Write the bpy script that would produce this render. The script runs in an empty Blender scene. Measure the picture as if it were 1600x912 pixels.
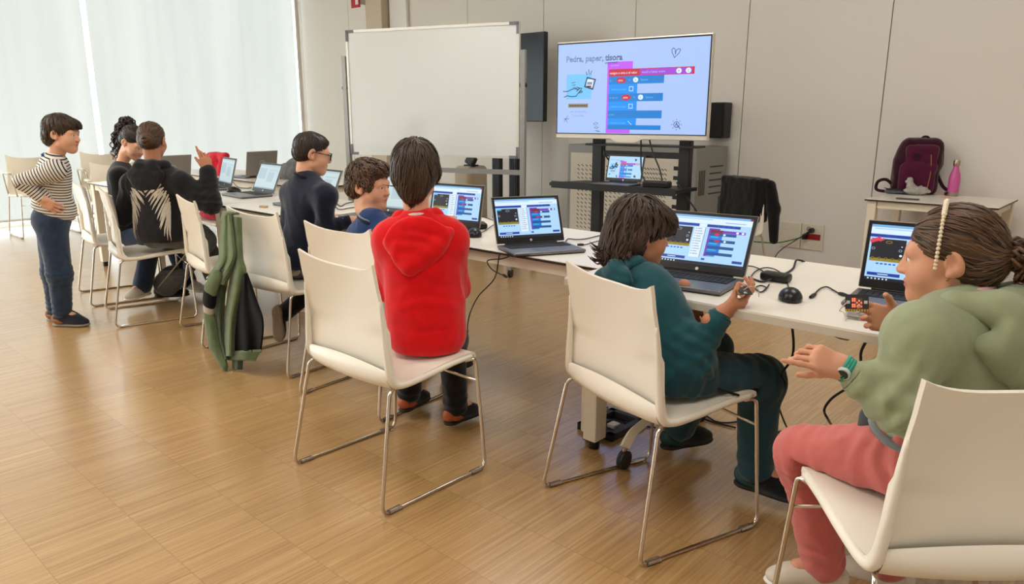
import bpy, bmesh, math, random
import numpy as np
from mathutils import Vector, Matrix
PI = math.pi
sc = bpy.context.scene
COL = sc.collection

# ------------------------------------------------------------------ camera
CAM_F, CAM_PITCH, CAM_YAW, CAM_H, CAM_ROLL = 1145.1768, 0.234446, 0.83607, 1.30234, 0.00193
_fw = np.array([-math.cos(CAM_YAW) * math.cos(CAM_PITCH), math.sin(CAM_YAW) * math.cos(CAM_PITCH), -math.sin(CAM_PITCH)])
_rt = np.cross(_fw, [0, 0, 1.0]); _rt /= np.linalg.norm(_rt)
_up = np.cross(_rt, _fw)
_c, _s = math.cos(CAM_ROLL), math.sin(CAM_ROLL)
_rt, _up = _c * _rt + _s * _up, -_s * _rt + _c * _up
CAMP = np.array([0, 0, CAM_H])
cam_d = bpy.data.cameras.new('camera'); cam_d.sensor_width = 36; cam_d.lens = CAM_F / 1600 * 36
cam_d.clip_start = 0.05; cam_d.clip_end = 100
cam = bpy.data.objects.new('camera', cam_d); COL.objects.link(cam); sc.camera = cam
m = Matrix.Identity(4)
for i in range(3):
    m[i][0], m[i][1], m[i][2], m[i][3] = _rt[i], _up[i], -_fw[i], CAMP[i]
cam.matrix_world = m

# ------------------------------------------------------------------ view, world, lamps
sc.view_settings.view_transform = 'Standard'; sc.view_settings.look = 'None'
sc.view_settings.gamma = 1.0; sc.view_settings.use_curve_mapping = False
sc.view_settings.exposure = 0.0
BLIND_GLOW = 0.90      # the blinds' own emission, standing in for daylight through the fabric
SKY_STRENGTH = 10.0
LAMP_W = 27.0
w = bpy.data.worlds.new('daylight'); sc.world = w; w.use_nodes = True
w.node_tree.nodes['Background'].inputs[0].default_value = (0.86, 0.94, 1.0, 1)
w.node_tree.nodes['Background'].inputs[1].default_value = SKY_STRENGTH

def area(name, loc, rot, sx, sy, power, col):
    d = bpy.data.lights.new(name, 'AREA'); d.shape = 'RECTANGLE'; d.size = sx; d.size_y = sy
    d.energy = power; d.color = col
    o = bpy.data.objects.new(name, d); COL.objects.link(o); o.location = loc; o.rotation_euler = rot
    o.visible_camera = True
    return o
CEIL_Z = 3.3
LAMPS = [(-0.6, 0.4), (-3.2, 0.4), (-0.6, 3.6), (-3.2, 3.6), (-5.8, -0.6), (-8.2, -0.6), (-5.8, -2.2), (-8.2, -2.2)]  # unseen; extra lamps on the left added to brighten that side

# ------------------------------------------------------------------ pixel helpers (measurements on the photo -> world points on a known plane)
def ray(u, v):
    return _fw + _rt * (u - 800) / CAM_F - _up * (v - 456) / CAM_F
def at_y(u, v, y): d = ray(u, v); return CAMP + d * ((y - CAMP[1]) / d[1])
def at_x(u, v, x): d = ray(u, v); return CAMP + d * ((x - CAMP[0]) / d[0])
def at_z(u, v, z): d = ray(u, v); return CAMP + d * ((z - CAMP[2]) / d[2])
def at_d(u, v, t): return CAMP + ray(u, v) * t
def depth(p): return float((np.asarray(p) - CAMP) @ _fw)

# ------------------------------------------------------------------ materials
MATS = {}
def mat(name, col, rough=0.5, metal=0.0, spec=0.5, emit=None, es=1.0, coat=0.0, trans=0.0, sss=0.0, sheen=0.0, alpha=1.0, ior=1.45):
    if name in MATS: return MATS[name]
    M = bpy.data.materials.new(name); M.use_nodes = True
    b = M.node_tree.nodes['Principled BSDF']
    b.inputs['Base Color'].default_value = (*col, 1)
    b.inputs['Roughness'].default_value = rough; b.inputs['Metallic'].default_value = metal
    b.inputs['Specular IOR Level'].default_value = spec
    b.inputs['Coat Weight'].default_value = coat; b.inputs['Transmission Weight'].default_value = trans
    b.inputs['IOR'].default_value = ior
    if sss:
        b.inputs['Subsurface Weight'].default_value = sss; b.inputs['Subsurface Scale'].default_value = 0.01
        b.inputs['Subsurface Radius'].default_value = (1.0, 0.35, 0.2)
    b.inputs['Sheen Weight'].default_value = sheen
    b.inputs['Alpha'].default_value = alpha
    if emit:
        b.inputs['Emission Color'].default_value = (*emit, 1); b.inputs['Emission Strength'].default_value = es
    MATS[name] = M
    return M
def nodes(M): return M.node_tree.nodes, M.node_tree.links, M.node_tree.nodes['Principled BSDF']
def add_bump(M, scale=200.0, strength=0.3, dist=0.002, detail=3.0, stretch=(1, 1, 1), kind='noise'):
    N, L, b = nodes(M)
    tc = N.new('ShaderNodeTexCoord'); mp = N.new('ShaderNodeMapping'); mp.inputs['Scale'].default_value = stretch
    tx = N.new('ShaderNodeTexNoise'); tx.inputs['Scale'].default_value = scale; tx.inputs['Detail'].default_value = detail
    bp = N.new('ShaderNodeBump'); bp.inputs['Strength'].default_value = strength; bp.inputs['Distance'].default_value = dist
    L.new(tc.outputs['Object'], mp.inputs[0]); L.new(mp.outputs[0], tx.inputs['Vector'])
    L.new(tx.outputs['Fac'], bp.inputs['Height']); L.new(bp.outputs[0], b.inputs['Normal'])
    return M
def add_mottle(M, col2, scale=8.0, lo=0.35, hi=0.65, stretch=(1, 1, 1)):
    N, L, b = nodes(M)
    tc = N.new('ShaderNodeTexCoord'); mp = N.new('ShaderNodeMapping'); mp.inputs['Scale'].default_value = stretch
    tx = N.new('ShaderNodeTexNoise'); tx.inputs['Scale'].default_value = scale; tx.inputs['Detail'].default_value = 4
    rp = N.new('ShaderNodeValToRGB'); rp.color_ramp.elements[0].position = lo; rp.color_ramp.elements[1].position = hi
    rp.color_ramp.elements[0].color = b.inputs['Base Color'].default_value[:]; rp.color_ramp.elements[1].color = (*col2, 1)
    L.new(tc.outputs['Object'], mp.inputs[0]); L.new(mp.outputs[0], tx.inputs['Vector'])
    L.new(tx.outputs['Fac'], rp.inputs[0]); L.new(rp.outputs[0], b.inputs['Base Color'])
    return M
def srgb(r, g, b):
    f = lambda c: (c / 255 / 12.92) if c / 255 <= 0.04045 else ((c / 255 + 0.055) / 1.055) ** 2.4
    return (f(r), f(g), f(b))
def glow(name, rgb, s=1.0):
    c = srgb(*rgb); return mat('screen ' + name, (0.01, 0.01, 0.01), 0.35, emit=c, es=s)
def cloth(name, rgb, scale=350, rough=0.9, sheen=0.25, strength=0.35, mot=0.82):
    if name in MATS: return MATS[name]
    c = srgb(*rgb); M = mat(name, c, rough, spec=0.2, sheen=sheen)
    add_bump(M, scale, strength, 0.0015)
    add_mottle(M, tuple(x * mot for x in c), 25, 0.3, 0.75)
    return M

# ------------------------------------------------------------------ object helpers
def thing(name, label, cat, loc=(0, 0, 0), rotz=0.0, group=None):
    o = bpy.data.objects.new(name, None); COL.objects.link(o)
    o.empty_display_size = 0.1
    o.location = [float(x) for x in loc]; o.rotation_euler = (0, 0, rotz)
    o['label'] = label; o['category'] = cat
    if group: o['group'] = group
    return o
def tag(o, label, cat, group=None):
    o['label'] = label; o['category'] = cat
    if group: o['group'] = group
    return o
def struct(o):
    o['kind'] = 'structure'; return o
def dup(root, loc, rotz, label=None, group=None):
    r = root.copy(); COL.objects.link(r); r.location = [float(x) for x in loc]; r.rotation_euler = (0, 0, rotz)
    if label: r['label'] = label
    if group: r['group'] = group
    for ch in list(root.children):
        c = ch.copy(); COL.objects.link(c); c.parent = r
        for g in ch.children:
            d = g.copy(); COL.objects.link(d); d.parent = c
    return r
def mesh_np(name, V, F, smooth=True, mi=None):
    me = bpy.data.meshes.new(name)
    V = np.asarray(V, np.float32)
    if isinstance(F, np.ndarray):
        n, k = F.shape
        me.vertices.add(len(V)); me.vertices.foreach_set('co', V.ravel())
        me.loops.add(n * k); me.loops.foreach_set('vertex_index', F.ravel().astype(np.int32))
        me.polygons.add(n); me.polygons.foreach_set('loop_start', np.arange(0, n * k, k, dtype=np.int32))
        me.polygons.foreach_set('loop_total', np.full(n, k, np.int32))
        me.update(calc_edges=True); me.validate()
    else:
        me.from_pydata(V.tolist(), [], F); me.update()
    if mi is not None: me.polygons.foreach_set('material_index', np.asarray(mi, np.int32))
    me.polygons.foreach_set('use_smooth', np.full(len(me.polygons), bool(smooth)))
    return me
def link(name, me, mats, parent=None, label=None):
    o = bpy.data.objects.new(name, me); COL.objects.link(o)
    for x in (mats if isinstance(mats, (list, tuple)) else [mats]): me.materials.append(x)
    if parent is not None: o.parent = parent
    if label: o['label'] = label
    return o
def attr(me, name, vals):
    a = me.attributes.new(name, 'FLOAT', 'POINT'); a.data.foreach_set('value', np.asarray(vals, np.float32))

def frame(fwd, up=(0, 0, 1)):
    """3x3 with columns right, forward, up"""
    f = np.asarray(fwd, float); f = f / np.linalg.norm(f)
    u = np.asarray(up, float); u = u - f * (u @ f); u /= np.linalg.norm(u)
    r = np.cross(f, u)
    return np.stack([r, f, u], 1)
def rz(a): return np.array([[math.cos(a), -math.sin(a), 0], [math.sin(a), math.cos(a), 0], [0, 0, 1.0]])
def rx(a): return np.array([[1, 0, 0], [0, math.cos(a), -math.sin(a)], [0, math.sin(a), math.cos(a)]])
def ry(a): return np.array([[math.cos(a), 0, math.sin(a)], [0, 1, 0], [-math.sin(a), 0, math.cos(a)]])

def spline(pts, n=6, closed=False):
    P = [np.asarray(p, float) for p in pts]
    if len(P) < 3 and not closed: return P
    out = []
    N = len(P)
    for i in range(N if closed else N - 1):
        p0 = P[(i - 1) % N] if (closed or i > 0) else 2 * P[0] - P[1]
        p1, p2 = P[i % N], P[(i + 1) % N]
        p3 = P[(i + 2) % N] if (closed or i + 2 < N) else 2 * P[-1] - P[-2]
        for k in range(n):
            t = k / n
            out.append(0.5 * (2 * p1 + (p2 - p0) * t + (2 * p0 - 5 * p1 + 4 * p2 - p3) * t * t + (3 * p1 - p0 - 3 * p2 + p3) * t ** 3))
    if not closed: out.append(P[-1])
    return out
def fillet(pts, r, n=5):
    """round the corners of a polyline"""
    P = [np.asarray(p, float) for p in pts]; out = [P[0]]
    for i in range(1, len(P) - 1):
        a, b, c = P[i - 1], P[i], P[i + 1]
        la, lc = np.linalg.norm(a - b), np.linalg.norm(c - b)
        q = min(r, la * 0.45, lc * 0.45)
        s, e = b + (a - b) / la * q, b + (c - b) / lc * q
        for k in range(n + 1):
            t = k / n; out.append((1 - t) ** 2 * s + 2 * t * (1 - t) * b + t * t * e)
    out.append(P[-1]); return out

class MB:
    def __init__(s): s.v = []; s.f = []; s.m = []
    def add(s, V, F, mi=0):
        o = len(s.v); s.v.extend([tuple(map(float, p)) for p in V]); s.f.extend([tuple(i + o for i in f) for f in F]); s.m.extend([mi] * len(F))
    def box(s, c, size, R=None, mi=0, bevel=0.0, seg=2):
        bm = bmesh.new(); bmesh.ops.create_cube(bm, size=1.0)
        for v in bm.verts: v.co = Vector((v.co.x * size[0], v.co.y * size[1], v.co.z * size[2]))
        if bevel > 0: bmesh.ops.bevel(bm, geom=bm.edges[:], offset=min(bevel, min(size) * 0.49), segments=seg, profile=0.5, affect='EDGES')
        bm.verts.index_update()
        V = np.array([v.co[:] for v in bm.verts]); F = [[v.index for v in f.verts] for f in bm.faces]; bm.free()
        if R is not None: V = V @ np.asarray(R).T
        s.add(V + np.asarray(c, float), F, mi); return s
    def bb(s, lo, hi, mi=0, bevel=0.0, seg=2):
        lo, hi = np.array(lo, float), np.array(hi, float)
        return s.box((lo + hi) / 2, hi - lo, None, mi, bevel, seg)
    def tube(s, pts, r, n=10, closed=False, mi=0, cap=True, flat=1.0):
        P = np.array([np.asarray(p, float) for p in pts]); K = len(P)
        R = np.full(K, r, float) if np.isscalar(r) else np.interp(np.linspace(0, 1, K), np.linspace(0, 1, len(r)), r)
        T = np.zeros_like(P)
        if closed: T = np.roll(P, -1, 0) - np.roll(P, 1, 0)
        else:
            T[1:-1] = P[2:] - P[:-2]; T[0] = P[1] - P[0]; T[-1] = P[-1] - P[-2]
        T /= np.maximum(np.linalg.norm(T, axis=1, keepdims=True), 1e-9)
        a = np.array([0, 0, 1.0]) if abs(T[0][2]) < 0.9 else np.array([1.0, 0, 0])
        u = np.cross(T[0], a); u /= np.linalg.norm(u); V = []
        for i in range(K):
            u = u - T[i] * (u @ T[i]); u /= max(np.linalg.norm(u), 1e-9); w = np.cross(T[i], u)
            for k in range(n):
                an = 2 * PI * k / n; V.append(P[i] + R[i] * (math.cos(an) * u + flat * math.sin(an) * w))
        F = []
        for i in range(K if closed else K - 1):
            j = (i + 1) % K
            for k in range(n):
                q = (k + 1) % n; F.append((i * n + k, i * n + q, j * n + q, j * n + k))
        if cap and not closed:
            F.append(tuple(range(n - 1, -1, -1))); F.append(tuple((K - 1) * n + k for k in range(n)))
        s.add(V, F, mi); return s
    def cyl(s, a, b, r, n=16, mi=0, r2=None): return s.tube([a, b], [r, r if r2 is None else r2], n, mi=mi)
    def lathe(s, prof, c=(0, 0, 0), n=24, mi=0, R=None):
        V, F = [], []
        for (r, z) in prof:
            for k in range(n): V.append((r * math.cos(2 * PI * k / n), r * math.sin(2 * PI * k / n), z))
        for i in range(len(prof) - 1):
            for k in range(n):
                q = (k + 1) % n; F.append((i * n + k, i * n + q, (i + 1) * n + q, (i + 1) * n + k))
        F.append(tuple(range(n - 1, -1, -1))); F.append(tuple((len(prof) - 1) * n + k for k in range(n)))
        V = np.array(V)
        if R is not None: V = V @ np.asarray(R).T
        s.add(V + np.asarray(c, float), F, mi); return s
    def ball(s, c, r, n=12, mi=0, R=None):
        r = np.array([r, r, r]) if np.isscalar(r) else np.array(r, float)
        prof = [(max(1e-4, math.sin(PI * i / n)), -math.cos(PI * i / n)) for i in range(n + 1)]
        V, F = [], []
        k2 = n * 2
        for (q, z) in prof:
            for k in range(k2): V.append((q * math.cos(2 * PI * k / k2), q * math.sin(2 * PI * k / k2), z))
        for i in range(n):
            for k in range(k2):
                j = (k + 1) % k2; F.append((i * k2 + k, i * k2 + j, (i + 1) * k2 + j, (i + 1) * k2 + k))
        V = np.array(V) * r
        if R is not None: V = V @ np.asarray(R).T
        s.add(V + np.asarray(c, float), F, mi); return s
    def prism(s, poly, z0, z1, mi=0, R=None, c=(0, 0, 0)):
        n = len(poly); V = [(x, y, z0) for x, y in poly] + [(x, y, z1) for x, y in poly]
        F = [tuple(range(n - 1, -1, -1)), tuple(range(n, 2 * n))] + [(i, (i + 1) % n, n + (i + 1) % n, n + i) for i in range(n)]
        V = np.array(V, float)
        if R is not None: V = V @ np.asarray(R).T
        s.add(V + np.asarray(c, float), F, mi); return s
    def text(s, body, size, o, ux, uy, mi=0, align='LEFT', outline=0.0, depthv=0.0):
        cu = bpy.data.curves.new('t', 'FONT'); cu.body = body; cu.size = size; cu.align_x = align; cu.extrude = depthv
        if outline: cu.fill_mode = 'NONE'; cu.bevel_depth = outline; cu.bevel_resolution = 0
        cu.resolution_u = 3
        ob = bpy.data.objects.new('t', cu); me = bpy.data.meshes.new_from_object(ob)
        ux, uy = np.asarray(ux, float), np.asarray(uy, float); uz = np.cross(ux, uy)
        V = [np.asarray(o, float) + ux * v.co[0] + uy * v.co[1] + uz * v.co[2] for v in me.vertices]
        s.add(V, [tuple(p.vertices) for p in me.polygons], mi)
        bpy.data.meshes.remove(me); bpy.data.objects.remove(ob); bpy.data.curves.remove(cu); return s
    def obj(s, name, mats, parent=None, smooth=False, label=None, world=False):
        V = np.array(s.v, np.float32)
        if world and parent is not None:
            p = parent
            while p.parent: p = p.parent
            V = V - np.array(p.location[:], np.float32)
        me = mesh_np(name, V, s.f, smooth, s.m)
        if smooth == 'auto':
            me.set_sharp_from_angle(angle=math.radians(40))
        return link(name, me, mats, parent, label)

# ------------------------------------------------------------------ smooth implicit surfaces (bodies, clothes, hair)
def _h(ix, iy, iz):
    n = (ix * 374761393 + iy * 668265263 + iz * 2147483647) & 0xffffffff
    n = ((n ^ (n >> 13)) * 1274126177) & 0xffffffff
    return ((n ^ (n >> 16)) & 0xffff) / 65535.0
def noise3(p):
    p = np.asarray(p, float); i = np.floor(p).astype(np.int64); f = p - i; f = f * f * (3 - 2 * f)
    r = 0
    for dx in (0, 1):
        for dy in (0, 1):
            for dz in (0, 1):
                wgt = (f[:, 0] if dx else 1 - f[:, 0]) * (f[:, 1] if dy else 1 - f[:, 1]) * (f[:, 2] if dz else 1 - f[:, 2])
                r = r + wgt * _h(i[:, 0] + dx, i[:, 1] + dy, i[:, 2] + dz)
    return r * 2 - 1
def cap(a, b, ra, rb=None, k=None, sub=False): return ('c', np.asarray(a, float), np.asarray(b, float), ra, ra if rb is None else rb, k, sub)
def ell(c, r, R=None, k=None, sub=False): return ('e', np.asarray(c, float), np.asarray(r, float) if not np.isscalar(r) else np.full(3, float(r)), np.eye(3) if R is None else np.asarray(R, float), k, sub)
def rbx(c, h, rd, R=None, k=None, sub=False): return ('b', np.asarray(c, float), np.asarray(h, float), rd, np.eye(3) if R is None else np.asarray(R, float), k, sub)
def cut(p, n): return ('p', np.asarray(p, float), np.asarray(n, float) / np.linalg.norm(n))   # removes the side n points to
def xf(prims, R, c, s=1.0):
    """local primitives -> world"""
    R = np.asarray(R, float); c = np.asarray(c, float); out = []
    g = lambda p: R @ (p * s) + c
    sk = lambda k: None if k is None else k * s
    for q in prims:
        if q[0] == 'c': out.append(('c', g(q[1]), g(q[2]), q[3] * s, q[4] * s, sk(q[5]), q[6]))
        elif q[0] == 'e': out.append(('e', g(q[1]), q[2] * s, R @ q[3], sk(q[4]), q[5]))
        elif q[0] == 'b': out.append(('b', g(q[1]), q[2] * s, q[3] * s, R @ q[4], sk(q[5]), q[6]))
        else: out.append(('p', g(q[1]), R @ q[2]))
    return out
_CORN = np.array([(i, j, k) for i in (0, 1) for j in (0, 1) for k in (0, 1)])
_EDG = [(a, b) for a in range(8) for b in range(a + 1, 8) if np.abs(_CORN[a] - _CORN[b]).sum() == 1]
def implicit(prims, res, k=0.02):
    lo = np.full(3, 1e9); hi = -lo; bbs = []
    for q in prims:
        if q[0] == 'p': bbs.append(None); continue
        if q[0] == 'c': r = max(q[3], q[4]); a = np.minimum(q[1], q[2]) - r; b = np.maximum(q[1], q[2]) + r; kk, sub = q[5], q[6]
        elif q[0] == 'e': e = np.sqrt((q[3] ** 2) @ (q[2] ** 2)); a, b = q[1] - e, q[1] + e; kk, sub = q[4], q[5]
        else: e = np.abs(q[4]) @ q[2] + q[3]; a, b = q[1] - e, q[1] + e; kk, sub = q[5], q[6]
        kk = k if kk is None else kk; mg = kk + 3 * res
        bbs.append((a - mg, b + mg, kk, sub))
        if not sub: lo = np.minimum(lo, a - mg); hi = np.maximum(hi, b + mg)
    n = np.ceil((hi - lo) / res).astype(int) + 1
    ax = [lo[i] + res * np.arange(n[i]) for i in range(3)]
    D = np.ones(n, np.float32)
    for q, B in zip(prims, bbs):
        if q[0] == 'p':
            d = (ax[0] - q[1][0])[:, None, None] * q[2][0] + (ax[1] - q[1][1])[None, :, None] * q[2][1] + (ax[2] - q[1][2])[None, None, :] * q[2][2]
            D = np.maximum(D, d.astype(np.float32)); continue
        a, b, kk, sub = B
        i0 = np.clip(np.floor((a - lo) / res).astype(int), 0, n); i1 = np.clip(np.ceil((b - lo) / res).astype(int) + 1, 0, n)
        if (i1 <= i0).any(): continue
        sl = tuple(slice(i0[i], i1[i]) for i in range(3))
        X, Y, Z = ax[0][sl[0]][:, None, None], ax[1][sl[1]][None, :, None], ax[2][sl[2]][None, None, :]
        if q[0] == 'c':
            A, Bv = q[1], q[2]; ba = Bv - A; L = max(ba @ ba, 1e-12)
            px, py, pz = X - A[0], Y - A[1], Z - A[2]
            t = np.clip((px * ba[0] + py * ba[1] + pz * ba[2]) / L, 0, 1)
            d = np.sqrt((px - t * ba[0]) ** 2 + (py - t * ba[1]) ** 2 + (pz - t * ba[2]) ** 2) - (q[3] + t * (q[4] - q[3]))
        else:
            R = q[3] if q[0] == 'e' else q[4]
            px, py, pz = X - q[1][0], Y - q[1][1], Z - q[1][2]
            l = [px * R[0, i] + py * R[1, i] + pz * R[2, i] for i in range(3)]
            if q[0] == 'e':
                r = q[2]
                k0 = np.sqrt(sum((l[i] / r[i]) ** 2 for i in range(3))); k1 = np.sqrt(sum((l[i] / r[i] ** 2) ** 2 for i in range(3)))
                d = k0 * (k0 - 1) / np.maximum(k1, 1e-9)
            else:
                g = [np.abs(l[i]) - q[2][i] for i in range(3)]
                d = np.sqrt(sum(np.maximum(x, 0) ** 2 for x in g)) + np.minimum(np.maximum(np.maximum(g[0], g[1]), g[2]), 0) - q[3]
        d = d.astype(np.float32); O = D[sl]
        if sub:
            d = -d; h = np.maximum(kk - np.abs(O - d), 0) / max(kk, 1e-6); D[sl] = np.maximum(O, d) + h * h * kk * 0.25
        else:
            h = np.maximum(kk - np.abs(O - d), 0) / max(kk, 1e-6); D[sl] = np.minimum(O, d) - h * h * kk * 0.25
    S = D < 0
    cnt = np.zeros(np.array(n) - 1, np.int8)
    for (i, j, l) in _CORN: cnt += S[i:n[0] - 1 + i, j:n[1] - 1 + j, l:n[2] - 1 + l]
    act = (cnt > 0) & (cnt < 8); idx = np.argwhere(act)
    vals = np.stack([D[idx[:, 0] + c[0], idx[:, 1] + c[1], idx[:, 2] + c[2]] for c in _CORN], 1)
    acc = np.zeros((len(idx), 3)); num = np.zeros(len(idx))
    for a, b in _EDG:
        va, vb = vals[:, a], vals[:, b]; mk = (va < 0) != (vb < 0)
        t = np.where(mk, va / np.where(mk, va - vb, 1), 0)
        acc += mk[:, None] * (_CORN[a] + t[:, None] * (_CORN[b] - _CORN[a])); num += mk
    V = lo + res * (idx + acc / num[:, None])
    vid = np.full(act.shape, -1, np.int64); vid[act] = np.arange(len(idx))
    F = []
    for d in range(3):
        e1, e2 = (d + 1) % 3, (d + 2) % 3
        sa = [slice(None)] * 3; sb = [slice(None)] * 3; sa[d] = slice(0, -1); sb[d] = slice(1, None)
        A, B = S[tuple(sa)], S[tuple(sb)]
        ed = np.argwhere(A != B)
        ed = ed[(ed[:, e1] > 0) & (ed[:, e2] > 0) & (ed[:, e1] < n[e1] - 1) & (ed[:, e2] < n[e2] - 1)]
        fl = A[tuple(ed.T)]
        def cell(o1, o2):
            c = ed.copy(); c[:, e1] += o1; c[:, e2] += o2; return vid[tuple(c.T)]
        q = np.stack([cell(-1, -1), cell(0, -1), cell(0, 0), cell(-1, 0)], 1)
        q[~fl] = q[~fl][:, ::-1]; F.append(q)
    F = np.concatenate(F); F = F[(F >= 0).all(1)]
    return V, F
def normals(V, F):
    a = V[F[:, 2]] - V[F[:, 0]]; b = V[F[:, 3]] - V[F[:, 1]]; fn = np.cross(a, b); N = np.zeros_like(V)
    for i in range(4): np.add.at(N, F[:, i], fn)
    return N / np.maximum(np.linalg.norm(N, axis=1, keepdims=True), 1e-12)
def relax(V, F, it=2):
    for _ in range(it):
        A = np.zeros_like(V); c = np.zeros(len(V))
        for i in range(4):
            j = (i + 1) % 4
            np.add.at(A, F[:, i], V[F[:, j]]); np.add.at(A, F[:, j], V[F[:, i]]); np.add.at(c, F[:, i], 1); np.add.at(c, F[:, j], 1)
        V = 0.5 * V + 0.5 * A / np.maximum(c, 1)[:, None]
    return V
def soft(name, prims, res, mats, parent=None, k=0.02, disp=None, it=1, label=None, attrs=None):
    """one smooth mesh from world primitives, local to parent's top thing"""
    V, F = implicit(prims, res, k); V = relax(V, F, it)
    if disp is not None: V = V + normals(V, F) * disp(V)[:, None]
    W = V
    if parent is not None:
        p = parent
        while p.parent: p = p.parent
        W = V - np.array(p.location[:])
    me = mesh_np(name, W, F, True)
    for kx, fn in (attrs or {}).items(): attr(me, kx, fn(V))
    return link(name, me, mats, parent, label)

# =================================================================== the room
WALL_Y, WIN_X, WALL_R, WALL_N = 6.5, -10.2, 1.6, -3.2
# --- floor: strip parquet in 0.28 m rows, strips running towards the back wall
def floor_mat():
    M = mat('parquet', (0.5, 0.34, 0.18), 0.3, spec=0.5)
    N, L, b = nodes(M)
    tc = N.new('ShaderNodeTexCoord')
    mp = N.new('ShaderNodeMapping'); mp.inputs['Location'].default_value = (0.29, -0.222, 0)
    L.new(tc.outputs['Object'], mp.inputs[0])
    br = N.new('ShaderNodeTexBrick'); br.offset = 0.43; br.squash = 1.0
    br.inputs['Scale'].default_value = 1.0; br.inputs['Brick Width'].default_value = 0.56; br.inputs['Row Height'].default_value = 0.28
    br.inputs['Mortar Size'].default_value = 0.0012; br.inputs['Mortar Smooth'].default_value = 0.3; br.inputs['Bias'].default_value = 0.0
    br.inputs['Color1'].default_value = (0, 0, 0, 1); br.inputs['Color2'].default_value = (1, 1, 1, 1); br.inputs['Mortar'].default_value = (0.5, 0.5, 0.5, 1)
    L.new(mp.outputs[0], br.inputs['Vector'])
    def noise(scale, sx, sy, det=3):
        m2 = N.new('ShaderNodeMapping'); m2.inputs['Scale'].default_value = (sx, sy, 1)
        t = N.new('ShaderNodeTexNoise'); t.inputs['Scale'].default_value = scale; t.inputs['Detail'].default_value = det
        L.new(tc.outputs['Object'], m2.inputs[0])
        return m2, t
    # the strips get a new pattern in every panel: shift the strip noise by the panel's own tone
    m2, strip = noise(1, 110, 1.6, 2)
    ad = N.new('ShaderNodeVectorMath'); ad.operation = 'ADD'
    sc_ = N.new('ShaderNodeVectorMath'); sc_.operation = 'SCALE'; sc_.inputs['Scale'].default_value = 37.0
    L.new(br.outputs['Color'], sc_.inputs[0]); L.new(m2.outputs[0], ad.inputs[0]); L.new(sc_.outputs[0], ad.inputs[1]); L.new(ad.outputs[0], strip.inputs['Vector'])
    m3, grain = noise(1, 330, 7, 2); L.new(m3.outputs[0], grain.inputs['Vector'])
    m4, big = noise(0.9, 1, 1, 2); L.new(m4.outputs[0], big.inputs['Vector'])
    def mm(op, a, bb_):
        x = N.new('ShaderNodeMath'); x.operation = op
        for i, y in enumerate((a, bb_)):
            if isinstance(y, (int, float)): x.inputs[i].default_value = y
            else: L.new(y, x.inputs[i])
        return x.outputs[0]
    v = mm('ADD', mm('MULTIPLY', strip.outputs['Fac'], 0.62), mm('MULTIPLY', grain.outputs['Fac'], 0.34))
    v = mm('ADD', v, mm('MULTIPLY', br.outputs['Color'], 0.07))
    v = mm('ADD', v, mm('MULTIPLY', big.outputs['Fac'], 0.06))
    rp = N.new('ShaderNodeValToRGB'); e = rp.color_ramp.elements
    e[0].position = 0.30; e[0].color = (*srgb(150, 112, 66), 1); e[1].position = 0.78; e[1].color = (*srgb(206, 170, 116), 1)
    x = rp.color_ramp.elements.new(0.54); x.color = (*srgb(183, 144, 92), 1)
    L.new(v, rp.inputs[0])
    mx = N.new('ShaderNodeMix'); mx.data_type = 'RGBA'; mx.blend_type = 'MULTIPLY'
    L.new(mm('MULTIPLY', br.outputs['Fac'], 0.4), mx.inputs[0]); L.new(rp.outputs[0], mx.inputs[6]); mx.inputs[7].default_value = (0.25, 0.16, 0.08, 1)
    L.new(mx.outputs[2], b.inputs['Base Color'])
    b.inputs['Coat Weight'].default_value = 1.0; b.inputs['Coat Roughness'].default_value = 0.24; b.inputs['Coat IOR'].default_value = 1.8
    L.new(mm('ADD', mm('MULTIPLY', grain.outputs['Fac'], 0.1), 0.27), b.inputs['Roughness'])
    bp = N.new('ShaderNodeBump'); bp.inputs['Strength'].default_value = 0.12; bp.inputs['Distance'].default_value = 0.001
    L.new(v, bp.inputs['Height']); L.new(bp.outputs[0], b.inputs['Normal'])
    return M
struct(MB().bb((WIN_X - 0.3, WALL_N, -0.1), (WALL_R, WALL_Y, 0)).obj('floor', floor_mat()))

WALLC = mat('wall panel white', srgb(232, 228, 221), 0.55, spec=0.3)
add_bump(WALLC, 60, 0.05, 0.001)
SEAM = mat('panel joint', srgb(120, 112, 102), 0.8)
# --- back wall: big flush panels with narrow shadow joints
seam_x = [float(at_y(u, 0, WALL_Y)[0]) for u in (545, 629, 729, 849, 994, 1170, 1397)]
sp = (seam_x[-1] - seam_x[1]) / 5
xs = [seam_x[1] + sp * k for k in range(-2, 9)]
b = MB(); prev = WIN_X - 0.3
for x in xs + [WALL_R + 0.3]:
    x1 = min(x, WALL_R + 0.3)
    if x1 > prev + 0.02: b.bb((prev + 0.004, WALL_Y, 0.0), (x1 - 0.004, WALL_Y + 0.1, CEIL_Z + 0.2))
    prev = x
b.bb((WIN_X - 0.3, WALL_Y + 0.012, 0), (WALL_R + 0.3, WALL_Y + 0.12, CEIL_Z + 0.2), 1)
struct(b.obj('wall_back', [WALLC, SEAM]))
struct(MB().bb((WALL_R, WALL_N - 0.1, 0), (WALL_R + 0.1, WALL_Y + 0.1, CEIL_Z)).obj('wall_right', WALLC))
struct(MB().bb((WIN_X - 0.3, WALL_N - 0.1, 0), (WALL_R, WALL_N, CEIL_Z)).obj('wall_near', WALLC))
CEILM = mat('ceiling paint', srgb(232, 229, 222), 0.9)
struct(MB().bb((WIN_X - 0.3, WALL_N - 0.1, CEIL_Z), (WALL_R + 0.1, WALL_Y + 0.1, CEIL_Z + 0.1)).obj('ceiling', CEILM))
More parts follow.
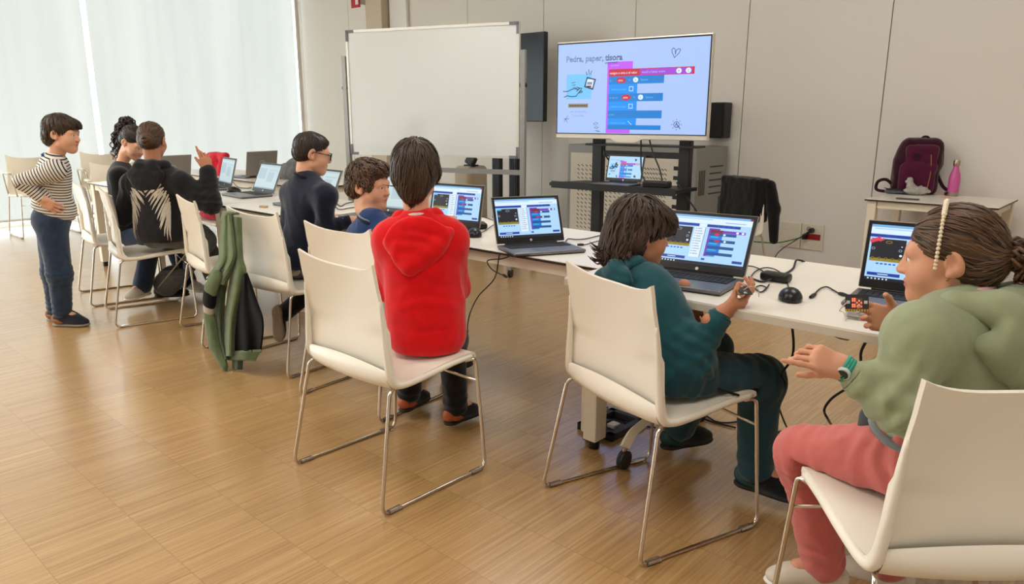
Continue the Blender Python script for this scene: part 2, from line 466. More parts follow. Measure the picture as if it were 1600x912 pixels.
# --- glazed left wall: full height glass with thin mullions, roller blinds in front
gl = [float(at_x(u, 200, WIN_X)[1]) for u in (155, 479)]        # the two bright gaps between blinds
ys = [WALL_N, gl[0] - 2 * (gl[1] - gl[0]), gl[0] - (gl[1] - gl[0]), gl[0], min(gl[1], WALL_Y - 0.05)]
ys = [y for y in ys if y >= WALL_N]
if ys[0] > WALL_N: ys = [WALL_N] + ys
ALU = mat('white aluminium', srgb(225, 228, 230), 0.4, spec=0.5)
GLASS = bpy.data.materials.new('window glass'); GLASS.use_nodes = True
_n, _l = GLASS.node_tree.nodes, GLASS.node_tree.links
_n.remove(_n['Principled BSDF']); _t = _n.new('ShaderNodeBsdfTransparent'); _g = _n.new('ShaderNodeBsdfGlossy'); _g.inputs['Roughness'].default_value = 0.02; _t.inputs['Color'].default_value = (0.93, 0.96, 0.95, 1)
_x = _n.new('ShaderNodeMixShader'); _x.inputs[0].default_value = 0.05; _l.new(_t.outputs[0], _x.inputs[1]); _l.new(_g.outputs[0], _x.inputs[2]); _l.new(_x.outputs[0], _n['Material Output'].inputs[0])
for i in range(len(ys) - 1):
    fr = MB(); y0, y1 = ys[i], ys[i + 1]
    fr.bb((WIN_X - 0.22, y0, 0), (WIN_X - 0.16, y1, 0.05)).bb((WIN_X - 0.22, y0, CEIL_Z - 0.06), (WIN_X - 0.16, y1, CEIL_Z))
    fr.bb((WIN_X - 0.22, y0 - 0.012, 0.05), (WIN_X - 0.16, y0 + 0.012, CEIL_Z - 0.06))
    f = struct(fr.obj('window_%d' % (i + 1), ALU))
    MB().bb((WIN_X - 0.195, y0 + 0.012, 0.05), (WIN_X - 0.185, y1 - 0.012, CEIL_Z - 0.06)).obj('pane', GLASS, f)
struct(MB().bb((WIN_X - 0.25, ys[-1], 0), (WIN_X - 0.02, WALL_Y, CEIL_Z)).obj('wall_left', WALLC))
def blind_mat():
    M = mat('glowing blind', srgb(228, 236, 232), 0.8)
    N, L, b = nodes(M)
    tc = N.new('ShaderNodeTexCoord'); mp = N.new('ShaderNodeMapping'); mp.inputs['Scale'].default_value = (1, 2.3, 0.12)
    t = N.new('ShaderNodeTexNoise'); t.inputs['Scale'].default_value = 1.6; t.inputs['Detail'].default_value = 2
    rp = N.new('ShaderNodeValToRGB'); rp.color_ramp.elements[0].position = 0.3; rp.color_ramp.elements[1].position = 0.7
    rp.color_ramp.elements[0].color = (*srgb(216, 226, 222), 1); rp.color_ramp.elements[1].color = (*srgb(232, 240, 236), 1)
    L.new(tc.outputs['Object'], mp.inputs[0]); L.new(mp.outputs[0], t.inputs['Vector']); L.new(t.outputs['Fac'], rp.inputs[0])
    L.new(rp.outputs[0], b.inputs['Emission Color']); b.inputs['Emission Strength'].default_value = BLIND_GLOW  # window light put into the fabric as emission
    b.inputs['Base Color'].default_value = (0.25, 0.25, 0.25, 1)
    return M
BL = blind_mat()
WHERE = ['nearest the camera side, mostly out of frame', 'second along the glass wall, out of frame', 'at the left edge behind the boy in stripes', 'behind the winged hoodie and the grey laptop lid', 'x']
nb = len(ys) - 1
for i in range(nb):
    y0, y1 = ys[i] + 0.03, ys[i + 1] - 0.03
    wh = {nb - 1: 'pale translucent roller blind in the corner, widest in view, behind the black winged hoodie', nb - 2: 'pale translucent roller blind at the left edge, behind the boy in stripes'}.get(i, 'unseen rolled-up roller blind %s of the two in view, beyond the left edge' % ('next left' if i == nb - 3 else 'farthest left'))
    t = thing('roller_blind', wh, 'blind', (WIN_X, (y0 + y1) / 2, 0), 0, 'roller blinds over the glass wall')
    h = (y1 - y0) / 2; K = 40
    zlo = 0.10 if i >= nb - 2 else CEIL_Z - 0.7          # unseen ones are shaped rolled up to let more sky light in
    V, F = [], []
    for k in range(K + 1):                       # gently waved fabric
        y = -h + 2 * h * k / K
        for z in (zlo, CEIL_Z - 0.08): V.append((-0.03 + 0.004 * math.sin(k * 1.3 + i), y, z))
    for k in range(K): F.append((2 * k, 2 * k + 2, 2 * k + 3, 2 * k + 1))
    bm_ = MB(); bm_.add(V, F); bm_.add([(x - 0.002, y, z) for x, y, z in V], [f[::-1] for f in F]); bm_.obj('fabric', BL, t)
    MB().bb((-0.045, -h, zlo - 0.025), (-0.015, h, zlo + 0.005), bevel=0.006).obj('hem_bar', ALU, t)
    MB().tube([(-0.03, -h, CEIL_Z - 0.06), (-0.03, h, CEIL_Z - 0.06)], 0.045, 16).obj('roller_tube', ALU, t)
struct(MB().bb((-45, -30, -0.6), (WIN_X - 0.3, 40, -0.5)).obj('ground_outside', mat('pale paving outside', srgb(214, 214, 210), 0.9)))
# --- pilaster and the red sign over it
px0, px1 = float(at_y(570, 0, WALL_Y - 0.16)[0]), float(at_y(595, 0, WALL_Y - 0.16)[0])
PIL = mat('beige pilaster', srgb(205, 192, 172), 0.6)
struct(MB().bb((px0, WALL_Y - 0.16, 0), (px1, WALL_Y, CEIL_Z), bevel=0.01).obj('column_beige', PIL))
struct(MB().bb((px1 + 0.02, WALL_Y - 0.05, 0), (px1 + 0.37, WALL_Y, CEIL_Z), bevel=0.012).obj('trim_1', mat('white casing', srgb(238, 238, 234), 0.5)))
RED = mat('sign red', srgb(190, 28, 34), 0.5); WHT = mat('sign white', srgb(235, 232, 224), 0.5)
p = at_y(558, 12, WALL_Y - 0.2)
sg = thing('safety_sign', 'red and white safety sign high up, projecting beside the beige column', 'sign', (p[0], WALL_Y, p[2]))
MB().bb((-0.10, -0.22, 0), (0.08, -0.205, 0.26)).bb((-0.03, -0.205, 0.05), (0.0, 0.0, 0.2), 1).obj('plate', [RED, WHT], sg)
MB().bb((-0.005, -0.2225, 0.035), (0.055, -0.2205, 0.25)).obj('pictogram', WHT, sg)
# --- unseen ceiling lamps above the frame, extra ones added on the left
LEDM = mat('lamp diffuser', (0.9, 0.9, 0.88), 0.5, emit=(1, 0.95, 0.88), es=0.8)
LAMPWARM = (1.0, 0.98, 0.945)
for i, (x, y) in enumerate(LAMPS):
    t = thing('ceiling_lamp', 'unseen white square ceiling lamp above the frame', 'lamp', (x, y, CEIL_Z), 0, 'ceiling lamps above the room')
    MB().bb((-0.62, -0.62, -0.05), (0.62, 0.62, 0)).obj('housing', ALU, t)
    MB().bb((-0.60, -0.60, -0.054), (0.60, 0.60, -0.05)).obj('diffuser', LEDM, t)
    area('lamp_light', (x, y, CEIL_Z - 0.07), (0, 0, 0), 1.15, 1.15, LAMP_W * (1.25 if x < -5 else 1.0), LAMPWARM)
# --- wall socket plates
OUT = mat('socket plastic', srgb(226, 218, 200), 0.4)
BLK = mat('black plastic', srgb(22, 22, 24), 0.4)
P1, P2 = at_y(1222, 345, WALL_Y), at_y(1285, 392, WALL_Y)
so = thing('wall_socket_panel', 'cream double wall socket panel with one red socket, low on the back wall', 'socket', (P1[0], WALL_Y, P2[2]))
W_, H_ = P2[0] - P1[0], at_y(1222, 345, WALL_Y)[2] - P2[2]
pl_ = MB().bb((0, -0.014, 0), (W_ * 0.48, 0, H_), bevel=0.004).bb((W_ * 0.5, -0.014, 0), (W_, 0, H_), bevel=0.004)
for j in range(3):
    pl_.bb((W_ * 0.05, -0.017, H_ * (0.08 + 0.3 * j)), (W_ * 0.43, -0.013, H_ * (0.34 + 0.3 * j)))
    pl_.bb((W_ * 0.55, -0.017, H_ * (0.08 + 0.3 * j)), (W_ * 0.95, -0.013, H_ * (0.34 + 0.3 * j)))
pl_.obj('plate', OUT, so)
MB().bb((W_ * 0.56, -0.020, H_ * 0.40), (W_ * 0.94, -0.016, H_ * 0.62)).obj('red_socket', mat('socket red', srgb(150, 22, 24), 0.4), so)
for zz in (0.8,):
    MB().cyl((W_ * 0.66, -0.0165, H_ * zz), (W_ * 0.66, -0.019, H_ * zz), 0.022, 18).obj('socket_well', mat('socket grey', srgb(170, 162, 148), 0.5), so)
pg = thing('power_plug', 'black power plug pushed into the wall socket above the red one', 'plug', (P1[0] + W_ * 0.74, WALL_Y - 0.02, P2[2] + H_ * 0.76))
MB().cyl((0, 0, 0), (0, -0.045, 0), 0.024, 16, r2=0.019).cyl((0, -0.045, 0), (-0.01, -0.075, -0.02), 0.011, 10).obj('plug_body', BLK, pg, smooth='auto')
gp = thing('network_plug', 'small black plug on the red socket with a green cable', 'plug', (P1[0] + W_ * 0.6, WALL_Y - 0.02, P2[2] + H_ * 0.5))
MB().box((0, -0.02, 0), (0.035, 0.04, 0.045), bevel=0.004).obj('plug_body', BLK, gp)

# =================================================================== furniture
CREAM = mat('cream steel', srgb(226, 216, 194), 0.4)
TOPM = mat('white laminate', srgb(236, 230, 218), 0.28, spec=0.5)
add_bump(TOPM, 300, 0.04, 0.0005)
EDGE = mat('black edge', srgb(36, 30, 28), 0.4)
EDGEW = mat('grey white edge', srgb(206, 199, 183), 0.4)
CHROME = mat('chrome tube', srgb(205, 196, 184), 0.16, metal=1.0)
SHELL = mat('white polypropylene', srgb(240, 233, 218), 0.42, spec=0.4)
add_bump(SHELL, 900, 0.06, 0.0004)
CLEAR = mat('clear glide', (0.9, 0.88, 0.85), 0.1, trans=0.95, ior=1.35)

def build_chair(name, label, group):
    t = thing(name, label, 'chair', (0, 0, 0), 0, group)
    # --- shell: one skin bent from seat to back
    N_, K_ = 28, 14
    prof = []                                     # (y, z, halfwidth) along the centre line: seat front -> back top
    ctrl = [(0.492, 0.430, 0.222), (0.478, 0.448, 0.224), (0.40, 0.449, 0.229), (0.28, 0.438, 0.235), (0.18, 0.428, 0.241), (0.125, 0.430, 0.243),
            (0.100, 0.462, 0.242), (0.098, 0.52, 0.236), (0.106, 0.60, 0.228), (0.108, 0.68, 0.222), (0.102, 0.76, 0.219), (0.092, 0.822, 0.218)]
    prof = spline([np.array(c) for c in ctrl], 4)
    V = []
    for i, (y, z, hw) in enumerate(prof):
        s_ = i / (len(prof) - 1)
        back = min(1, max(0, (z - 0.45) / 0.3)) if s_ > 0.5 else 0
        for k in range(K_ + 1):
            q = -1 + 2 * k / K_
            dy = -0.044 * back * (q * q) * (1 if z > 0.6 else 0.6)     # edges sweep rearward, corners most
            dz = back * (0.040 * abs(q) ** 3 - 0.018)
            x = q * hw
            yy, zz = y + dy, z + dz
            if s_ <= 0.5: zz += 0.006 * q * q - 0.004
            V.append((x, yy, zz))
    V = np.array(V); n = K_ + 1; m_ = len(prof)
    G = V.reshape(m_, n, 3)
    du = np.gradient(G, axis=0); dv = np.gradient(G, axis=1); nn = np.cross(dv, du); nn /= np.linalg.norm(nn, axis=2, keepdims=True)
    th = 0.0055
    A, B = (G + nn * th).reshape(-1, 3), (G - nn * th).reshape(-1, 3)
    F = []
    for i in range(m_ - 1):
        for k in range(n - 1):
            a = i * n + k; F.append((a, a + 1, a + n + 1, a + n)); o = m_ * n
            F.append((o + a, o + a + n, o + a + n + 1, o + a + 1))
    o = m_ * n
    for i in range(m_ - 1):
        a = i * n; F.append((a, a + n, o + a + n, o + a)); a = i * n + n - 1; F.append((a, o + a, o + a + n, a + n))
    for k in range(n - 1):
        F.append((k, o + k, o + k + 1, k + 1)); a = (m_ - 1) * n + k; F.append((a, a + 1, o + a + 1, o + a))
    sh = MB(); sh.add(np.concatenate([A, B]), F)
    sh.obj('shell', SHELL, t, smooth='auto')
    # folded side lips of the back + lower rear bulge with its slot
    for sx in (-1, 1):
        lip = MB()
        pts = [(sx * 0.221, 0.066, 0.72), (sx * 0.226, 0.074, 0.62), (sx * 0.234, 0.078, 0.53), (sx * 0.241, 0.086, 0.45), (sx * 0.242, 0.13, 0.425), (sx * 0.238, 0.24, 0.428), (sx * 0.231, 0.36, 0.438), (sx * 0.224, 0.47, 0.44)]
        lip.tube(spline(pts, 5), [0.003, 0.009, 0.0125, 0.0135, 0.0125, 0.011, 0.010, 0.009], 10)
        lip.obj('side_lip', SHELL, t, smooth=True)
    rl = MB(); V, F = [], []
    K2 = 20
    for k in range(K2 + 1):
        q = -1 + 2 * k / K2
        bulge = 0.030 * (1 - q * q) ** 0.8
        x = q * 0.232
        V += [(x, 0.082 - bulge * 0.42, 0.480 + 0.016 * (1 - q * q)), (x, 0.074 - bulge * 0.66, 0.477 + 0.014 * (1 - q * q)), (x, 0.074 - bulge, 0.448), (x, 0.086 - bulge * 0.9, 0.424), (x, 0.120, 0.416)]
    for k in range(K2):
        for j in range(4): a = 5 * k + j; F.append((a, a + 5, a + 6, a + 1))
    rl.add(V, F); rl.obj('rear_bulge', SHELL, t, smooth=True)
    # --- sled frames
    for sx in (-1, 1):
        fx = sx * 0.2735; tx = sx * 0.236
        pts = [(tx - sx * 0.012, 0.18, 0.418), (tx, 0.092, 0.418), (sx * 0.242, 0.075, 0.405), (fx, 0.0, 0.0065), (fx, 0.49, 0.0065), (sx * 0.238, 0.478, 0.432), (tx - sx * 0.014, 0.44, 0.430)]
        MB().tube(fillet(pts, 0.035), 0.0065, 10).obj('sled_frame', CHROME, t, smooth=True)
        for yy in (0.055, 0.44):
            MB().box((fx, yy, 0.0068), (0.021, 0.055, 0.0134), bevel=0.003).obj('glide', CLEAR, t)
    MB().tube([(-0.243, 0.4815, 0.345), (0.243, 0.4815, 0.345)], 0.005, 8).obj('cross_bar', CHROME, t, smooth=True)
    return t
GC = 'white stacking chairs around the tables'
CH = {}
chair0 = build_chair('sled_chair', 'x', GC)
def place_chair(key, x, y, a, label, first=[True]):
    if first[0]:
        first[0] = False; t = chair0; t.location = (x, y, 0); t.rotation_euler = (0, 0, a); t['label'] = label
    else: t = dup(chair0, (x, y, 0), a, label, GC)
    CH[key] = (x, y, a); return t
def cl(key, x, y, z):
    cx, cy, a = CH[key]; return np.array([cx + math.cos(a) * x - math.sin(a) * y, cy + math.sin(a) * x + math.cos(a) * y, z])
place_chair('C1', -5.788, 1.756, -0.18, 'white sled chair beside the boy in stripes, leftmost of the row')
place_chair('C2', -5.102, 1.685, -0.24, 'white sled chair under the child in the black winged hoodie')
place_chair('C3', -4.285, 1.846, -0.21, 'white sled chair with a dark olive jacket on its seat, left of the green jacket')
place_chair('C4', -3.4815, 1.8254, 0.087, 'white sled chair with the green and black jacket hung on its back')
place_chair('C5', -2.70, 1.796, 0.09, 'white sled chair under the boy in the blue tee')
place_chair('C6', -2.074, 1.35, -0.013, 'white sled chair under the boy in the red hoodie')
place_chair('C7', -1.269, 1.769, -0.327, 'white sled chair under the child in teal')
place_chair('C8', -0.093, 1.535, 0.75, 'white sled chair in the near corner under the child in the green hoodie')
place_chair('C9', -2.50, 5.62, 2.656, 'white sled chair by the back wall, under a black jacket')
def chair_local(key, p):
    cx, cy, a = CH[key]; d = np.asarray(p) - np.array([cx, cy, 0]); return np.array([math.cos(a) * d[0] + math.sin(a) * d[1], -math.sin(a) * d[0] + math.cos(a) * d[1], d[2]])
def on_chair(key, u, v, yl):
    """point seen at (u, v) on the plane yl metres ahead of the chair's rear feet"""
    cx, cy, a = CH[key]; n = np.array([-math.sin(a), math.cos(a), 0]); o = np.array([cx, cy, 0]) + n * yl
    d = ray(u, v); return CAMP + d * ((n @ (o - CAMP)) / (n @ d))
# --- chairs by the glass wall (with arms)
def arm_chair(x, y, a, label, s=1.0):
    t = dup(chair0, (x, y, 0), a, label, 'white chairs with arms by the glass wall'); t.name = 'arm_chair'; t.scale = (s, s, s)
    for sx in (-1, 1):
        pts = [(sx * 0.25, 0.10, 0.43), (sx * 0.275, 0.10, 0.655), (sx * 0.275, 0.40, 0.655), (sx * 0.25, 0.42, 0.43)]
        MB().tube(fillet(pts, 0.04), 0.0065, 10).obj('arm_tube', CHROME, t, smooth=True)
        MB().box((sx * 0.275, 0.25, 0.668), (0.045, 0.22, 0.018), bevel=0.008).obj('arm_pad', SHELL, t)
    return t
arm_chair(-9.72, 2.57, -1.57, 'white armchair by the glass wall at the left picture edge', 1.05)
arm_chair(-9.62, 3.3, -1.62, 'white armchair by the glass wall between the boy in stripes and the curly ponytail', 1.07)
_p3 = at_z(178, 258, 0.80)
arm_chair(_p3[0] - 0.05, _p3[1], -1.75, 'white armchair nearest the curly ponytail, partly hidden behind the far table end', 1.0)

# --- tables
def folding_table(x0, x1, y0, y1, label, top_z=0.74, legs='post', edge=EDGE, th=0.013, frame_side=True, group='tables'):
    t = thing('work_table', label, 'table', ((x0 + x1) / 2, (y0 + y1) / 2, 0), 0, group)
    w, d = (x1 - x0) / 2, (y1 - y0) / 2
    MB().bb((-w, -d, top_z - 0.003), (w, d, top_z), 0).bb((-w - 0.001, -d - 0.001, top_z - th), (w + 0.001, d + 0.001, top_z - 0.003), 1).obj('tabletop', [TOPM, edge], t)
    if frame_side:
        f = MB(); zt = top_z - th
        for sy in (-1, 1): f.bb((-w + 0.08, sy * (d - 0.045) - 0.02, zt - 0.05), (w - 0.08, sy * (d - 0.045) + 0.02, zt))
        for sx in (-1, 1): f.bb((sx * (w - 0.045) - 0.02, -d + 0.08, zt - 0.05), (sx * (w - 0.045) + 0.02, d - 0.08, zt))
        f.obj('apron', CREAM, t)
    if legs == 'post':
        for sx in (-1, 1):
            for sy in (-1, 1):
                cx, cy = sx * (w - 0.045), sy * (d - 0.045)
                l = MB().box((cx, cy, (top_z - th) / 2 + 0.02), (0.06, 0.06, top_z - th - 0.04), bevel=0.004).obj('leg', CREAM, t)
                MB().cyl((cx, cy, 0.0), (cx, cy, 0.045), 0.022, 14).box((cx, cy, 0.043), (0.058, 0.058, 0.006)).obj('levelling_foot', BLK, l)
    return t
TG = 'white work tables with black edges in the front row'
folding_table(-3.13, -1.60, 2.262, 3.0, 'white black-edged table under the open laptop beside the red hoodie', group=TG)
folding_table(-4.655, -3.14, 2.27, 3.0, 'white black-edged table in front of the boy with glasses', group=TG)
folding_table(-5.83, -4.665, 2.275, 3.0, 'white black-edged table in front of the black winged hoodie', group=TG)
folding_table(-7.05, -5.84, 2.29, 3.0, 'white black-edged table at the far left end of the row, mostly behind the children', group=TG)
folding_table(-6.75, -5.25, 3.32, 3.98, 'white table of the second row carrying the lid with a round logo', group='white tables of the second row')
folding_table(-8.0, -6.77, 3.32, 3.98, 'white table of the second row behind the curly ponytail', group='white tables of the second row')
bt = folding_table(-1.66, -0.84, 5.62, 6.34, 'small white table against the back wall under the maroon backpack', top_z=0.735, group=None)
# near flip-top table: pale edge, column legs with a bent foot and casters
nt = thing('flip_top_table', 'white pale-edged table on casters in front of the teal and green hoodies', 'table', (-0.5, 2.49, 0))
x0, x1, y0, y1 = -1.592 + 0.5, 0.52 + 0.5, 2.045 - 2.49, 2.935 - 2.49
MB().bb((x0, y0, 0.734), (x1, y1, 0.74)).bb((x0 - 0.001, y0 - 0.001, 0.712), (x1 + 0.001, y1 + 0.001, 0.734), 1).obj('tabletop', [TOPM, EDGEW], nt)
MB().bb((x0 + 0.12, -0.03, 0.64), (x1 - 0.12, 0.03, 0.70)).obj('beam', CREAM, nt)
def caster(c, parent):
    m = MB(); c = np.array(c, float)
    for sx in (-1, 1):
        m.lathe([(0.002, -0.018), (0.030, -0.017), (0.036, -0.010), (0.036, 0.0), (0.012, 0.001)], (c[0] + sx * 0.012, c[1], c[2] + 0.036), 20, R=ry(sx * PI / 2))
    q = m.obj('caster', BLK, parent, smooth='auto')
    h = MB()
    for sx in (-1, 1): h.lathe([(0.001, -0.0215), (0.018, -0.0205), (0.026, -0.0165)], (c[0] + sx * 0.012, c[1], c[2] + 0.036), 20, R=ry(sx * PI / 2))
    h.obj('hub_cap', CHROME, q, smooth='auto')
    MB().cyl(c + [0, 0, 0.055], c + [0, 0, 0.085], 0.009, 10).obj('stem', CHROME, q, smooth='auto')
for fx in (x0 + 0.19, x1 - 0.19):
    MB().box((fx, 0, 0.36), (0.05, 0.08, 0.66), bevel=0.006).obj('column', CREAM, nt)
    for sy in (-1, 1):
        arm = MB().tube(fillet([(fx, 0, 0.17), (fx, sy * 0.25, 0.13), (fx, sy * 0.30, 0.085)], 0.05), 0.022, 4).obj('foot_arm', CREAM, nt)
        caster((fx, sy * 0.30, 0.0), arm)
lg = MB().box((x0 + 0.0, y0 + 0.215, 0.37), (0.062, 0.075, 0.66), bevel=0.004).obj('leg', CREAM, nt)
MB().cyl((x0, y0 + 0.215, 0.0), (x0, y0 + 0.215, 0.042), 0.022, 14).box((x0, y0 + 0.215, 0.041), (0.060, 0.073, 0.006)).obj('levelling_foot', BLK, lg)

# =================================================================== screens, laptops, boards
SCR = {}
def G_(n, rgb, s=1.0):
    SCR[n] = glow(n, rgb, s); return n
for n_, c_ in dict(bg=(176, 218, 250), white=(225, 242, 255), tab=(120, 180, 230), navy=(26, 58, 160), blue=(20, 90, 205), block=(24, 120, 225), blockd=(14, 84, 150), red=(205, 38, 66), redd=(130, 30, 60),
                   purple=(165, 70, 220), violet=(120, 60, 190), board=(26, 28, 40), gold=(150, 130, 40), cyan=(60, 190, 225), dark=(16, 24, 48), grey=(140, 160, 180), tvbg=(172, 200, 255), tvsq=(120, 200, 250),
                   tvblue=(0, 148, 250), tvblued=(0, 128, 214), magenta=(200, 90, 245), tan=(150, 140, 95), ink=(30, 36, 80), ghost=(128, 150, 215), pale=(190, 210, 214), pale2=(168, 192, 202), led=(255, 70, 40), pinkred=(230, 60, 90)).items(): G_(n_, c_)
ORDER = list(SCR); MIX = {n: i for i, n in enumerate(ORDER)}; SMATS = [SCR[n] for n in ORDER]
def screen_mesh(w, h, items, name):
    """flat picture in the local x (right) / z (up) plane, facing -y; items: (kind, ...), 0..1 from top left"""
    b = MB()
    P = lambda u, v, l: np.array([(u - 0.5) * w, -0.00025 * l, (0.5 - v) * h])
    for it in items:
        k = it[0]
        if k == 'r':
            _, u0, v0, u1, v1, c, l = it
            b.add([P(u0, v0, l), P(u0, v1, l), P(u1, v1, l), P(u1, v0, l)], [(0, 1, 2, 3)], MIX[c])
        elif k == 'o':                                     # rounded / elliptic
            _, u, v, ru, rv, c, l = it
            b.add([P(u + ru * math.cos(a), v - rv * math.sin(a), l) for a in np.linspace(0, 2 * PI, 21)[:-1]], [tuple(range(20))], MIX[c])
        elif k == 'l':                                     # line with width
            _, pts, wd, c, l = it
            for (a, q) in zip(pts[:-1], pts[1:]):
                A, Bq = P(*a, l), P(*q, l); d = Bq - A; n = np.array([-d[2], 0, d[0]]); n *= wd / 2 / max(np.linalg.norm(n), 1e-9)
                e = d * 0.5 * wd / max(np.linalg.norm(d), 1e-9)
                b.add([A - n - e, A + n - e, Bq + n + e, Bq - n + e], [(0, 3, 2, 1)], MIX[c])
        elif k == 't':
            _, s_, u, v, size, c, l, ol = it
            b.text(s_, size, P(u, v, l), (1, 0, 0), (0, 0, 1), MIX[c], outline=ol)
    me = mesh_np(name, b.v, b.f, False, b.m)
    for x in SMATS: me.materials.append(x)
    return me
def editor_items(variant=0):
    R = []
    r = lambda *a: R.append(('r',) + a)
    r(0, 0, 1, 1, 'bg', 0); r(0, 0, 1, 0.045, 'tab', 1); r(0, 0.045, 1, 0.16, 'white', 1)
    r(0.03, 0.06, 0.55, 0.085, 'bg', 2); r(0.97, 0.0, 1.0, 0.04, 'redd', 2); r(0.70, 0.11, 0.93, 0.125, 'tab', 2)
    r(0, 0.17, 0.41, 0.225, 'navy', 1); r(0.50, 0.17, 0.88, 0.225, 'navy', 1); r(0.41, 0.165, 0.50, 0.23, 'white', 1)
    for i in range(4): r(0.62 + 0.06 * i, 0.185, 0.64 + 0.06 * i, 0.21, 'blue', 2)
    # simulator board
    r(0.02, 0.25, 0.345, 0.64, 'board', 1); r(0.02, 0.60, 0.345, 0.655, 'gold', 2)
    if variant == 1:
        R.append(('l', [(0.025, 0.30), (0.085, 0.255)], 0.012, 'pinkred', 2)); R.append(('l', [(0.10, 0.285), (0.13, 0.255)], 0.006, 'pinkred', 2))
    else: r(0.02, 0.25, 0.09, 0.29, 'cyan', 2)
    for k in range(8):
        a0, a1 = k * PI / 4, (k + 1) * PI / 4
        R.append(('l', [(0.185 + 0.03 * math.cos(a0), 0.305 + 0.022 * math.sin(a0)), (0.185 + 0.03 * math.cos(a1), 0.305 + 0.022 * math.sin(a1))], 0.0018, 'gold' if variant == 1 else 'grey', 3))
    for (u, v) in ((0.045, 0.43), (0.30, 0.44)):
        R.append(('o', u, v, 0.017, 0.024, 'grey', 2)); R.append(('o', u, v, 0.010, 0.014, 'board', 3))
    R.append(('o', 0.31, 0.37, 0.008, 0.008, 'white', 2)); R.append(('o', 0.31, 0.53, 0.014, 0.02, 'white', 2))
    for i in range(5): R.append(('o', 0.05 + 0.063 * i, 0.60, 0.014, 0.02, 'gold', 3)); R.append(('o', 0.05 + 0.063 * i, 0.60, 0.008, 0.012, 'board', 4))
    for i in range(5): r(0.09 + 0.04 * i, 0.685, 0.115 + 0.04 * i, 0.71, 'blue', 1)
    r(0.02, 0.86, 0.33, 0.915, 'navy', 1); r(0.12, 0.88, 0.22, 0.895, 'white', 2)
    # toolbox
    r(0.365, 0.235, 0.49, 0.86, 'white', 1)
    for i in range(11):
        R.append(('o', 0.385, 0.27 + 0.052 * i, 0.006, 0.009, ('blue', 'red', 'purple', 'cyan', 'navy')[i % 5], 2)); r(0.40, 0.262 + 0.052 * i, 0.45 + 0.01 * (i % 3), 0.276 + 0.052 * i, 'grey', 2)
    r(0.488, 0.235, 0.493, 0.86, 'navy', 2)
    # blocks
    r(0.535, 0.245, 0.66, 0.30, 'violet', 1); r(0.535, 0.245, 0.555, 0.82, 'violet', 1); r(0.535, 0.78, 0.66, 0.82, 'violet', 1)
    r(0.555, 0.275, 0.70, 0.335, 'redd', 2); r(0.70, 0.278, 0.95, 0.332, 'violet', 2)
    for u in (0.86, 0.92): R.append(('o', u, 0.305, 0.016, 0.022, 'white', 3))
    r(0.555, 0.335, 0.70, 0.78, 'block', 1)
    for i, v in enumerate((0.335, 0.47, 0.60, 0.73)):
        r(0.555, v, 0.855, v + 0.058, 'blockd', 2)
        if i < 2: R.append(('o', 0.635 + 0.02 * i, v + 0.029, 0.03, 0.022, 'red', 3)); R.append(('o', 0.72 + 0.02 * i, v + 0.029, 0.015, 0.02, 'white', 3))
        r(0.57, v + 0.075, 0.66, v + 0.095, 'cyan', 3)
    r(0.52, 0.865, 0.56, 0.905, 'blue', 1); r(0.87, 0.86, 0.98, 0.91, 'navy', 1)
    r(0, 0.945, 1, 1, 'dark', 1)
    for i in range(6): r(0.03 + 0.035 * i, 0.96, 0.045 + 0.035 * i, 0.985, 'white', 2)
    return R
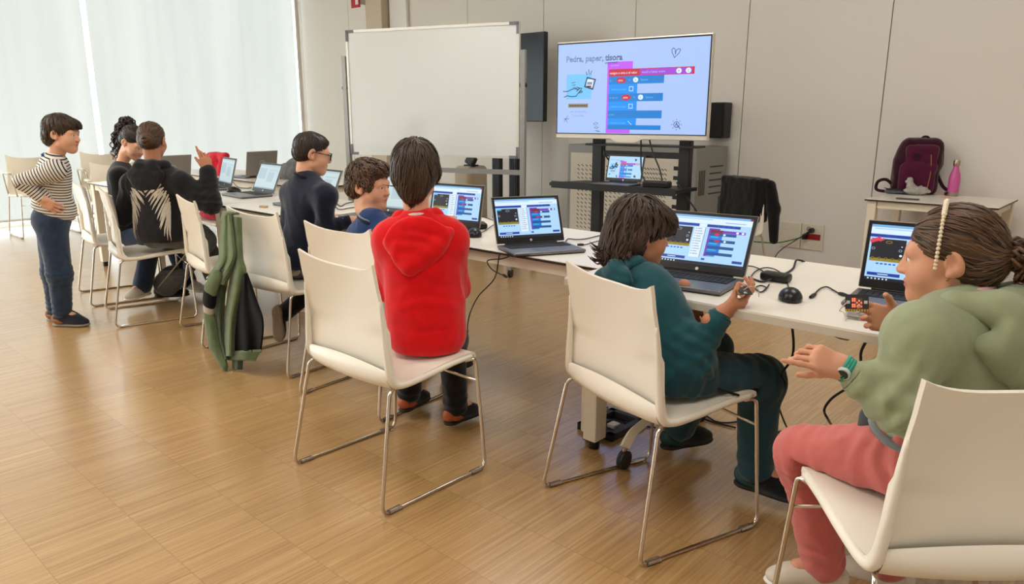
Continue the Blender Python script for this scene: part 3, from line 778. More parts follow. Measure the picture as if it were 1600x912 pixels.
def slide_items(w, h, tv=True):
    R = []
    r = lambda *a: R.append(('r',) + a)
    B = 'tvbg' if tv else 'bg'
    r(0, 0, 1, 1, B, 0)
    ts = h * 0.092
    R.append(('t', 'Pedra, paper, ', 0.058, 0.196, ts, 'ink' if tv else 'grey', 3, 0.0011 if tv else 0))
    R.append(('t', 'tisora', 0.338, 0.196, ts, 'ink' if tv else 'grey', 3, 0.0016 if tv else 0))
    R.append(('l', [(0.338, 0.222), (0.425, 0.219)], 0.004, 'ink', 3)); R.append(('l', [(0.340, 0.234), (0.418, 0.231)], 0.002, 'ink', 3))
    # heart
    R.append(('l', [(0.787, 0.195), (0.772, 0.145), (0.770, 0.115), (0.780, 0.100), (0.790, 0.115), (0.793, 0.165), (0.797, 0.125), (0.812, 0.110), (0.823, 0.120), (0.815, 0.155), (0.787, 0.200)], 0.004, 'ink', 3))
    # picture square with hand and small board
    r(0.065, 0.335, 0.245, 0.615, 'tvsq', 1)
    R.append(('l', [(0.042, 0.525), (0.075, 0.525), (0.10, 0.505), (0.125, 0.495), (0.15, 0.505)], 0.006, 'ink', 3))
    R.append(('l', [(0.13, 0.50), (0.145, 0.480), (0.160, 0.490), (0.140, 0.525), (0.165, 0.490), (0.178, 0.495), (0.155, 0.540), (0.175, 0.520), (0.182, 0.535), (0.15, 0.55)], 0.005, 'ink', 3))
    R.append(('l', [(0.05, 0.59), (0.07, 0.575), (0.11, 0.585), (0.138, 0.580), (0.147, 0.555)], 0.006, 'ink', 3))
    for i in range(3): R.append(('l', [(0.105 + 0.004 * i, 0.430 + 0.028 * i), (0.128 + 0.002 * i, 0.425 + 0.028 * i)], 0.004, 'ink', 3))
    for (a, q) in (((0.206, 0.315), (0.212, 0.345)), ((0.224, 0.29), (0.226, 0.335)), ((0.245, 0.305), (0.237, 0.34))): R.append(('l', [a, q], 0.005, 'ink', 3))
    R.append(('l', [(0.215, 0.375), (0.272, 0.40), (0.255, 0.505), (0.198, 0.475), (0.215, 0.375)], 0.009, 'ink', 4)); r(0.212, 0.395, 0.255, 0.48, 'white', 2)
    for i in range(3): r(0.218 + 0.011 * i, 0.425, 0.225 + 0.011 * i, 0.455, 'ink', 3)
    r(0.212, 0.465, 0.245, 0.485, 'redd', 3)
    r(0.08, 0.665, 0.225, 0.71, 'tan', 1)
    for i in range(9): r(0.09 + 0.0145 * i, 0.68, 0.10 + 0.0145 * i, 0.697, 'ink', 2)
    R.append(('t', 'per en parelles', 0.096, 0.765, h * 0.036, 'ghost', 2, 0)); R.append(('t', '2 microbits', 0.108, 0.812, h * 0.036, 'ghost', 2, 0))
    # scissors, leaf, gear doodles
    R.append(('l', [(0.05, 0.845), (0.088, 0.835)], 0.003, 'ink', 3)); R.append(('l', [(0.078, 0.80), (0.052, 0.875)], 0.003, 'ink', 3)); R.append(('l', [(0.058, 0.83), (0.075, 0.88)], 0.003, 'ink', 3))
    for (u, v, q) in ((0.283, 0.895, 0.5), (0.288, 0.935, 0.1), (0.298, 0.968, -0.6)):
        R.append(('l', [(u - 0.016, v), (u, v - 0.018 * q - 0.008), (u + 0.016, v - 0.02 * q), (u + 0.004, v + 0.012), (u - 0.016, v)], 0.0025, 'ink', 3))
    for k in range(12):
        a0, a1 = k * PI / 6, (k + 1) * PI / 6
        R.append(('l', [(0.822 + 0.017 * math.cos(a0), 0.895 + 0.03 * math.sin(a0)), (0.822 + 0.017 * math.cos(a1), 0.895 + 0.03 * math.sin(a1))], 0.004, 'ink', 3))
    for k in range(8): a = k * PI / 4; R.append(('l', [(0.822 + 0.026 * math.cos(a), 0.895 + 0.045 * math.sin(a)), (0.822 + 0.033 * math.cos(a), 0.895 + 0.058 * math.sin(a))], 0.003, 'ink', 3))
    R.append(('l', [(0.815, 0.905), (0.822, 0.88), (0.828, 0.905), (0.838, 0.92), (0.846, 0.94)], 0.005, 'ink', 4))
    # block program
    r(0.355, 0.215, 0.525, 0.305, 'magenta', 1); r(0.355, 0.215, 0.37, 0.985, 'magenta', 1); r(0.355, 0.945, 0.52, 0.995, 'magenta', 1)
    R.append(('t', 'en iniciar', 0.375, 0.262, h * 0.03, 'tvbg', 2, 0))
    r(0.366, 0.295, 0.915, 0.372, 'red', 2); r(0.575, 0.303, 0.90, 0.365, 'purple', 3)
    R.append(('t', 'assigna a eina a el valor', 0.372, 0.348, h * 0.036, 'white', 4, 0)); R.append(('t', 'escull a l\'atzar entre', 0.585, 0.345, h * 0.034, 'tvbg', 4, 0))
    for u, s_ in ((0.82, '0'), (0.878, '2')): R.append(('o', u, 0.334, 0.017, 0.028, 'white', 4)); R.append(('t', s_, u - 0.005, 0.345, h * 0.03, 'ink', 5, 0))
    r(0.366, 0.372, 0.56, 0.945, 'tvblue', 1)
    for v, u1 in ((0.372, 0.73), (0.56, 0.728), (0.745, 0.725), (0.905, 0.722)):
        hgt = 0.085 if v < 0.8 else 0.05
        r(0.366, v, u1, v + hgt, 'tvblued', 2)
    for v, u, s_ in ((0.415, 0.425, '0'), (0.602, 0.462, '1')):
        R.append(('o', u + 0.026, v, 0.032, 0.033, 'red', 3)); R.append(('t', 'eina', u + 0.006, v + 0.012, h * 0.035, 'white', 4, 0))
        R.append(('o', u + 0.122, v, 0.017, 0.028, 'white', 3)); R.append(('t', s_, u + 0.117, v + 0.012, h * 0.03, 'ink', 4, 0)); R.append(('t', '=', u + 0.075, v + 0.012, h * 0.036, 'tvsq', 4, 0))
        R.append(('t', 'llavors', u + 0.155, v + 0.012, h * 0.034, 'tvsq', 4, 0))
    R.append(('t', 'si', 0.374, 0.427, h * 0.034, 'tvsq', 4, 0)); R.append(('t', 'si no, si', 0.374, 0.614, h * 0.034, 'tvsq', 4, 0)); R.append(('t', 'si no', 0.374, 0.80, h * 0.034, 'tvsq', 4, 0))
    for i, v in enumerate((0.512, 0.70, 0.88)):
        R.append(('t', 'mostra la icona', 0.385, v + 0.01, h * 0.03, 'tvsq', 4, 0))
        R.append(('l', [(0.508, v - 0.025), (0.532, v - 0.025), (0.532, v + 0.02), (0.508, v + 0.02), (0.508, v - 0.025)], 0.004, 'white', 4) if i < 2 else ('l', [(0.505, v - 0.02), (0.53, v + 0.02)], 0.003, 'white', 4))
    return R
LID = mat('grey laptop lid', srgb(150, 145, 138), 0.42, metal=0.25); LAPG = mat('laptop deck', srgb(120, 118, 122), 0.35, metal=0.6); BEZ = mat('laptop bezel', srgb(18, 18, 20), 0.35)
KEY = mat('laptop key', srgb(20, 20, 22), 0.5); LOGO = mat('laptop logo', srgb(214, 214, 212), 0.35, metal=0.15); PAD = mat('track pad', srgb(104, 102, 106), 0.3, metal=0.4)
_SM = {}
def laptop(name_label, x, y, a, lean, W, kind, z=0.74, group='open laptops on the tables', thin=False):
    D, H = W * 0.68, W * 0.665; t = thing('laptop', name_label, 'laptop', (x, y, z), a, group)
    # base wedge
    bs = MB(); bs.box((0, -D / 2, 0.0105), (W, D, 0.013), bevel=0.005, seg=2).box((0, -D / 2, 0.0035), (W * 0.97, D * 0.95, 0.006), mi=1)
    bs.obj('base', [LAPG, BEZ], t)
    kb = MB(); kb.bb((-W * 0.44, -D * 0.50, 0.0168), (W * 0.44, -D * 0.10, 0.0174), 0)
    rows, cols = 6, 15
    for i in range(rows):
        for j in range(cols):
            if i == 5 and 4 <= j <= 8 and j > 4: continue
            kw = W * 0.88 / cols; x0 = -W * 0.44 + kw * j; y1 = -D * 0.10 - D * 0.4 / rows * i
            x1 = x0 + kw * (5 if (i == 5 and j == 4) else 1)
            kb.bb((x0 + 0.0012, y1 - D * 0.4 / rows + 0.0012, 0.0172), (x1 - 0.0012, y1 - 0.0012, 0.0190), 1)
    kb.obj('keyboard', [BEZ, KEY], t)
    MB().bb((-W * 0.16, -D * 0.93, 0.0168), (W * 0.16, -D * 0.56, 0.0173)).obj('touchpad', PAD, t)
    Rl = rx(-lean); c0 = np.array([0, 0, 0.017])
    L_ = lambda x, yy, zz: Rl @ np.array([x, yy, zz]) + c0
    ld = MB(); bm_ = MB().bb((-W / 2, 0.0, 0.004), (W / 2, 0.008, H), bevel=0.005)
    ld.add([L_(*v) for v in bm_.v], bm_.f, 0)
    bz = MB().bb((-W / 2 + 0.003, -0.0015, 0.006), (W / 2 - 0.003, 0.003, H - 0.003), bevel=0.0012); ld.add([L_(*v) for v in bz.v], bz.f, 1)
    lid = ld.obj('lid', [LID, BEZ], t)
    hg = MB().cyl(L_(-W * 0.38, 0.004, 0.002), L_(W * 0.38, 0.004, 0.002), 0.006, 10).obj('hinge', BEZ, t, smooth='auto')
    sw, sh = W * 0.915, H * 0.80
    key = (kind, round(W, 3))
    if key not in _SM:
        it = editor_items(1 if kind == 'editor_red' else 0) if kind.startswith('editor') else (slide_items(sw, sh, False) if kind == 'slide' else
             [('r', 0, 0, 1, 1, 'pale', 0), ('r', 0, 0, 1, 0.06, 'pale2', 1), ('r', 0.05, 0.16, 0.4, 0.6, 'pale2', 1), ('r', 0.5, 0.2, 0.9, 0.24, 'pale2', 1), ('r', 0.5, 0.3, 0.8, 0.7, 'pale2', 1), ('r', 0, 0.95, 1, 1, 'grey', 1)])
        _SM[key] = screen_mesh(sw, sh, it, 'screen picture')
    s = bpy.data.objects.new('screen', _SM[key]); COL.objects.link(s); s.parent = lid
    p = L_(0, -0.0021, H * 0.535); s.location = p; s.rotation_euler = (-lean, 0, 0)
    lg = MB().lathe([(0.0001, 0), (W * 0.017, 0), (W * 0.017, 0.0006)], (0, 0, 0), 20, R=rx(PI / 2))
    V = [L_(v[0], v[1] - 0.0017, v[2] + H * 0.068) for v in lg.v]; m1 = MB(); m1.add(V, lg.f)
    m1.obj('front_logo', LOGO, lid)
    # lid badge: ring with slanted letters
    bd = MB(); ring = [(0.026 * math.cos(q), 0, 0.026 * math.sin(q)) for q in np.linspace(0, 2 * PI, 33)[:-1]]
    bd.tube(ring, 0.0016, 6, closed=True); bd.text('hp', 0.036, (0.017, 0.0, -0.010), (-1, 0, 0), (-0.25, 0, 1), depthv=0.0004)
    m2 = MB(); m2.add([L_(v[0], v[1] + 0.0085, v[2] + H * 0.52) for v in bd.v], bd.f); m2.obj('lid_badge', LOGO, lid)
    return t
laptop('open laptop right of the red hoodie, partly hidden by it', -2.712, 2.553, 0.158, 0.227, 0.33, 'editor')
laptop('open laptop between the red and teal hoodies, its keyboard in full view', -2.096, 2.448, 1.09, 0.382, 0.326, 'editor')
laptop('open laptop the child in teal sits at', -1.243, 2.365, 0.122, 0.50, 0.353, 'editor')
laptop('open laptop of the girl in green, with a black board on a white page', -0.565, 2.534, 0.103, 0.244, 0.341, 'editor_red')
laptop('open laptop with a pale screen, nearest the raised hand of the winged hoodie', -5.68, 2.84, -0.188, 0.268, 0.35, 'pale')
laptop('open pale-screened laptop in full view between the winged hoodie and the glasses', -4.999, 2.787, -0.07, 0.422, 0.346, 'pale')
laptop('open laptop with a pale screen, beyond the chest of the boy with glasses', -4.178, 2.72, -0.07, 0.42, 0.345, 'pale')
laptop('open laptop between the heads of the blue tee boy and the red hoodie', -3.40, 2.68, 0.10, 0.35, 0.34, 'pale')
laptop('grey laptop seen from behind, a round badge on its lid, on the second row table', -6.46, 3.60, -1.401, 0.2, 0.353, 'pale')
laptop('plain grey laptop lid right beside the head of the winged hoodie', -6.40, 2.74, -1.40, 0.21, 0.345, 'pale')

# --- television on a mobile stand
TVY = 4.7193; tv = thing('television', 'large white-framed television showing a pale blue slide with code blocks', 'television', (-3.113, TVY, 1.4997), 0.1265)
w_, h_ = 1.24, 0.7205
TVF = mat('tv frame', srgb(212, 208, 198), 0.3, metal=0.3)
b = MB().bb((-w_ / 2, 0.0, -h_ / 2), (w_ / 2, 0.045, h_ / 2), 0, bevel=0.006).bb((-w_ / 2 + 0.006, -0.004, -h_ / 2 + 0.036), (w_ / 2 - 0.008, 0.002, h_ / 2 - 0.010), 1)
b.bb((-0.42, 0.045, -0.28), (0.42, 0.075, 0.25), 1, bevel=0.02); b.obj('case', [TVF, BLK], tv)
MB().prism([(-0.13, -h_ / 2 + 0.004), (-0.07, -h_ / 2 - 0.022), (0.07, -h_ / 2 - 0.022), (0.13, -h_ / 2 + 0.004), (0.10, -h_ / 2 + 0.022), (-0.10, -h_ / 2 + 0.022)], -0.012, 0.004, R=np.array([[1, 0, 0], [0, 0, 1], [0, 1, 0]])).obj('logo_bar', TVF, tv)
sw, sh = w_ - 0.030, h_ - 0.062
so_ = bpy.data.objects.new('screen', screen_mesh(sw, sh, slide_items(sw, sh), 'slide')); COL.objects.link(so_); so_.parent = tv; so_.location = (0.0, -0.0045, 0.011)
STB = mat('stand black', srgb(30, 31, 34), 0.45)
st = thing('tv_stand', 'black mobile television stand with two posts and a shelf', 'stand', (-3.10, 4.90, 0), 0.06)
for sx in (-0.375, 0.375):
    MB().bb((sx - 0.045, -0.03, 0.08), (sx + 0.045, 0.03, 1.75), bevel=0.006).obj('post', STB, st)
    ft = MB().bb((sx - 0.035, -0.36, 0.062), (sx + 0.035, 0.34, 0.11), bevel=0.01).obj('foot', STB, st)
    for yy in (-0.31, 0.30): caster((sx, yy, -0.0), ft)
MB().bb((-0.33, -0.022, 1.00), (0.33, 0.022, 1.045), bevel=0.004).obj('cross_bar', STB, st)
MB().bb((-0.33, -0.022, 0.16), (0.33, 0.022, 0.21), bevel=0.004).obj('lower_bar', STB, st)
MB().bb((-0.36, -0.06, 1.35), (0.36, -0.03, 1.38)).bb((-0.36, -0.06, 1.62), (0.36, -0.03, 1.65)).obj('tv_bracket', STB, st)
sf = MB().prism([(-0.62, -0.33), (0.47, -0.33), (0.47, 0.02), (-0.50, 0.02)], 0.775, 0.80).obj('shelf', STB, st)
MB().bb((-0.60, -0.335, 0.76), (0.47, -0.325, 0.812)).obj('shelf_lip', STB, sf)
MB().bb((-0.44, -0.10, 1.085), (0.50, 0.05, 1.10)).obj('top_shelf', STB, st)
laptop('small open laptop on the television stand shelf showing the same slide', -3.18, 4.79, 0.10, 0.25, 0.315, 'slide', z=0.80, group=None)
# --- second, dark screen behind the whiteboard
d2 = thing('dark_screen', 'black switched-off screen on twin black posts behind the whiteboard', 'screen', (-5.5, 5.95, 0), 0.02)
top2, bot2 = at_y(853, 49, 5.95)[2], at_y(853, 190, 5.95)[2]; xr = at_y(852, 100, 5.95)[0] + 5.5
MB().bb((xr - 1.25, -0.03, bot2), (xr, 0.03, top2), bevel=0.006).obj('panel', mat('black glass', srgb(22, 23, 26), 0.4), d2)
MB().bb((xr - 1.24, -0.0315, bot2 + 0.01), (xr - 0.01, -0.0295, top2 - 0.01)).obj('glass', mat('dark glass', srgb(28, 29, 34), 0.25, spec=0.25), d2)
for px in (774, 800):
    X = at_y(px, 300, 5.98)[0] + 5.5
    m = MB().bb((X - 0.055, 0.04, 0.03), (X + 0.055, 0.10, top2 - 0.15), bevel=0.004)
    for q in (-0.03, 0, 0.03): m.bb((X + q - 0.006, 0.034, 0.05), (X + q + 0.006, 0.041, bot2 + 0.05))
    m.obj('post', STB, d2)
MB().bb((-0.45, -0.28, 0), (0.42, 0.38, 0.03), bevel=0.01).obj('base_plate', STB, d2)
# --- whiteboard on its rolling frame
wb = thing('whiteboard', 'large white marker board in a grey rolling frame', 'whiteboard', (-5.0, 4.45, 0), 0.3298)
s_ = 1.675 / 1.8; WBP = np.array([-5.2969, 4.7204, 1.5197]); WBP = CAMP + (WBP - CAMP) * s_
wb.location = (WBP[0], WBP[1], 0); ww, wh, wz = 1.8 * s_, 1.8 * s_ / 1.542, WBP[2]
WBM = mat('board enamel', srgb(218, 222, 222), 0.12, coat=0.5); ALG = mat('board frame', srgb(214, 214, 208), 0.35, metal=0.4); DG = mat('grey corner', srgb(112, 116, 124), 0.5); POSTG = mat('grey post', srgb(150, 151, 150), 0.4, metal=0.4)
MB().bb((-ww / 2 + 0.012, -0.008, wz - wh / 2 + 0.012), (ww / 2 - 0.012, 0.012, wz + wh / 2 - 0.012)).obj('board', WBM, wb)
fr = MB()
for sx in (-1, 1): fr.bb((sx * (ww / 2 - 0.008) - 0.011, -0.014, wz - wh / 2), (sx * (ww / 2 - 0.008) + 0.011, 0.016, wz + wh / 2))
for sz in (-1, 1): fr.bb((-ww / 2, -0.014, wz + sz * (wh / 2 - 0.011) - 0.011), (ww / 2, 0.016, wz + sz * (wh / 2 - 0.011) + 0.011))
fr.obj('frame', ALG, wb)
for sx in (-1, 1):
    for sz in (-1, 1):
        cx, cz = sx * ww / 2, wz + sz * wh / 2
        MB().bb((min(cx, cx - sx * 0.085), -0.017, min(cz, cz - sz * 0.024)), (max(cx, cx - sx * 0.085), 0.019, max(cz, cz - sz * 0.024))).bb((min(cx, cx - sx * 0.022), -0.017, min(cz, cz - sz * 0.095)), (max(cx, cx - sx * 0.022), 0.019, max(cz, cz - sz * 0.095))).obj('corner_cap', DG, wb)
for sx in (-1, 1):
    X = sx * (ww / 2 + 0.035)
    MB().bb((X - 0.022, -0.018, 0.09), (X + 0.022, 0.022, wz + wh * 0.30), bevel=0.004).obj('post', POSTG, wb)
    kn = MB().cyl((X - sx * 0.03, 0, wz + 0.05), (X + sx * 0.03, 0, wz + 0.05), 0.016, 12).obj('pivot_knob', BLK, wb, smooth='auto')
    ft = MB().bb((X - 0.022, -0.30, 0.065), (X + 0.022, 0.30, 0.10), bevel=0.004).obj('foot', POSTG, wb)
    for yy in (-0.26, 0.26): caster((X, yy, 0), ft)
MB().bb((-ww / 2 - 0.02, -0.014, wz - wh / 2 - 0.135), (ww / 2 + 0.02, 0.014, wz - wh / 2 - 0.095)).obj('cross_bar', POSTG, wb)
# --- laptop charging cabinet
CY = 5.86; cr = at_y(1090, 231, CY); cl_ = at_y(888, 222, CY)
cab = thing('charging_cabinet', 'grey and cream metal cabinet with perforated doors behind the television', 'cabinet', ((cr[0] + cl_[0]) / 2, CY, 0))
cw = (cr[0] - cl_[0]) / 2; ch_ = float(cr[2])
CG = mat('cabinet grey', srgb(150, 150, 146), 0.45, metal=0.2); CC = mat('cabinet cream', srgb(226, 220, 205), 0.45); HOLE = mat('dark hole', srgb(70, 66, 60), 0.8)
MB().bb((-cw, 0, 0.05), (cw, 0.58, ch_), 0, bevel=0.006).bb((-cw + 0.02, 0.02, 0), (cw - 0.02, 0.56, 0.05), 1).obj('body', [CG, BLK], cab)
sd = MB()
for i in range(4): sd.bb((cw, 0.06 + 0.03 * i, ch_ - 0.42), (cw + 0.003, 0.072 + 0.03 * i, ch_ - 0.20))
for i in range(5): sd.bb((cw, 0.25, ch_ - 0.18 - 0.06 * i), (cw + 0.003, 0.50 - 0.03 * (i % 2), ch_ - 0.168 - 0.06 * i))
sd.obj('side_vent', HOLE, cab)
for k, (a0, a1) in enumerate(((-cw + 0.05, -0.02 * cw), (0.02 * cw, cw - 0.05))):
    d = MB().bb((a0, -0.02, 0.10), (a1, 0.0, ch_ - 0.08), bevel=0.003).obj('door', CC, cab)
    sl = MB(); n_ = 0
    for i in range(18):
        z0 = 0.16 + i * (ch_ - 0.32) / 18
        for j in range(11):
            X = a0 + 0.10 + (a1 - a0 - (0.34 if k else 0.16)) * j / 10
            sl.box((X, -0.0205, z0), (0.030, 0.002, 0.007), R=ry(0.6))
    sl.obj('slots', HOLE, d)
    if k:
        sk = MB()
        for i in range(5): sk.bb((a1 - 0.16, -0.0225, ch_ - 0.20 - 0.085 * i), (a1 - 0.10, -0.0195, ch_ - 0.165 - 0.085 * i))
        sk.obj('indicator_marks', BLK, d)
MB().bb((-0.05, -0.023, ch_ - 0.54), (0.0, -0.020, ch_ - 0.50)).obj('warning_label', mat('label yellow', srgb(220, 190, 40), 0.5), cab)
# --- black speaker on the wall right of the television
p0, p1 = at_y(1104, 160, 6.35), at_y(1126, 216, 6.35)
spk = thing('wall_speaker', 'small black speaker box on the wall right of the television', 'speaker', ((p0[0] + p1[0]) / 2, WALL_Y, (p0[2] + p1[2]) / 2))
hw, hh = (p1[0] - p0[0]) / 2 + 0.03, (p0[2] - p1[2]) / 2
MB().bb((-hw, -0.16, -hh), (hw, -0.02, hh), bevel=0.008).obj('box', BLK, spk); MB().bb((-hw * 0.85, -0.168, -hh * 0.92), (hw * 0.85, -0.158, hh * 0.92), bevel=0.003).obj('grille', mat('speaker cloth', srgb(30, 30, 31), 0.9), spk)
MB().bb((-0.03, -0.02, -0.04), (0.03, 0.0, 0.04)).obj('wall_bracket', BLK, spk)
# --- beige lectern with a black handset behind the whiteboard frame
lc = at_y(716, 290, 5.25); lz = float(at_y(716, 244, 5.25)[2]) - 0.10
le = thing('lectern', 'beige rounded lectern seen under the whiteboard', 'lectern', (lc[0], 5.40, 0))
MB().bb((-0.10, -0.13, 0.02), (0.14, 0.16, lz), bevel=0.05, seg=5).bb((-0.14, -0.16, 0), (0.18, 0.2, 0.03), bevel=0.01).obj('body', PIL, le, smooth='auto')
hd = thing('black_handset', 'black handset on the beige lectern below the whiteboard', 'telephone', (lc[0] + 0.07, 5.37, lz + 0.001))
MB().box((0, 0, 0.055), (0.13, 0.05, 0.10), R=rx(-0.3) @ ry(0.35), bevel=0.015).obj('handset', BLK, hd); MB().box((0, 0, 0.006), (0.12, 0.10, 0.014), bevel=0.004).obj('cradle', BLK, hd)

# =================================================================== people: builders
FH = np.array([-math.cos(CAM_YAW), math.sin(CAM_YAW), 0.0]); RT = np.array([_rt[0], _rt[1], 0.0]); RT /= np.linalg.norm(RT)
class Base:
    """joints measured on the photo, on vertical planes through the figure's seat (off: metres farther away)"""
    def __init__(s, u, v, d): s.pel = at_d(u, v, d); s.h = float(s.pel @ FH)
    def __call__(s, u, v, off=0.0):
        d = ray(u, v); return CAMP + d * ((s.h + off - CAMP @ FH) / (d @ FH))
def U(v): v = np.asarray(v, float); return v / np.linalg.norm(v)
def torso_frame(J):
    u = U(J['neck'] - J['pel']); r = J['sR'] - J['sL']; r = U(r - u * (r @ u)); f = np.cross(u, r)
    return np.stack([r, f, u], 1)

SKIN = {}
def skin(name, rgb):
    if name in SKIN: return SKIN[name]
    M = mat('skin ' + name, srgb(*rgb), 0.5, spec=0.35, sss=0.12)
    N, L, b = nodes(M)
    at_ = N.new('ShaderNodeAttribute'); at_.attribute_name = 'lip'
    mx = N.new('ShaderNodeMix'); mx.data_type = 'RGBA'
    c = srgb(*rgb); mx.inputs[6].default_value = (*c, 1); mx.inputs[7].default_value = (c[0] * 0.72, c[1] * 0.36, c[2] * 0.36, 1)
    L.new(at_.outputs['Fac'], mx.inputs[0]); L.new(mx.outputs[2], b.inputs['Base Color'])
    tc = N.new('ShaderNodeTexCoord'); tx = N.new('ShaderNodeTexNoise'); tx.inputs['Scale'].default_value = 260; bp = N.new('ShaderNodeBump'); bp.inputs['Strength'].default_value = 0.08; bp.inputs['Distance'].default_value = 0.001
    L.new(tc.outputs['Object'], tx.inputs[0]); L.new(tx.outputs[0], bp.inputs['Height']); L.new(bp.outputs[0], b.inputs['Normal'])
    SKIN[name] = M; return M
EYEW = mat('eye white', srgb(225, 222, 216), 0.2); EYEB = mat('iris brown', srgb(52, 32, 20), 0.15); NAIL = mat('nail', srgb(226, 176, 160), 0.3)

def head_prims():
    P_ = [ell((0, -0.014, 0.032), (0.070, 0.087, 0.073), k=0.02), ell((0, 0.030, -0.020), (0.058, 0.058, 0.078), k=0.03),
          ell((0, 0.052, -0.080), (0.030, 0.030, 0.024), k=0.03), ell((-0.034, 0.052, -0.034), (0.026, 0.026, 0.028), k=0.03), ell((0.034, 0.052, -0.034), (0.026, 0.026, 0.028), k=0.03),
          cap((-0.045, 0.006, -0.062), (0.0, 0.06, -0.088), 0.016, 0.014, k=0.03), cap((0.045, 0.006, -0.062), (0.0, 0.06, -0.088), 0.016, 0.014, k=0.03),
          cap((-0.036, 0.072, 0.018), (0.036, 0.072, 0.018), 0.0125, k=0.02),
          ell((-0.029, 0.093, 0.001), (0.017, 0.013, 0.010), k=0.012, sub=True), ell((0.029, 0.093, 0.001), (0.017, 0.013, 0.010), k=0.012, sub=True),
          cap((0, 0.080, 0.008), (0, 0.098, -0.026), 0.0075, 0.0105, k=0.012), ell((-0.0095, 0.090, -0.029), (0.0075, 0.009, 0.0065), k=0.006), ell((0.0095, 0.090, -0.029), (0.0075, 0.009, 0.0065), k=0.006),
          ell((0, 0.0855, -0.0515), (0.020, 0.0085, 0.0050), k=0.005), ell((0, 0.0845, -0.0605), (0.017, 0.0085, 0.0058), k=0.005), ell((0, 0.094, -0.056), (0.019, 0.006, 0.0015), k=0.003, sub=True),
          cap((0, -0.022, -0.05), (0, -0.028, -0.115), 0.040, 0.038, k=0.03)]
    for sx in (-1, 1):
        R = ry(sx * 0.12) @ rx(-0.2) @ rz(sx * 0.35)
        P_ += [ell((sx * 0.073, -0.010, -0.004), (0.0085, 0.019, 0.030), R, k=0.008), ell((sx * 0.080, -0.005, 0.001), (0.006, 0.009, 0.015), R, k=0.006, sub=True), ell((sx * 0.071, 0.0, -0.026), (0.008, 0.009, 0.010), k=0.008)]
    return P_
def lid_prims():
    return [ell((-0.029, 0.0725, 0.0085), (0.0150, 0.0135, 0.0065), k=0.003), ell((0.029, 0.0725, 0.0085), (0.0150, 0.0135, 0.0065), k=0.003), ell((-0.029, 0.0725, -0.0085), (0.0140, 0.0125, 0.0045), k=0.003), ell((0.029, 0.0725, -0.0085), (0.0140, 0.0125, 0.0045), k=0.003)]

def hand_prims(w, d, n, side=1, curls=(0.4, 0.5, 0.6, 0.7), thumb=0.6, s=0.86, spread=0.06, thumb_out=0.75, tips=None):
    """w wrist, d towards the fingers, n out of the palm; side=+1: thumb on the +x side where x = d x n"""
    d = U(d); n = np.asarray(n, float); n = U(n - d * (n @ d)); x = np.cross(d, n) * side
    R = np.stack([x, d, n], 1); pr = []
    kx = [0.030, 0.010, -0.010, -0.028]; ky = [0.082, 0.086, 0.082, 0.074]
    for i in range(4): pr.append(cap((kx[i] * 0.55, 0.008, 0), (kx[i], ky[i] - 0.006, 0), 0.0135, 0.0115, k=0.014))
    pr.append(ell((0.004, 0.048, 0.001), (0.034, 0.042, 0.0125), k=0.012))
    pr.append(cap((0, -0.05, 0), (0, 0.012, 0), 0.0235, 0.021, k=0.02))
    L_ = [(0.040, 0.024, 0.020), (0.043, 0.028, 0.021), (0.040, 0.026, 0.020), (0.031, 0.019, 0.017)]
    rad = [0.0085, 0.0088, 0.0083, 0.0072]; nails = []
    for i in range(4):
        p = np.array([kx[i], ky[i] - 0.004, 0.0]); a = 0.0; sp = spread * (1.2 - i) * 1.2
        c = curls[i]
        for j in range(3):
            a += (c * (0.85, 1.15, 0.8)[j]) if np.isscalar(c) else c[j]
            dr = np.array([math.sin(sp) * math.cos(a), math.cos(sp) * math.cos(a), math.sin(a)])
            q = p + dr * L_[i][j]; r0 = rad[i] * (1 - 0.08 * j); r1 = rad[i] * (0.94 - 0.1 * j)
            pr.append(cap(p, q, r0, r1, k=0.004)); pr.append(ell(p, r0 * 1.06, k=0.004)); p = q
        up = np.cross(dr, [1.0, 0, 0]) if abs(dr[0]) < 0.9 else np.array([0, 0, 1.0])
        nails.append((p - dr * 0.003, dr, -np.array([0, -math.sin(a), math.cos(a)]), rad[i]))
    t0 = np.array([0.016, 0.016, 0.006]); a = thumb_out
    d1 = U([math.sin(a), math.cos(a), 0.35]); t1 = t0 + d1 * 0.040
    d2 = U([math.sin(a * 0.6) , math.cos(a * 0.6), 0.35 + thumb * 0.7]); t2 = t1 + d2 * 0.030
    d3 = U([math.sin(a * 0.25), math.cos(a * 0.3), 0.35 + thumb * 1.1]); t3 = t2 + d3 * 0.024
    pr += [cap(t0, t1, 0.0155, 0.0115, k=0.016), cap(t1, t2, 0.0105, 0.0098, k=0.005), cap(t2, t3, 0.0098, 0.0080, k=0.004)]
    return xf(pr, R, w, s), R

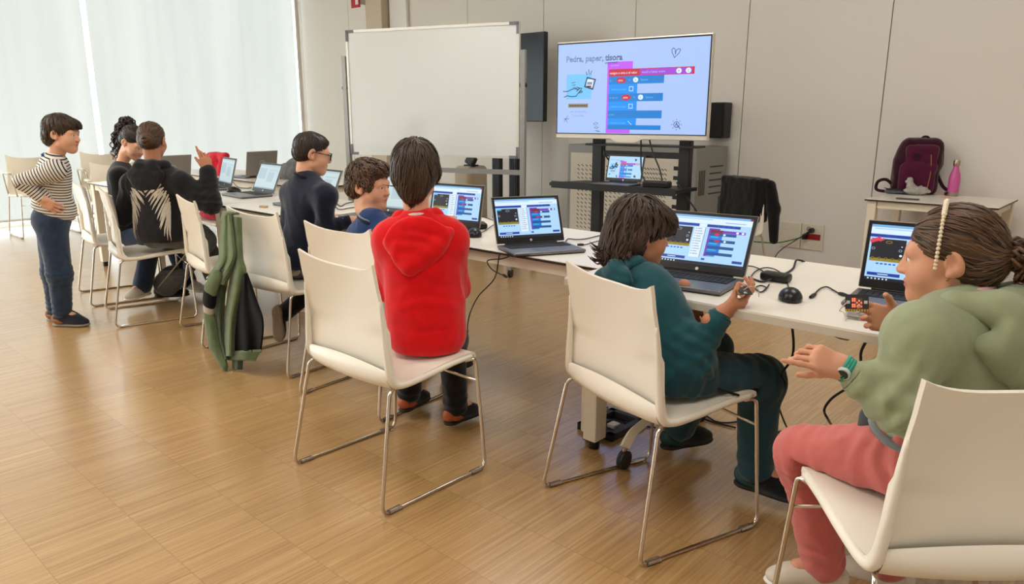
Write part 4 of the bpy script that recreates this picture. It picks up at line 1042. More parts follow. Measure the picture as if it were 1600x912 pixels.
def head_frame(J): return frame(J['face'], J.get('headup', (0, 0, 1)))
def seat_cut(key, drop=0.0):
    """what sits on a chair ends at its seat"""
    a = CH[key][2]
    return rbx(cl(key, 0, 0.27, 0.345 - drop), (0.26, 0.245, 0.112), 0.0, rz(a), k=0.012, sub=True)
def shape_body(t, J, sk, hs=1.0, hands=None, seat=None):
    """one continuous skin: head and neck, hands and wrists fine; the covered rest coarser"""
    H = head_frame(J); VV, FF, LP, o = [], [], [], 0
    pr = xf(head_prims() + lid_prims(), H, J['head'], hs)
    nb = J['head'] + H @ np.array([0, -0.028, -0.075]) * hs
    pr = [q for q in pr]; pr.append(cap(nb, J['neck'] + (J['neck'] - J['head']) * 0.12, 0.038 * hs, 0.041 * hs, k=0.03))
    def push(pr, res, k, fine=None):
        nonlocal o
        V, F = implicit(pr, res, k); V = relax(V, F, 1)
        l = (V - J['head']) @ H / hs
        LP.append(np.exp(-((l[:, 0] / 0.020) ** 2 + ((l[:, 1] - 0.092) / 0.014) ** 2 + ((l[:, 2] + 0.056) / 0.009) ** 2)) * 0.9 * (fine == 'head'))
        VV.append(V); FF.append(F + o); o += len(V)
    push(pr, 0.0032, 0.02, 'head')
    for key, h in (hands or {}).items():
        pr2 = list(h[0]); e, w_ = J['e' + key], J['w' + key]
        pr2.append(cap(e + (w_ - e) * 0.45, w_, 0.027, 0.0205, k=0.02)); push(pr2, 0.0021, 0.006)
    R = torso_frame(J); c = J['pel']; L = np.linalg.norm(J['neck'] - J['pel'])
    g = lambda x, y, z: c + R @ np.array([x, y, z])
    bt = [ell(g(0, 0.0, L * 0.66), (0.095, 0.06, 0.13), R), ell(g(0, 0, L * 0.3), (0.085, 0.06, 0.12), R), ell(g(0, 0, 0.0), (0.085, 0.06, 0.06), R), cap(J['sL'], J['sR'], 0.036), cap(J['neck'] - R[:, 2] * 0.035, J['neck'] - R[:, 2] * 0.08, 0.032)]
    for q in 'LR':
        bt += [cap(J['s' + q], J['e' + q], 0.034, 0.026), cap(J['e' + q], J['w' + q], 0.026, 0.018), cap(J['h' + q], J['k' + q], 0.045, 0.036), cap(J['k' + q], J['a' + q], 0.038, 0.026)]
        bt += [cap(J['a' + q], J['a' + q] + U(J['toe' + q]) * 0.07, 0.026, 0.022)]
    if seat: bt.append(seat_cut(seat))
    push(bt, 0.011, 0.04)
    V = np.concatenate(VV); F = np.concatenate(FF)
    me = mesh_np('body', V - np.array(t.location[:]), F, True); attr(me, 'lip', np.concatenate(LP)); bo = link('body', me, sk, t)
    for sx in (-1, 1):
        p = J['head'] + H @ np.array([sx * 0.029, 0.0735, 0.0005]) * hs
        e = MB().ball(p, 0.0115 * hs, 10).obj('eye', EYEW, t, smooth=True, world=True)
        q = J['head'] + H @ np.array([sx * 0.029, 0.0832, 0.0005]) * hs
        MB().ball(q, np.array([0.0052, 0.0022, 0.0052]) * hs, 8, R=H).obj('iris', EYEB, e, smooth=True, world=True)
    return bo, H
def brows(t, J, H, hs, m_):
    for sx in (-1, 1):
        pts = [J['head'] + H @ np.array(q) * hs for q in ((sx * 0.013, 0.0845, 0.0175), (sx * 0.027, 0.0805, 0.0215), (sx * 0.042, 0.066, 0.0170))]
        MB().tube(spline(pts, 4), [0.0022, 0.0028, 0.0012], 6).obj('eyebrow', m_, t, smooth=True, world=True)

def folds(J, amp=0.004, seed=0.0, joints=(), fine=1.0, gravity=(0, 0, 1)):
    """cloth creases: warped ridges everywhere, rings near the bends"""
    def fn(V):
        p = V * 1.0 + seed
        wv = np.stack([noise3(p * 7), noise3(p * 7 + 31), noise3(p * 7 + 67)], 1) * 0.05
        q = (V + wv)
        r = 1 - np.abs(noise3(q * np.array([17, 17, 7]) * fine + seed * 3)) * 2
        d = amp * (0.62 * r + 0.3 * noise3(q * np.array([40, 40, 18]) * fine + 11 + seed))
        for (c, ax, rad, a, wl) in joints:
            x = V - c; s_ = x @ U(ax) + 0.35 * np.linalg.norm(wv, axis=1)
            d = d + 0.6 * a * np.sin(s_ * 2 * PI / wl + 3 * noise3(V * 14 + seed)) * np.exp(-(np.linalg.norm(x, axis=1) / rad) ** 2)
        return d
    return fn
def top_prims(J, g=0.0, w=0.135, dp=0.098, hem=0.02, chest=0.0, belly=0.0, k=0.05):
    R = torso_frame(J); c = J['pel']; L = np.linalg.norm(J['neck'] - J['pel'])
    q = lambda x, y, z: c + R @ np.array([x, y, z])
    P_ = [ell(q(0, -0.004, L * 0.72), (w + g, dp + g, 0.145 + g), R, k=k), ell(q(0, belly, L * 0.40), (w - 0.008 + g, dp + g, 0.16), R, k=k), ell(q(0, 0.0, 0.05), (w - 0.004 + g, dp + 0.012 + g, 0.14), R, k=k),
          cap(J['sL'], J['sR'], 0.05 + g, k=k), cap(J['neck'] - R[:, 2] * 0.022, J['sL'], 0.040 + g, 0.047 + g, k=k), cap(J['neck'] - R[:, 2] * 0.022, J['sR'], 0.040 + g, 0.047 + g, k=k)]
    return P_, R, q, L
def sleeve(J, s_, g=0.0, r=(0.052, 0.044, 0.040, 0.030), stop=1.0, k=0.03):
    e = J['e' + s_]; w_ = e + (J['w' + s_] - e) * stop
    return [cap(J['s' + s_], e, r[0] + g, r[1] + g, k=k), cap(e, w_, r[2] + g, r[3] + g, k=k)]
def cuff(J, s_, r, at=1.0, ln=0.05):
    e, w_ = J['e' + s_], J['w' + s_]; d = U(w_ - e); p = e + (w_ - e) * at
    return MB().tube([p - d * ln, p - d * ln * 0.9, p - d * ln * 0.5, p - d * 0.003, p, p - d * 0.004], [r * 0.9, r * 1.06, r * 1.0, r * 1.03, r * 0.98, r * 0.86], 28, cap=False)
def trousers_prims(J, g=0.0, th=(0.078, 0.062), sh=(0.058, 0.046), hip=(0.135, 0.105, 0.10), k=0.04, stop=0.93, seat=None):
    R = torso_frame(J); P_ = [ell(J['pel'], np.array(hip) + g, R, k=k)]
    for q in 'LR':
        a = J['k' + q] + (J['a' + q] - J['k' + q]) * stop
        P_ += [cap(J['pel'] * 0.35 + J['h' + q] * 0.65, J['k' + q], th[0] + g, th[1] + g, k=k), cap(J['k' + q], a, sh[0] + g, sh[1] + g, k=k)]
    if seat: P_.append(seat_cut(seat))
    return P_
def shoe(t, J, q, mats, ln=0.215, label=None, high=0.0, up=(0, 0, 1)):
    """mats: upper, sole, accent"""
    R = frame(J['toe' + q], J.get('fup' + q, up)); a = J['a' + q]; s = ln / 0.24
    o = a - R @ np.array([0, 0, 0.070]) * s                       # sole level under the ankle
    up_ = [ell((0, -0.025, 0.042), (0.036, 0.045, 0.040), k=0.03), ell((0, 0.07, 0.036), (0.040, 0.065, 0.034), k=0.03), ell((0, 0.125, 0.028), (0.037, 0.045, 0.026), k=0.03), cap((0, 0.01, 0.05), (0, 0.0, 0.085 + high), 0.036, 0.036, k=0.03),
           cap((0, 0.02, 0.06), (0, 0.09, 0.042), 0.03, 0.028, k=0.03), cut((0, 0, 0.010), (0, 0, -1)), cut((0, 0, 0.100 + high), (0, -0.25, 1))]
    u_ = soft('shoe', xf(up_, R, o, s), 0.0042, mats[0], t, k=0.02, label=label)
    sp = [ell((0, -0.028, 0.008), (0.037, 0.045, 0.017), k=0.02), ell((0, 0.035, 0.008), (0.036, 0.06, 0.015), k=0.02), ell((0, 0.105, 0.010), (0.043, 0.070, 0.017), k=0.02), cut((0, 0, 0.0), (0, 0, -1)), cut((0, 0, 0.020), (0, 0, 1))]
    soft('sole', xf(sp, R, o, s), 0.0042, mats[1], u_, k=0.02)
    lc = MB()
    for i in range(4):
        y = 0.045 + i * 0.020; z = 0.076 - i * 0.0085
        lc.tube(spline([o + R @ np.array(v) * s for v in ((-0.022, y, z - 0.008), (0, y + 0.004, z + 0.0035), (0.022, y, z - 0.008))], 4), 0.0028 * s, 6)
    for i in range(len(lc.f) and 1): pass
    lc.obj('laces', mats[2], u_, smooth=True, world=True)
    ac = [ell((0, -0.050, 0.046), (0.033, 0.024, 0.032), k=0.01), ell((-0.034, -0.01, 0.036), (0.009, 0.040, 0.018), k=0.01), ell((0.034, -0.01, 0.036), (0.009, 0.040, 0.018), k=0.01)]
    soft('heel_patch', xf(ac, R, o, s), 0.0042, mats[2], u_, k=0.01)
    return u_

# ------------------------------------------------------------------ hair
def hair_mat(name, dark, light, rough=0.42):
    M = mat('hair ' + name, srgb(*dark), rough, spec=0.5)
    N, L, b = nodes(M); at_ = N.new('ShaderNodeAttribute'); at_.attribute_name = 'tint'
    rp = N.new('ShaderNodeValToRGB'); rp.color_ramp.elements[0].color = (*srgb(*dark), 1); rp.color_ramp.elements[1].color = (*srgb(*light), 1)
    L.new(at_.outputs['Fac'], rp.inputs[0]); L.new(rp.outputs[0], b.inputs['Base Color'])
    return M
def hair(t, J, H, hs, prims, M, pole=(0, -0.035, 0.11), amp=0.0028, freq=26, locks=420, ln=0.09, lock_r=0.0030, mess=0.35, curl=0.0, seed=1, name='hair', lift=0.0015, zone=None, k=0.02, toward=None, res=0.0032, flow=None):
    """hair as one volume with strand grooves running away from the pole, plus loose locks over it"""
    rng = np.random.default_rng(seed); pole = np.asarray(pole, float); pd = U(pole)
    W = xf(prims, H, J['head'], hs)
    V, F = implicit(W, res, k); V = relax(V, F, 1); N_ = normals(V, F)
    loc = lambda V: (V - J['head']) @ H / hs
    l = loc(V)
    a1 = U(np.cross(pd, [0.3, 0.9, 0.1])); a2 = np.cross(pd, a1)
    rel = l - (pole if toward is None else np.asarray(toward)) * 0.25
    phi = np.arctan2(rel @ a1, rel @ a2); alt = np.linalg.norm(l - pole, axis=1)
    g1 = noise3(np.stack([np.cos(phi) * freq * 0.35, np.sin(phi) * freq * 0.35, alt * 10], 1) + seed) ; g2 = noise3(np.stack([np.cos(phi) * freq, np.sin(phi) * freq, alt * 14], 1) + 7 + seed)
    V2 = V + N_ * (amp * hs * (0.8 * g1 + 0.8 * g2))[:, None]
    tint = np.clip(0.35 + 0.45 * g2 + 0.15 * g1, 0, 1)
    VV, FF, TT = [V2], [F], [tint]; o = len(V2)
    if locks:
        ok = np.arange(len(V)) if zone is None else np.where(zone(l))[0]
        idx = rng.choice(ok, locks); steps = 7
        p = V2[idx].copy(); P = [p.copy()]; Nn = N_[idx]
        wd = H @ pole * hs + J['head']
        L = ln * hs * rng.uniform(0.6, 1.2, locks)
        ph = rng.uniform(0, 6.28, locks); wl = rng.uniform(0.8, 1.3, locks)
        prev = None
        for s_ in range(steps - 1):
            away = p - wd if toward is None else (H @ np.asarray(toward) * hs + J['head']) - p
            if flow is not None: away = away + H @ np.asarray(flow) * 0.12
            tdir = away - Nn * np.sum(away * Nn, 1, keepdims=True); tdir /= np.maximum(np.linalg.norm(tdir, axis=1, keepdims=True), 1e-6)
            side = np.cross(Nn, tdir)
            tdir = tdir + side * (mess * np.sin(ph + s_ * 0.9 * wl))[:, None] + (side * np.cos(ph + s_ * 1.6)[:, None] + Nn * np.sin(ph + s_ * 1.6)[:, None]) * curl
            if prev is not None: tdir = 0.6 * tdir + 0.4 * prev
            tdir /= np.linalg.norm(tdir, axis=1, keepdims=True); prev = tdir
            p = p + tdir * (L / (steps - 1))[:, None]
            if s_ < steps - 2:
                d2 = ((p[:, None, :].astype(np.float32) - V[None, ::3, :].astype(np.float32)) ** 2).sum(2); j = d2.argmin(1) * 3
                near = np.sqrt(d2.min(1)) < 0.02 * hs
                Nn = np.where(near[:, None], N_[j], Nn); p = np.where(near[:, None], V[j] + N_[j] * (lift + amp * 0.8 + 0.002 * curl) * hs, p)
            P.append(p.copy())
        P = np.stack(P, 1); r = lock_r * hs * np.array([0.5, 0.9, 1.0, 0.95, 0.8, 0.55, 0.12]); n = 5
        T = np.gradient(P, axis=1); T /= np.maximum(np.linalg.norm(T, axis=2, keepdims=True), 1e-9)
        ref = N_[idx][:, None, :] * np.ones((1, steps, 1)); B = np.cross(T, ref); B /= np.maximum(np.linalg.norm(B, axis=2, keepdims=True), 1e-9); C = np.cross(B, T)
        ring = np.stack([P + (B * math.cos(2 * PI * q / n) * 1.25 + C * math.sin(2 * PI * q / n) * 0.6) * r[None, :, None] for q in range(n)], 2)
        LV = ring.reshape(-1, 3)
        f = []
        for s_ in range(steps - 1):
            for q in range(n): f.append((s_ * n + q, s_ * n + (q + 1) % n, (s_ + 1) * n + (q + 1) % n, (s_ + 1) * n + q))
        f = np.array(f); LF = (f[None] + (np.arange(locks) * steps * n)[:, None, None]).reshape(-1, 4) + o
        VV.append(LV); FF.append(LF); TT.append(np.repeat(np.clip(rng.normal(0.45, 0.28, locks), 0, 1), steps * n))
    me = mesh_np(name, np.concatenate(VV) - np.array(t.location[:]), np.concatenate(FF), True); attr(me, 'tint', np.concatenate(TT))
    return link(name, me, M, t)
def curls(t, pts, rad, M, n=60, seed=3, name='ponytail', cr=0.010, turns=5, thick=0.0035):
    """a tail of corkscrew locks around a centre line (world points); rad = radius along it"""
    rng = np.random.default_rng(seed); C = np.array(spline(pts, 8)); K = len(C); b = MB(); tint = []
    T = np.gradient(C, axis=0); T /= np.linalg.norm(T, axis=1, keepdims=True)
    a = np.cross(T[0], [0.2, 0.9, 0.3]); a /= np.linalg.norm(a)
    A = []
    for i in range(K):
        a = a - T[i] * (a @ T[i]); a /= np.linalg.norm(a); A.append(a.copy())
    A = np.array(A); B = np.cross(T, A); R = np.interp(np.linspace(0, 1, K), np.linspace(0, 1, len(rad)), rad)
    for q in range(n):
        th = rng.uniform(0, 6.28); rr = math.sqrt(rng.uniform(0.05, 1)); e = int(K * rng.uniform(0.55, 1.0)); e = max(e, 6); s0 = int(rng.uniform(0, 0.25) * K) if q > n * 0.4 else 0
        ph = rng.uniform(0, 6.28); tn = turns * rng.uniform(0.7, 1.3); dr = rng.choice([-1, 1]); pts_ = []
        for i in range(s0, max(e, s0 + 5)):
            i = min(i, K - 1); u = i / (K - 1); th2 = th + 0.4 * math.sin(u * 5 + ph); g = min(1, (i - s0) / 4)
            c = C[i] + (A[i] * math.cos(th2) + B[i] * math.sin(th2)) * R[i] * rr
            w_ = ph + dr * u * tn * 2 * PI
            pts_.append(c + (A[i] * math.cos(w_) + B[i] * math.sin(w_)) * cr * g * rng.uniform(0.9, 1.1))
        o = len(b.v); b.tube(spline(pts_, 2), [thick, thick * 1.2, thick, thick * 0.3], 6); tint += [float(np.clip(rng.normal(0.45, 0.3), 0, 1))] * (len(b.v) - o)
    V = np.array(b.v) - np.array(t.location[:]); me = mesh_np(name, V, b.f, True); attr(me, 'tint', tint)
    return link(name, me, M, t)
CAPH = [ell((0, -0.016, 0.036), (0.080, 0.096, 0.083), k=0.02)]
FACECUT = [ell((0, 0.105, -0.028), (0.085, 0.075, 0.085), k=0.012, sub=True)]
EARCUT = [ell((-0.085, 0.005, -0.012), (0.03, 0.026, 0.036), k=0.01, sub=True), ell((0.085, 0.005, -0.012), (0.03, 0.026, 0.036), k=0.01, sub=True)]
def make_person(label, J, base_uv=None):
    p = J['pel']; return thing('person', label, 'person', (p[0], p[1], 0.0))

# =================================================================== the children
DKHAIR = hair_mat('dark brown', (38, 28, 22), (86, 65, 48)); BRHAIR = hair_mat('brown', (52, 36, 26), (112, 80, 56)); BKHAIR = hair_mat('near black', (28, 22, 19), (66, 51, 41))
MIDHAIR = hair_mat('chestnut', (54, 37, 26), (112, 80, 54))
BROW = mat('eyebrow hair', srgb(45, 30, 22), 0.6)
SK1 = skin('light', (226, 172, 142)); SK2 = skin('tan', (196, 136, 104)); SK3 = skin('warm', (212, 154, 124))
def joints(**k): return {a: np.asarray(b, float) for a, b in k.items()}
RELAX = dict(curls=(0.35, 0.4, 0.45, 0.5), thumb=0.3)
def simple_hands(J, which='LR', palm=(0, 0, -1), **kw):
    o = {}
    for q in which:
        d = U(J['w' + q] - J['e' + q]); a = dict(RELAX); a.update(kw)
        n = np.asarray(palm, float)
        x = np.cross(d, U(n - d * (n @ d)))
        # thumb towards the body's middle line
        mid = (J['pel'] + J['neck']) / 2 - J['w' + q]
        o[q] = hand_prims(J['w' + q], d, n, 1 if x @ mid > 0 else -1, **a)
    return o


def report(n, J, key=None):
    if key: print('BONES', n, {k: [round(float(x), 2) for x in chair_local(key, J[k])] for k in ('pel', 'neck', 'sL', 'sR', 'head', 'kL', 'kR', 'aL', 'aR')})
    D = lambda a, b: float(np.linalg.norm(J[a] - J[b]))
    print('BONES', n, 'pelz %.2f neckz %.2f headz %.2f' % (J['pel'][2], J['neck'][2], J['head'][2]), 'torso %.2f sh %.2f' % (D('pel', 'neck'), D('sL', 'sR')), ' '.join('%s ua %.2f fa %.2f th %.2f sn %.2f az %.2f kz %.2f' % (q, D('s' + q, 'e' + q), D('e' + q, 'w' + q), D('h' + q, 'k' + q), D('k' + q, 'a' + q), J['a' + q][2], J['k' + q][2]) for q in 'LR'))
# ---------------- boy in the red hoodie
B = Base(668, 515, 2.74)
J = joints(pel=B(668, 515, 0), neck=B(654, 342, 0.03), head=B(650, 268, 0.06), face=(-0.62, 0.78, -0.06), sL=B(611, 374, 0.02), sR=B(703, 374, 0.02), eL=B(602, 450, 0.08), eR=B(714, 448, 0.09), wL=B(632, 425, 0.26), wR=B(700, 418, 0.27),
           hL=B(648, 525, 0.02), hR=B(694, 525, 0.02), kL=B(648, 510, 0.36), kR=B(706, 528, 0.27), aL=B(639, 618, 0.44), aR=B(712, 638, 0.32), toeL=(-0.25, 1, 0), toeR=(0.02, 1, 0.0))
report('red', J, 'C6')
t = make_person('boy seen from behind in a bright red hoodie, seated on a white chair', J)
hn = simple_hands(J)
bo, H = shape_body(t, J, SK1, 1.0, hn, 'C6'); brows(t, J, H, 1.0, BROW)
RED_C = cloth('red fleece', (230, 10, 20), 420, mot=0.86)
tp, R, q, L = top_prims(J, 0.006, w=0.146, dp=0.105)
tp += sleeve(J, 'L', 0.004) + sleeve(J, 'R', 0.004)
tp += [ell(q(0, -0.01, -0.03), (0.142, 0.115, 0.09), R), seat_cut('C6'), cut(q(0, 0, -0.11), -R[:, 2])]
soft('hoodie', tp, 0.0062, RED_C, t, k=0.04, it=2, disp=folds(J, 0.0035, 1.0, [(J['eL'], J['wL'] - J['eL'], 0.07, 0.005, 0.035), (J['eR'], J['wR'] - J['eR'], 0.07, 0.005, 0.035), (q(0.02, -0.08, 0.10), R[:, 2], 0.10, 0.004, 0.05)]))
hd = [cap(q(-0.062, -0.01, L + 0.005), q(-0.03, -0.065, L - 0.03), 0.024, 0.030), cap(q(0.062, -0.01, L + 0.005), q(0.03, -0.065, L - 0.03), 0.024, 0.030), cap(q(-0.06, 0.03, L - 0.02), q(-0.062, -0.01, L + 0.005), 0.018, 0.024), cap(q(0.06, 0.03, L - 0.02), q(0.062, -0.01, L + 0.005), 0.018, 0.024),
      ell(q(0.0, -0.094, L - 0.06), (0.112, 0.020, 0.075), R), cap(q(-0.108, -0.070, L - 0.075), q(-0.03, -0.112, L - 0.165), 0.016), cap(q(0.115, -0.070, L - 0.05), q(0.07, -0.10, L - 0.10), 0.016), cap(q(0.07, -0.10, L - 0.10), q(-0.03, -0.112, L - 0.165), 0.018), ell(q(-0.01, -0.102, L - 0.12), (0.07, 0.018, 0.05), R)]
soft('hood', hd, 0.005, RED_C, t, k=0.035, it=2, disp=folds(J, 0.003, 2.0, [(q(0, -0.12, L - 0.10), R[:, 2] + 0.4 * R[:, 0], 0.09, 0.004, 0.045)]))
TEEW = cloth('white tee', (228, 216, 208)); MB().tube([q(0.048 * math.cos(a), -0.014 + 0.046 * math.sin(a), L + 0.008 - 0.010 * math.sin(a)) for a in np.linspace(0, 2 * PI, 25)[:-1]], 0.008, 8, closed=True).obj('tee_collar', TEEW, t, smooth=True, world=True)
BLKT = cloth('black trousers', (20, 20, 24), mot=0.7)
soft('trousers', trousers_prims(J, 0.0, th=(0.075, 0.06), sh=(0.056, 0.052), hip=(0.125, 0.09, 0.09), seat='C6'), 0.007, BLKT, t, k=0.03, disp=folds(J, 0.004, 3.0, [(J['aL'], J['aL'] - J['kL'], 0.09, 0.006, 0.05), (J['aR'], J['aR'] - J['kR'], 0.09, 0.006, 0.05)]))
BS = [cloth('black shoe', (26, 26, 29), 300, strength=0.6), mat('dark rubber', srgb(30, 29, 29), 0.7), mat('orange trim', srgb(172, 86, 44), 0.6)]
shoe(t, J, 'L', BS, 0.205); shoe(t, J, 'R', BS, 0.205)
hp = [ell((0, -0.016, 0.036), (0.083, 0.099, 0.086), k=0.02), ell((0, -0.05, -0.02), (0.076, 0.062, 0.06), k=0.03), ell((0, -0.068, -0.068), (0.046, 0.030, 0.042), k=0.03), ell((-0.058, 0.01, -0.005), (0.03, 0.04, 0.035), k=0.02), ell((0.058, 0.01, -0.005), (0.03, 0.04, 0.035), k=0.02), ell((0, 0.055, 0.06), (0.06, 0.045, 0.04), k=0.02)] + FACECUT
hair(t, J, H, 1.0, hp, DKHAIR, pole=(0.01, -0.05, 0.105), locks=520, ln=0.11, lock_r=0.0028, mess=0.3, seed=4)



# ---------------- child in teal
TEALHAIR = hair_mat('dark shag', (30, 22, 17), (84, 62, 46))
O = lambda u, v, y: on_chair('C7', u, v, y)
J = joints(pel=O(1052, 580, 0.27), neck=O(990, 438, 0.24), head=O(1000, 364, 0.285), face=(0.55, 0.82, -0.16), sL=O(958, 470, 0.235), sR=O(1028, 480, 0.245), eL=cl('C7', -0.13, 0.38, 0.68), eR=O(1081, 562, 0.27), wL=O(1075, 464, 0.42), wR=O(1128, 490, 0.345),
           hL=cl('C7', -0.06, 0.27, 0.50), hR=O(1068, 592, 0.27), kL=cl('C7', -0.10, 0.60, 0.48), kR=O(1188, 592, 0.585), aL=at_d(1058, 672, 2.86), aR=O(1180, 735, 0.60), toeL=(0.45, 0.9, 0), toeR=(1, 0.10, -0.02))
report('teal', J, 'C7')
t = make_person('child in a teal hoodie with wavy dark hair, one hand raised', J)
hn = {'R': hand_prims(J['wR'], RT * 0.86 + np.array([0, 0, 0.46]) + FH * 0.05, FH * 0.50 - RT * 0.5 + np.array([0, 0, 0.62]), 1, curls=(0.45, 0.62, 0.72, 0.8), thumb=0.5, thumb_out=0.55, s=0.92),
      'L': hand_prims(J['wL'], RT * 0.35 - np.array([0, 0, 0.9]) + FH * 0.1, -FH + RT * -0.2, 1, curls=(0.25, 0.3, 0.35, 0.4), thumb=0.1, thumb_out=0.35, s=0.90)}
bo, H = shape_body(t, J, SK2, 1.0, hn, 'C7'); brows(t, J, H, 1.0, BROW)
TEAL_HAND = J['wR'].copy()
TEAL = cloth('teal fleece', (33, 82, 92), 420, mot=0.84)
tp, R, q, L = top_prims(J, 0.006, w=0.142, dp=0.098)
tp += sleeve(J, 'L', 0.004) + sleeve(J, 'R', 0.006, stop=0.90) + [ell(q(0, 0.02, -0.01), (0.135, 0.12, 0.09), R), seat_cut('C7'), cut(q(0, 0, -0.07), -R[:, 2])]
soft('hoodie', tp, 0.0055, TEAL, t, k=0.04, it=2, disp=folds(J, 0.0042, 5.0, [(J['eR'], J['wR'] - J['eR'], 0.10, 0.008, 0.042), (J['eR'], J['eR'] - J['sR'], 0.10, 0.006, 0.045), (J['eL'], J['wL'] - J['eL'], 0.08, 0.006, 0.04), (q(0.06, 0.08, 0.10), R[:, 2], 0.10, 0.004, 0.05)]))
cuff(J, 'R', 0.037, 0.97, 0.055).obj('cuff', TEAL, t, smooth=True, world=True); cuff(J, 'L', 0.034, 0.95, 0.05).obj('cuff', TEAL, t, smooth=True, world=True)
L += 0.024
hd = [cap(q(-0.075, 0.03, L - 0.02), q(-0.078, -0.03, L + 0.020), 0.022, 0.026), cap(q(-0.078, -0.03, L + 0.02), q(-0.04, -0.078, L + 0.018), 0.026, 0.028), cap(q(-0.04, -0.078, L + 0.018), q(0.04, -0.078, L + 0.018), 0.028), cap(q(0.04, -0.078, L + 0.018), q(0.074, -0.02, L + 0.008), 0.028, 0.021),
      cap(q(0.074, -0.02, L + 0.008), q(0.072, 0.05, L - 0.03), 0.021, 0.018), ell(q(0, -0.088, L - 0.03), (0.10, 0.028, 0.06), R), cap(q(-0.06, 0.045, L - 0.01), q(0.06, 0.055, L - 0.03), 0.018)]
soft('hood', hd, 0.005, TEAL, t, k=0.022, it=2, disp=folds(J, 0.0035, 6.0, [(q(0.05, -0.02, L), R[:, 0] + R[:, 2], 0.10, 0.005, 0.035)]))
TEALT = cloth('teal trousers', (30, 66, 76), 420, mot=0.82)
soft('trousers', trousers_prims(J, 0.0, th=(0.088, 0.078), sh=(0.070, 0.062), hip=(0.135, 0.11, 0.10), seat='C7'), 0.006, TEALT, t, k=0.04, it=2, disp=folds(J, 0.004, 7.0, [(J['kR'], J['kR'] - J['hR'], 0.10, 0.006, 0.05), (J['aR'], J['aR'] - J['kR'], 0.10, 0.006, 0.06), (J['hR'], J['kR'] - J['hR'], 0.11, 0.008, 0.06)]))
pk = J['hR'] * 0.62 + J['kR'] * 0.38 - FH * 0.078 + np.array([0, 0, -0.005])
MB().tube(spline([pk + RT * -0.06 + np.array([0, 0, 0.03]), pk - FH * 0.006, pk + RT * 0.06 - np.array([0, 0, 0.02])], 6), 0.004, 6).obj('pocket_zip', BLK, t, smooth=True, world=True)
DS = [cloth('black green shoe', (16, 20, 22), 300, strength=0.6), mat('dark rubber', srgb(30, 29, 29), 0.7), mat('dark green trim', srgb(10, 62, 58), 0.5)]
shoe(t, J, 'R', DS, 0.23); shoe(t, J, 'L', DS, 0.23)
wpos = J['wL'] + U(J['eL'] - J['wL']) * -0.004
MB().tube([wpos + (RT * math.cos(a) + FH * math.sin(a)) * 0.0245 for a in np.linspace(0, 2 * PI, 25)[:-1]], 0.006, 8, closed=True).obj('wrist_band', BLK, t, smooth=True, world=True)
hp = [ell((0, -0.014, 0.038), (0.088, 0.104, 0.090), k=0.02), ell((0, -0.062, -0.030), (0.086, 0.062, 0.070), k=0.03), ell((0, -0.080, -0.085), (0.078, 0.042, 0.045), k=0.03), ell((-0.066, -0.01, -0.03), (0.034, 0.045, 0.06), k=0.02), ell((0.066, -0.025, -0.02), (0.030, 0.035, 0.05), k=0.02), ell((0, 0.068, 0.052), (0.066, 0.042, 0.042), k=0.02), ell((0.030, 0.082, 0.030), (0.034, 0.022, 0.034), k=0.02), ell((-0.030, 0.082, 0.030), (0.034, 0.022, 0.034), k=0.02),
      ell((0, 0.112, -0.045), (0.08, 0.060, 0.072), k=0.012, sub=True), ell((0.080, 0.040, -0.045), (0.035, 0.055, 0.045), k=0.012, sub=True), ell((0.082, -0.004, -0.016), (0.016, 0.020, 0.020), k=0.006, sub=True)]
hair(t, J, H, 1.0, hp, TEALHAIR, pole=(0.0, -0.03, 0.115), locks=700, ln=0.10, lock_r=0.0032, mess=0.45, curl=0.05, seed=8, amp=0.0036, zone=lambda l: (l[:, 1] < 0.045) | (l[:, 2] > 0.075))
tipz = []
rng = np.random.default_rng(12); fb = MB(); tint = []
for i in range(120):                                            # flicked-out ends at the nape
    an = rng.uniform(-2.5, -0.1) if i % 3 else rng.uniform(2.5, 3.6)
    r0 = 0.085; x0, y0 = r0 * math.cos(an), -0.03 + r0 * math.sin(an) * 0.95
    z0 = rng.uniform(-0.085, -0.03); fl = rng.uniform(0.01, 0.04)
    pts = [(x0 * 0.9, y0 * 0.95, z0 + 0.05), (x0 * 1.02, y0 * 1.03, z0), (x0 * (1.05 + fl * 4), y0 * (1.05 + fl * 4), z0 - 0.035), (x0 * (1.12 + fl * 9), y0 * (1.12 + fl * 9), z0 - 0.045 + fl * 0.6)]
    o = len(fb.v); fb.tube(spline([J['head'] + H @ np.array(p_) for p_ in pts], 4), [0.003, 0.0042, 0.003, 0.0006], 5); tint += [float(rng.uniform(0, 0.9))] * (len(fb.v) - o)
me = mesh_np('hair_ends', np.array(fb.v) - np.array(t.location[:]), fb.f, True); attr(me, 'tint', tint); link('hair_ends', me, TEALHAIR, t)

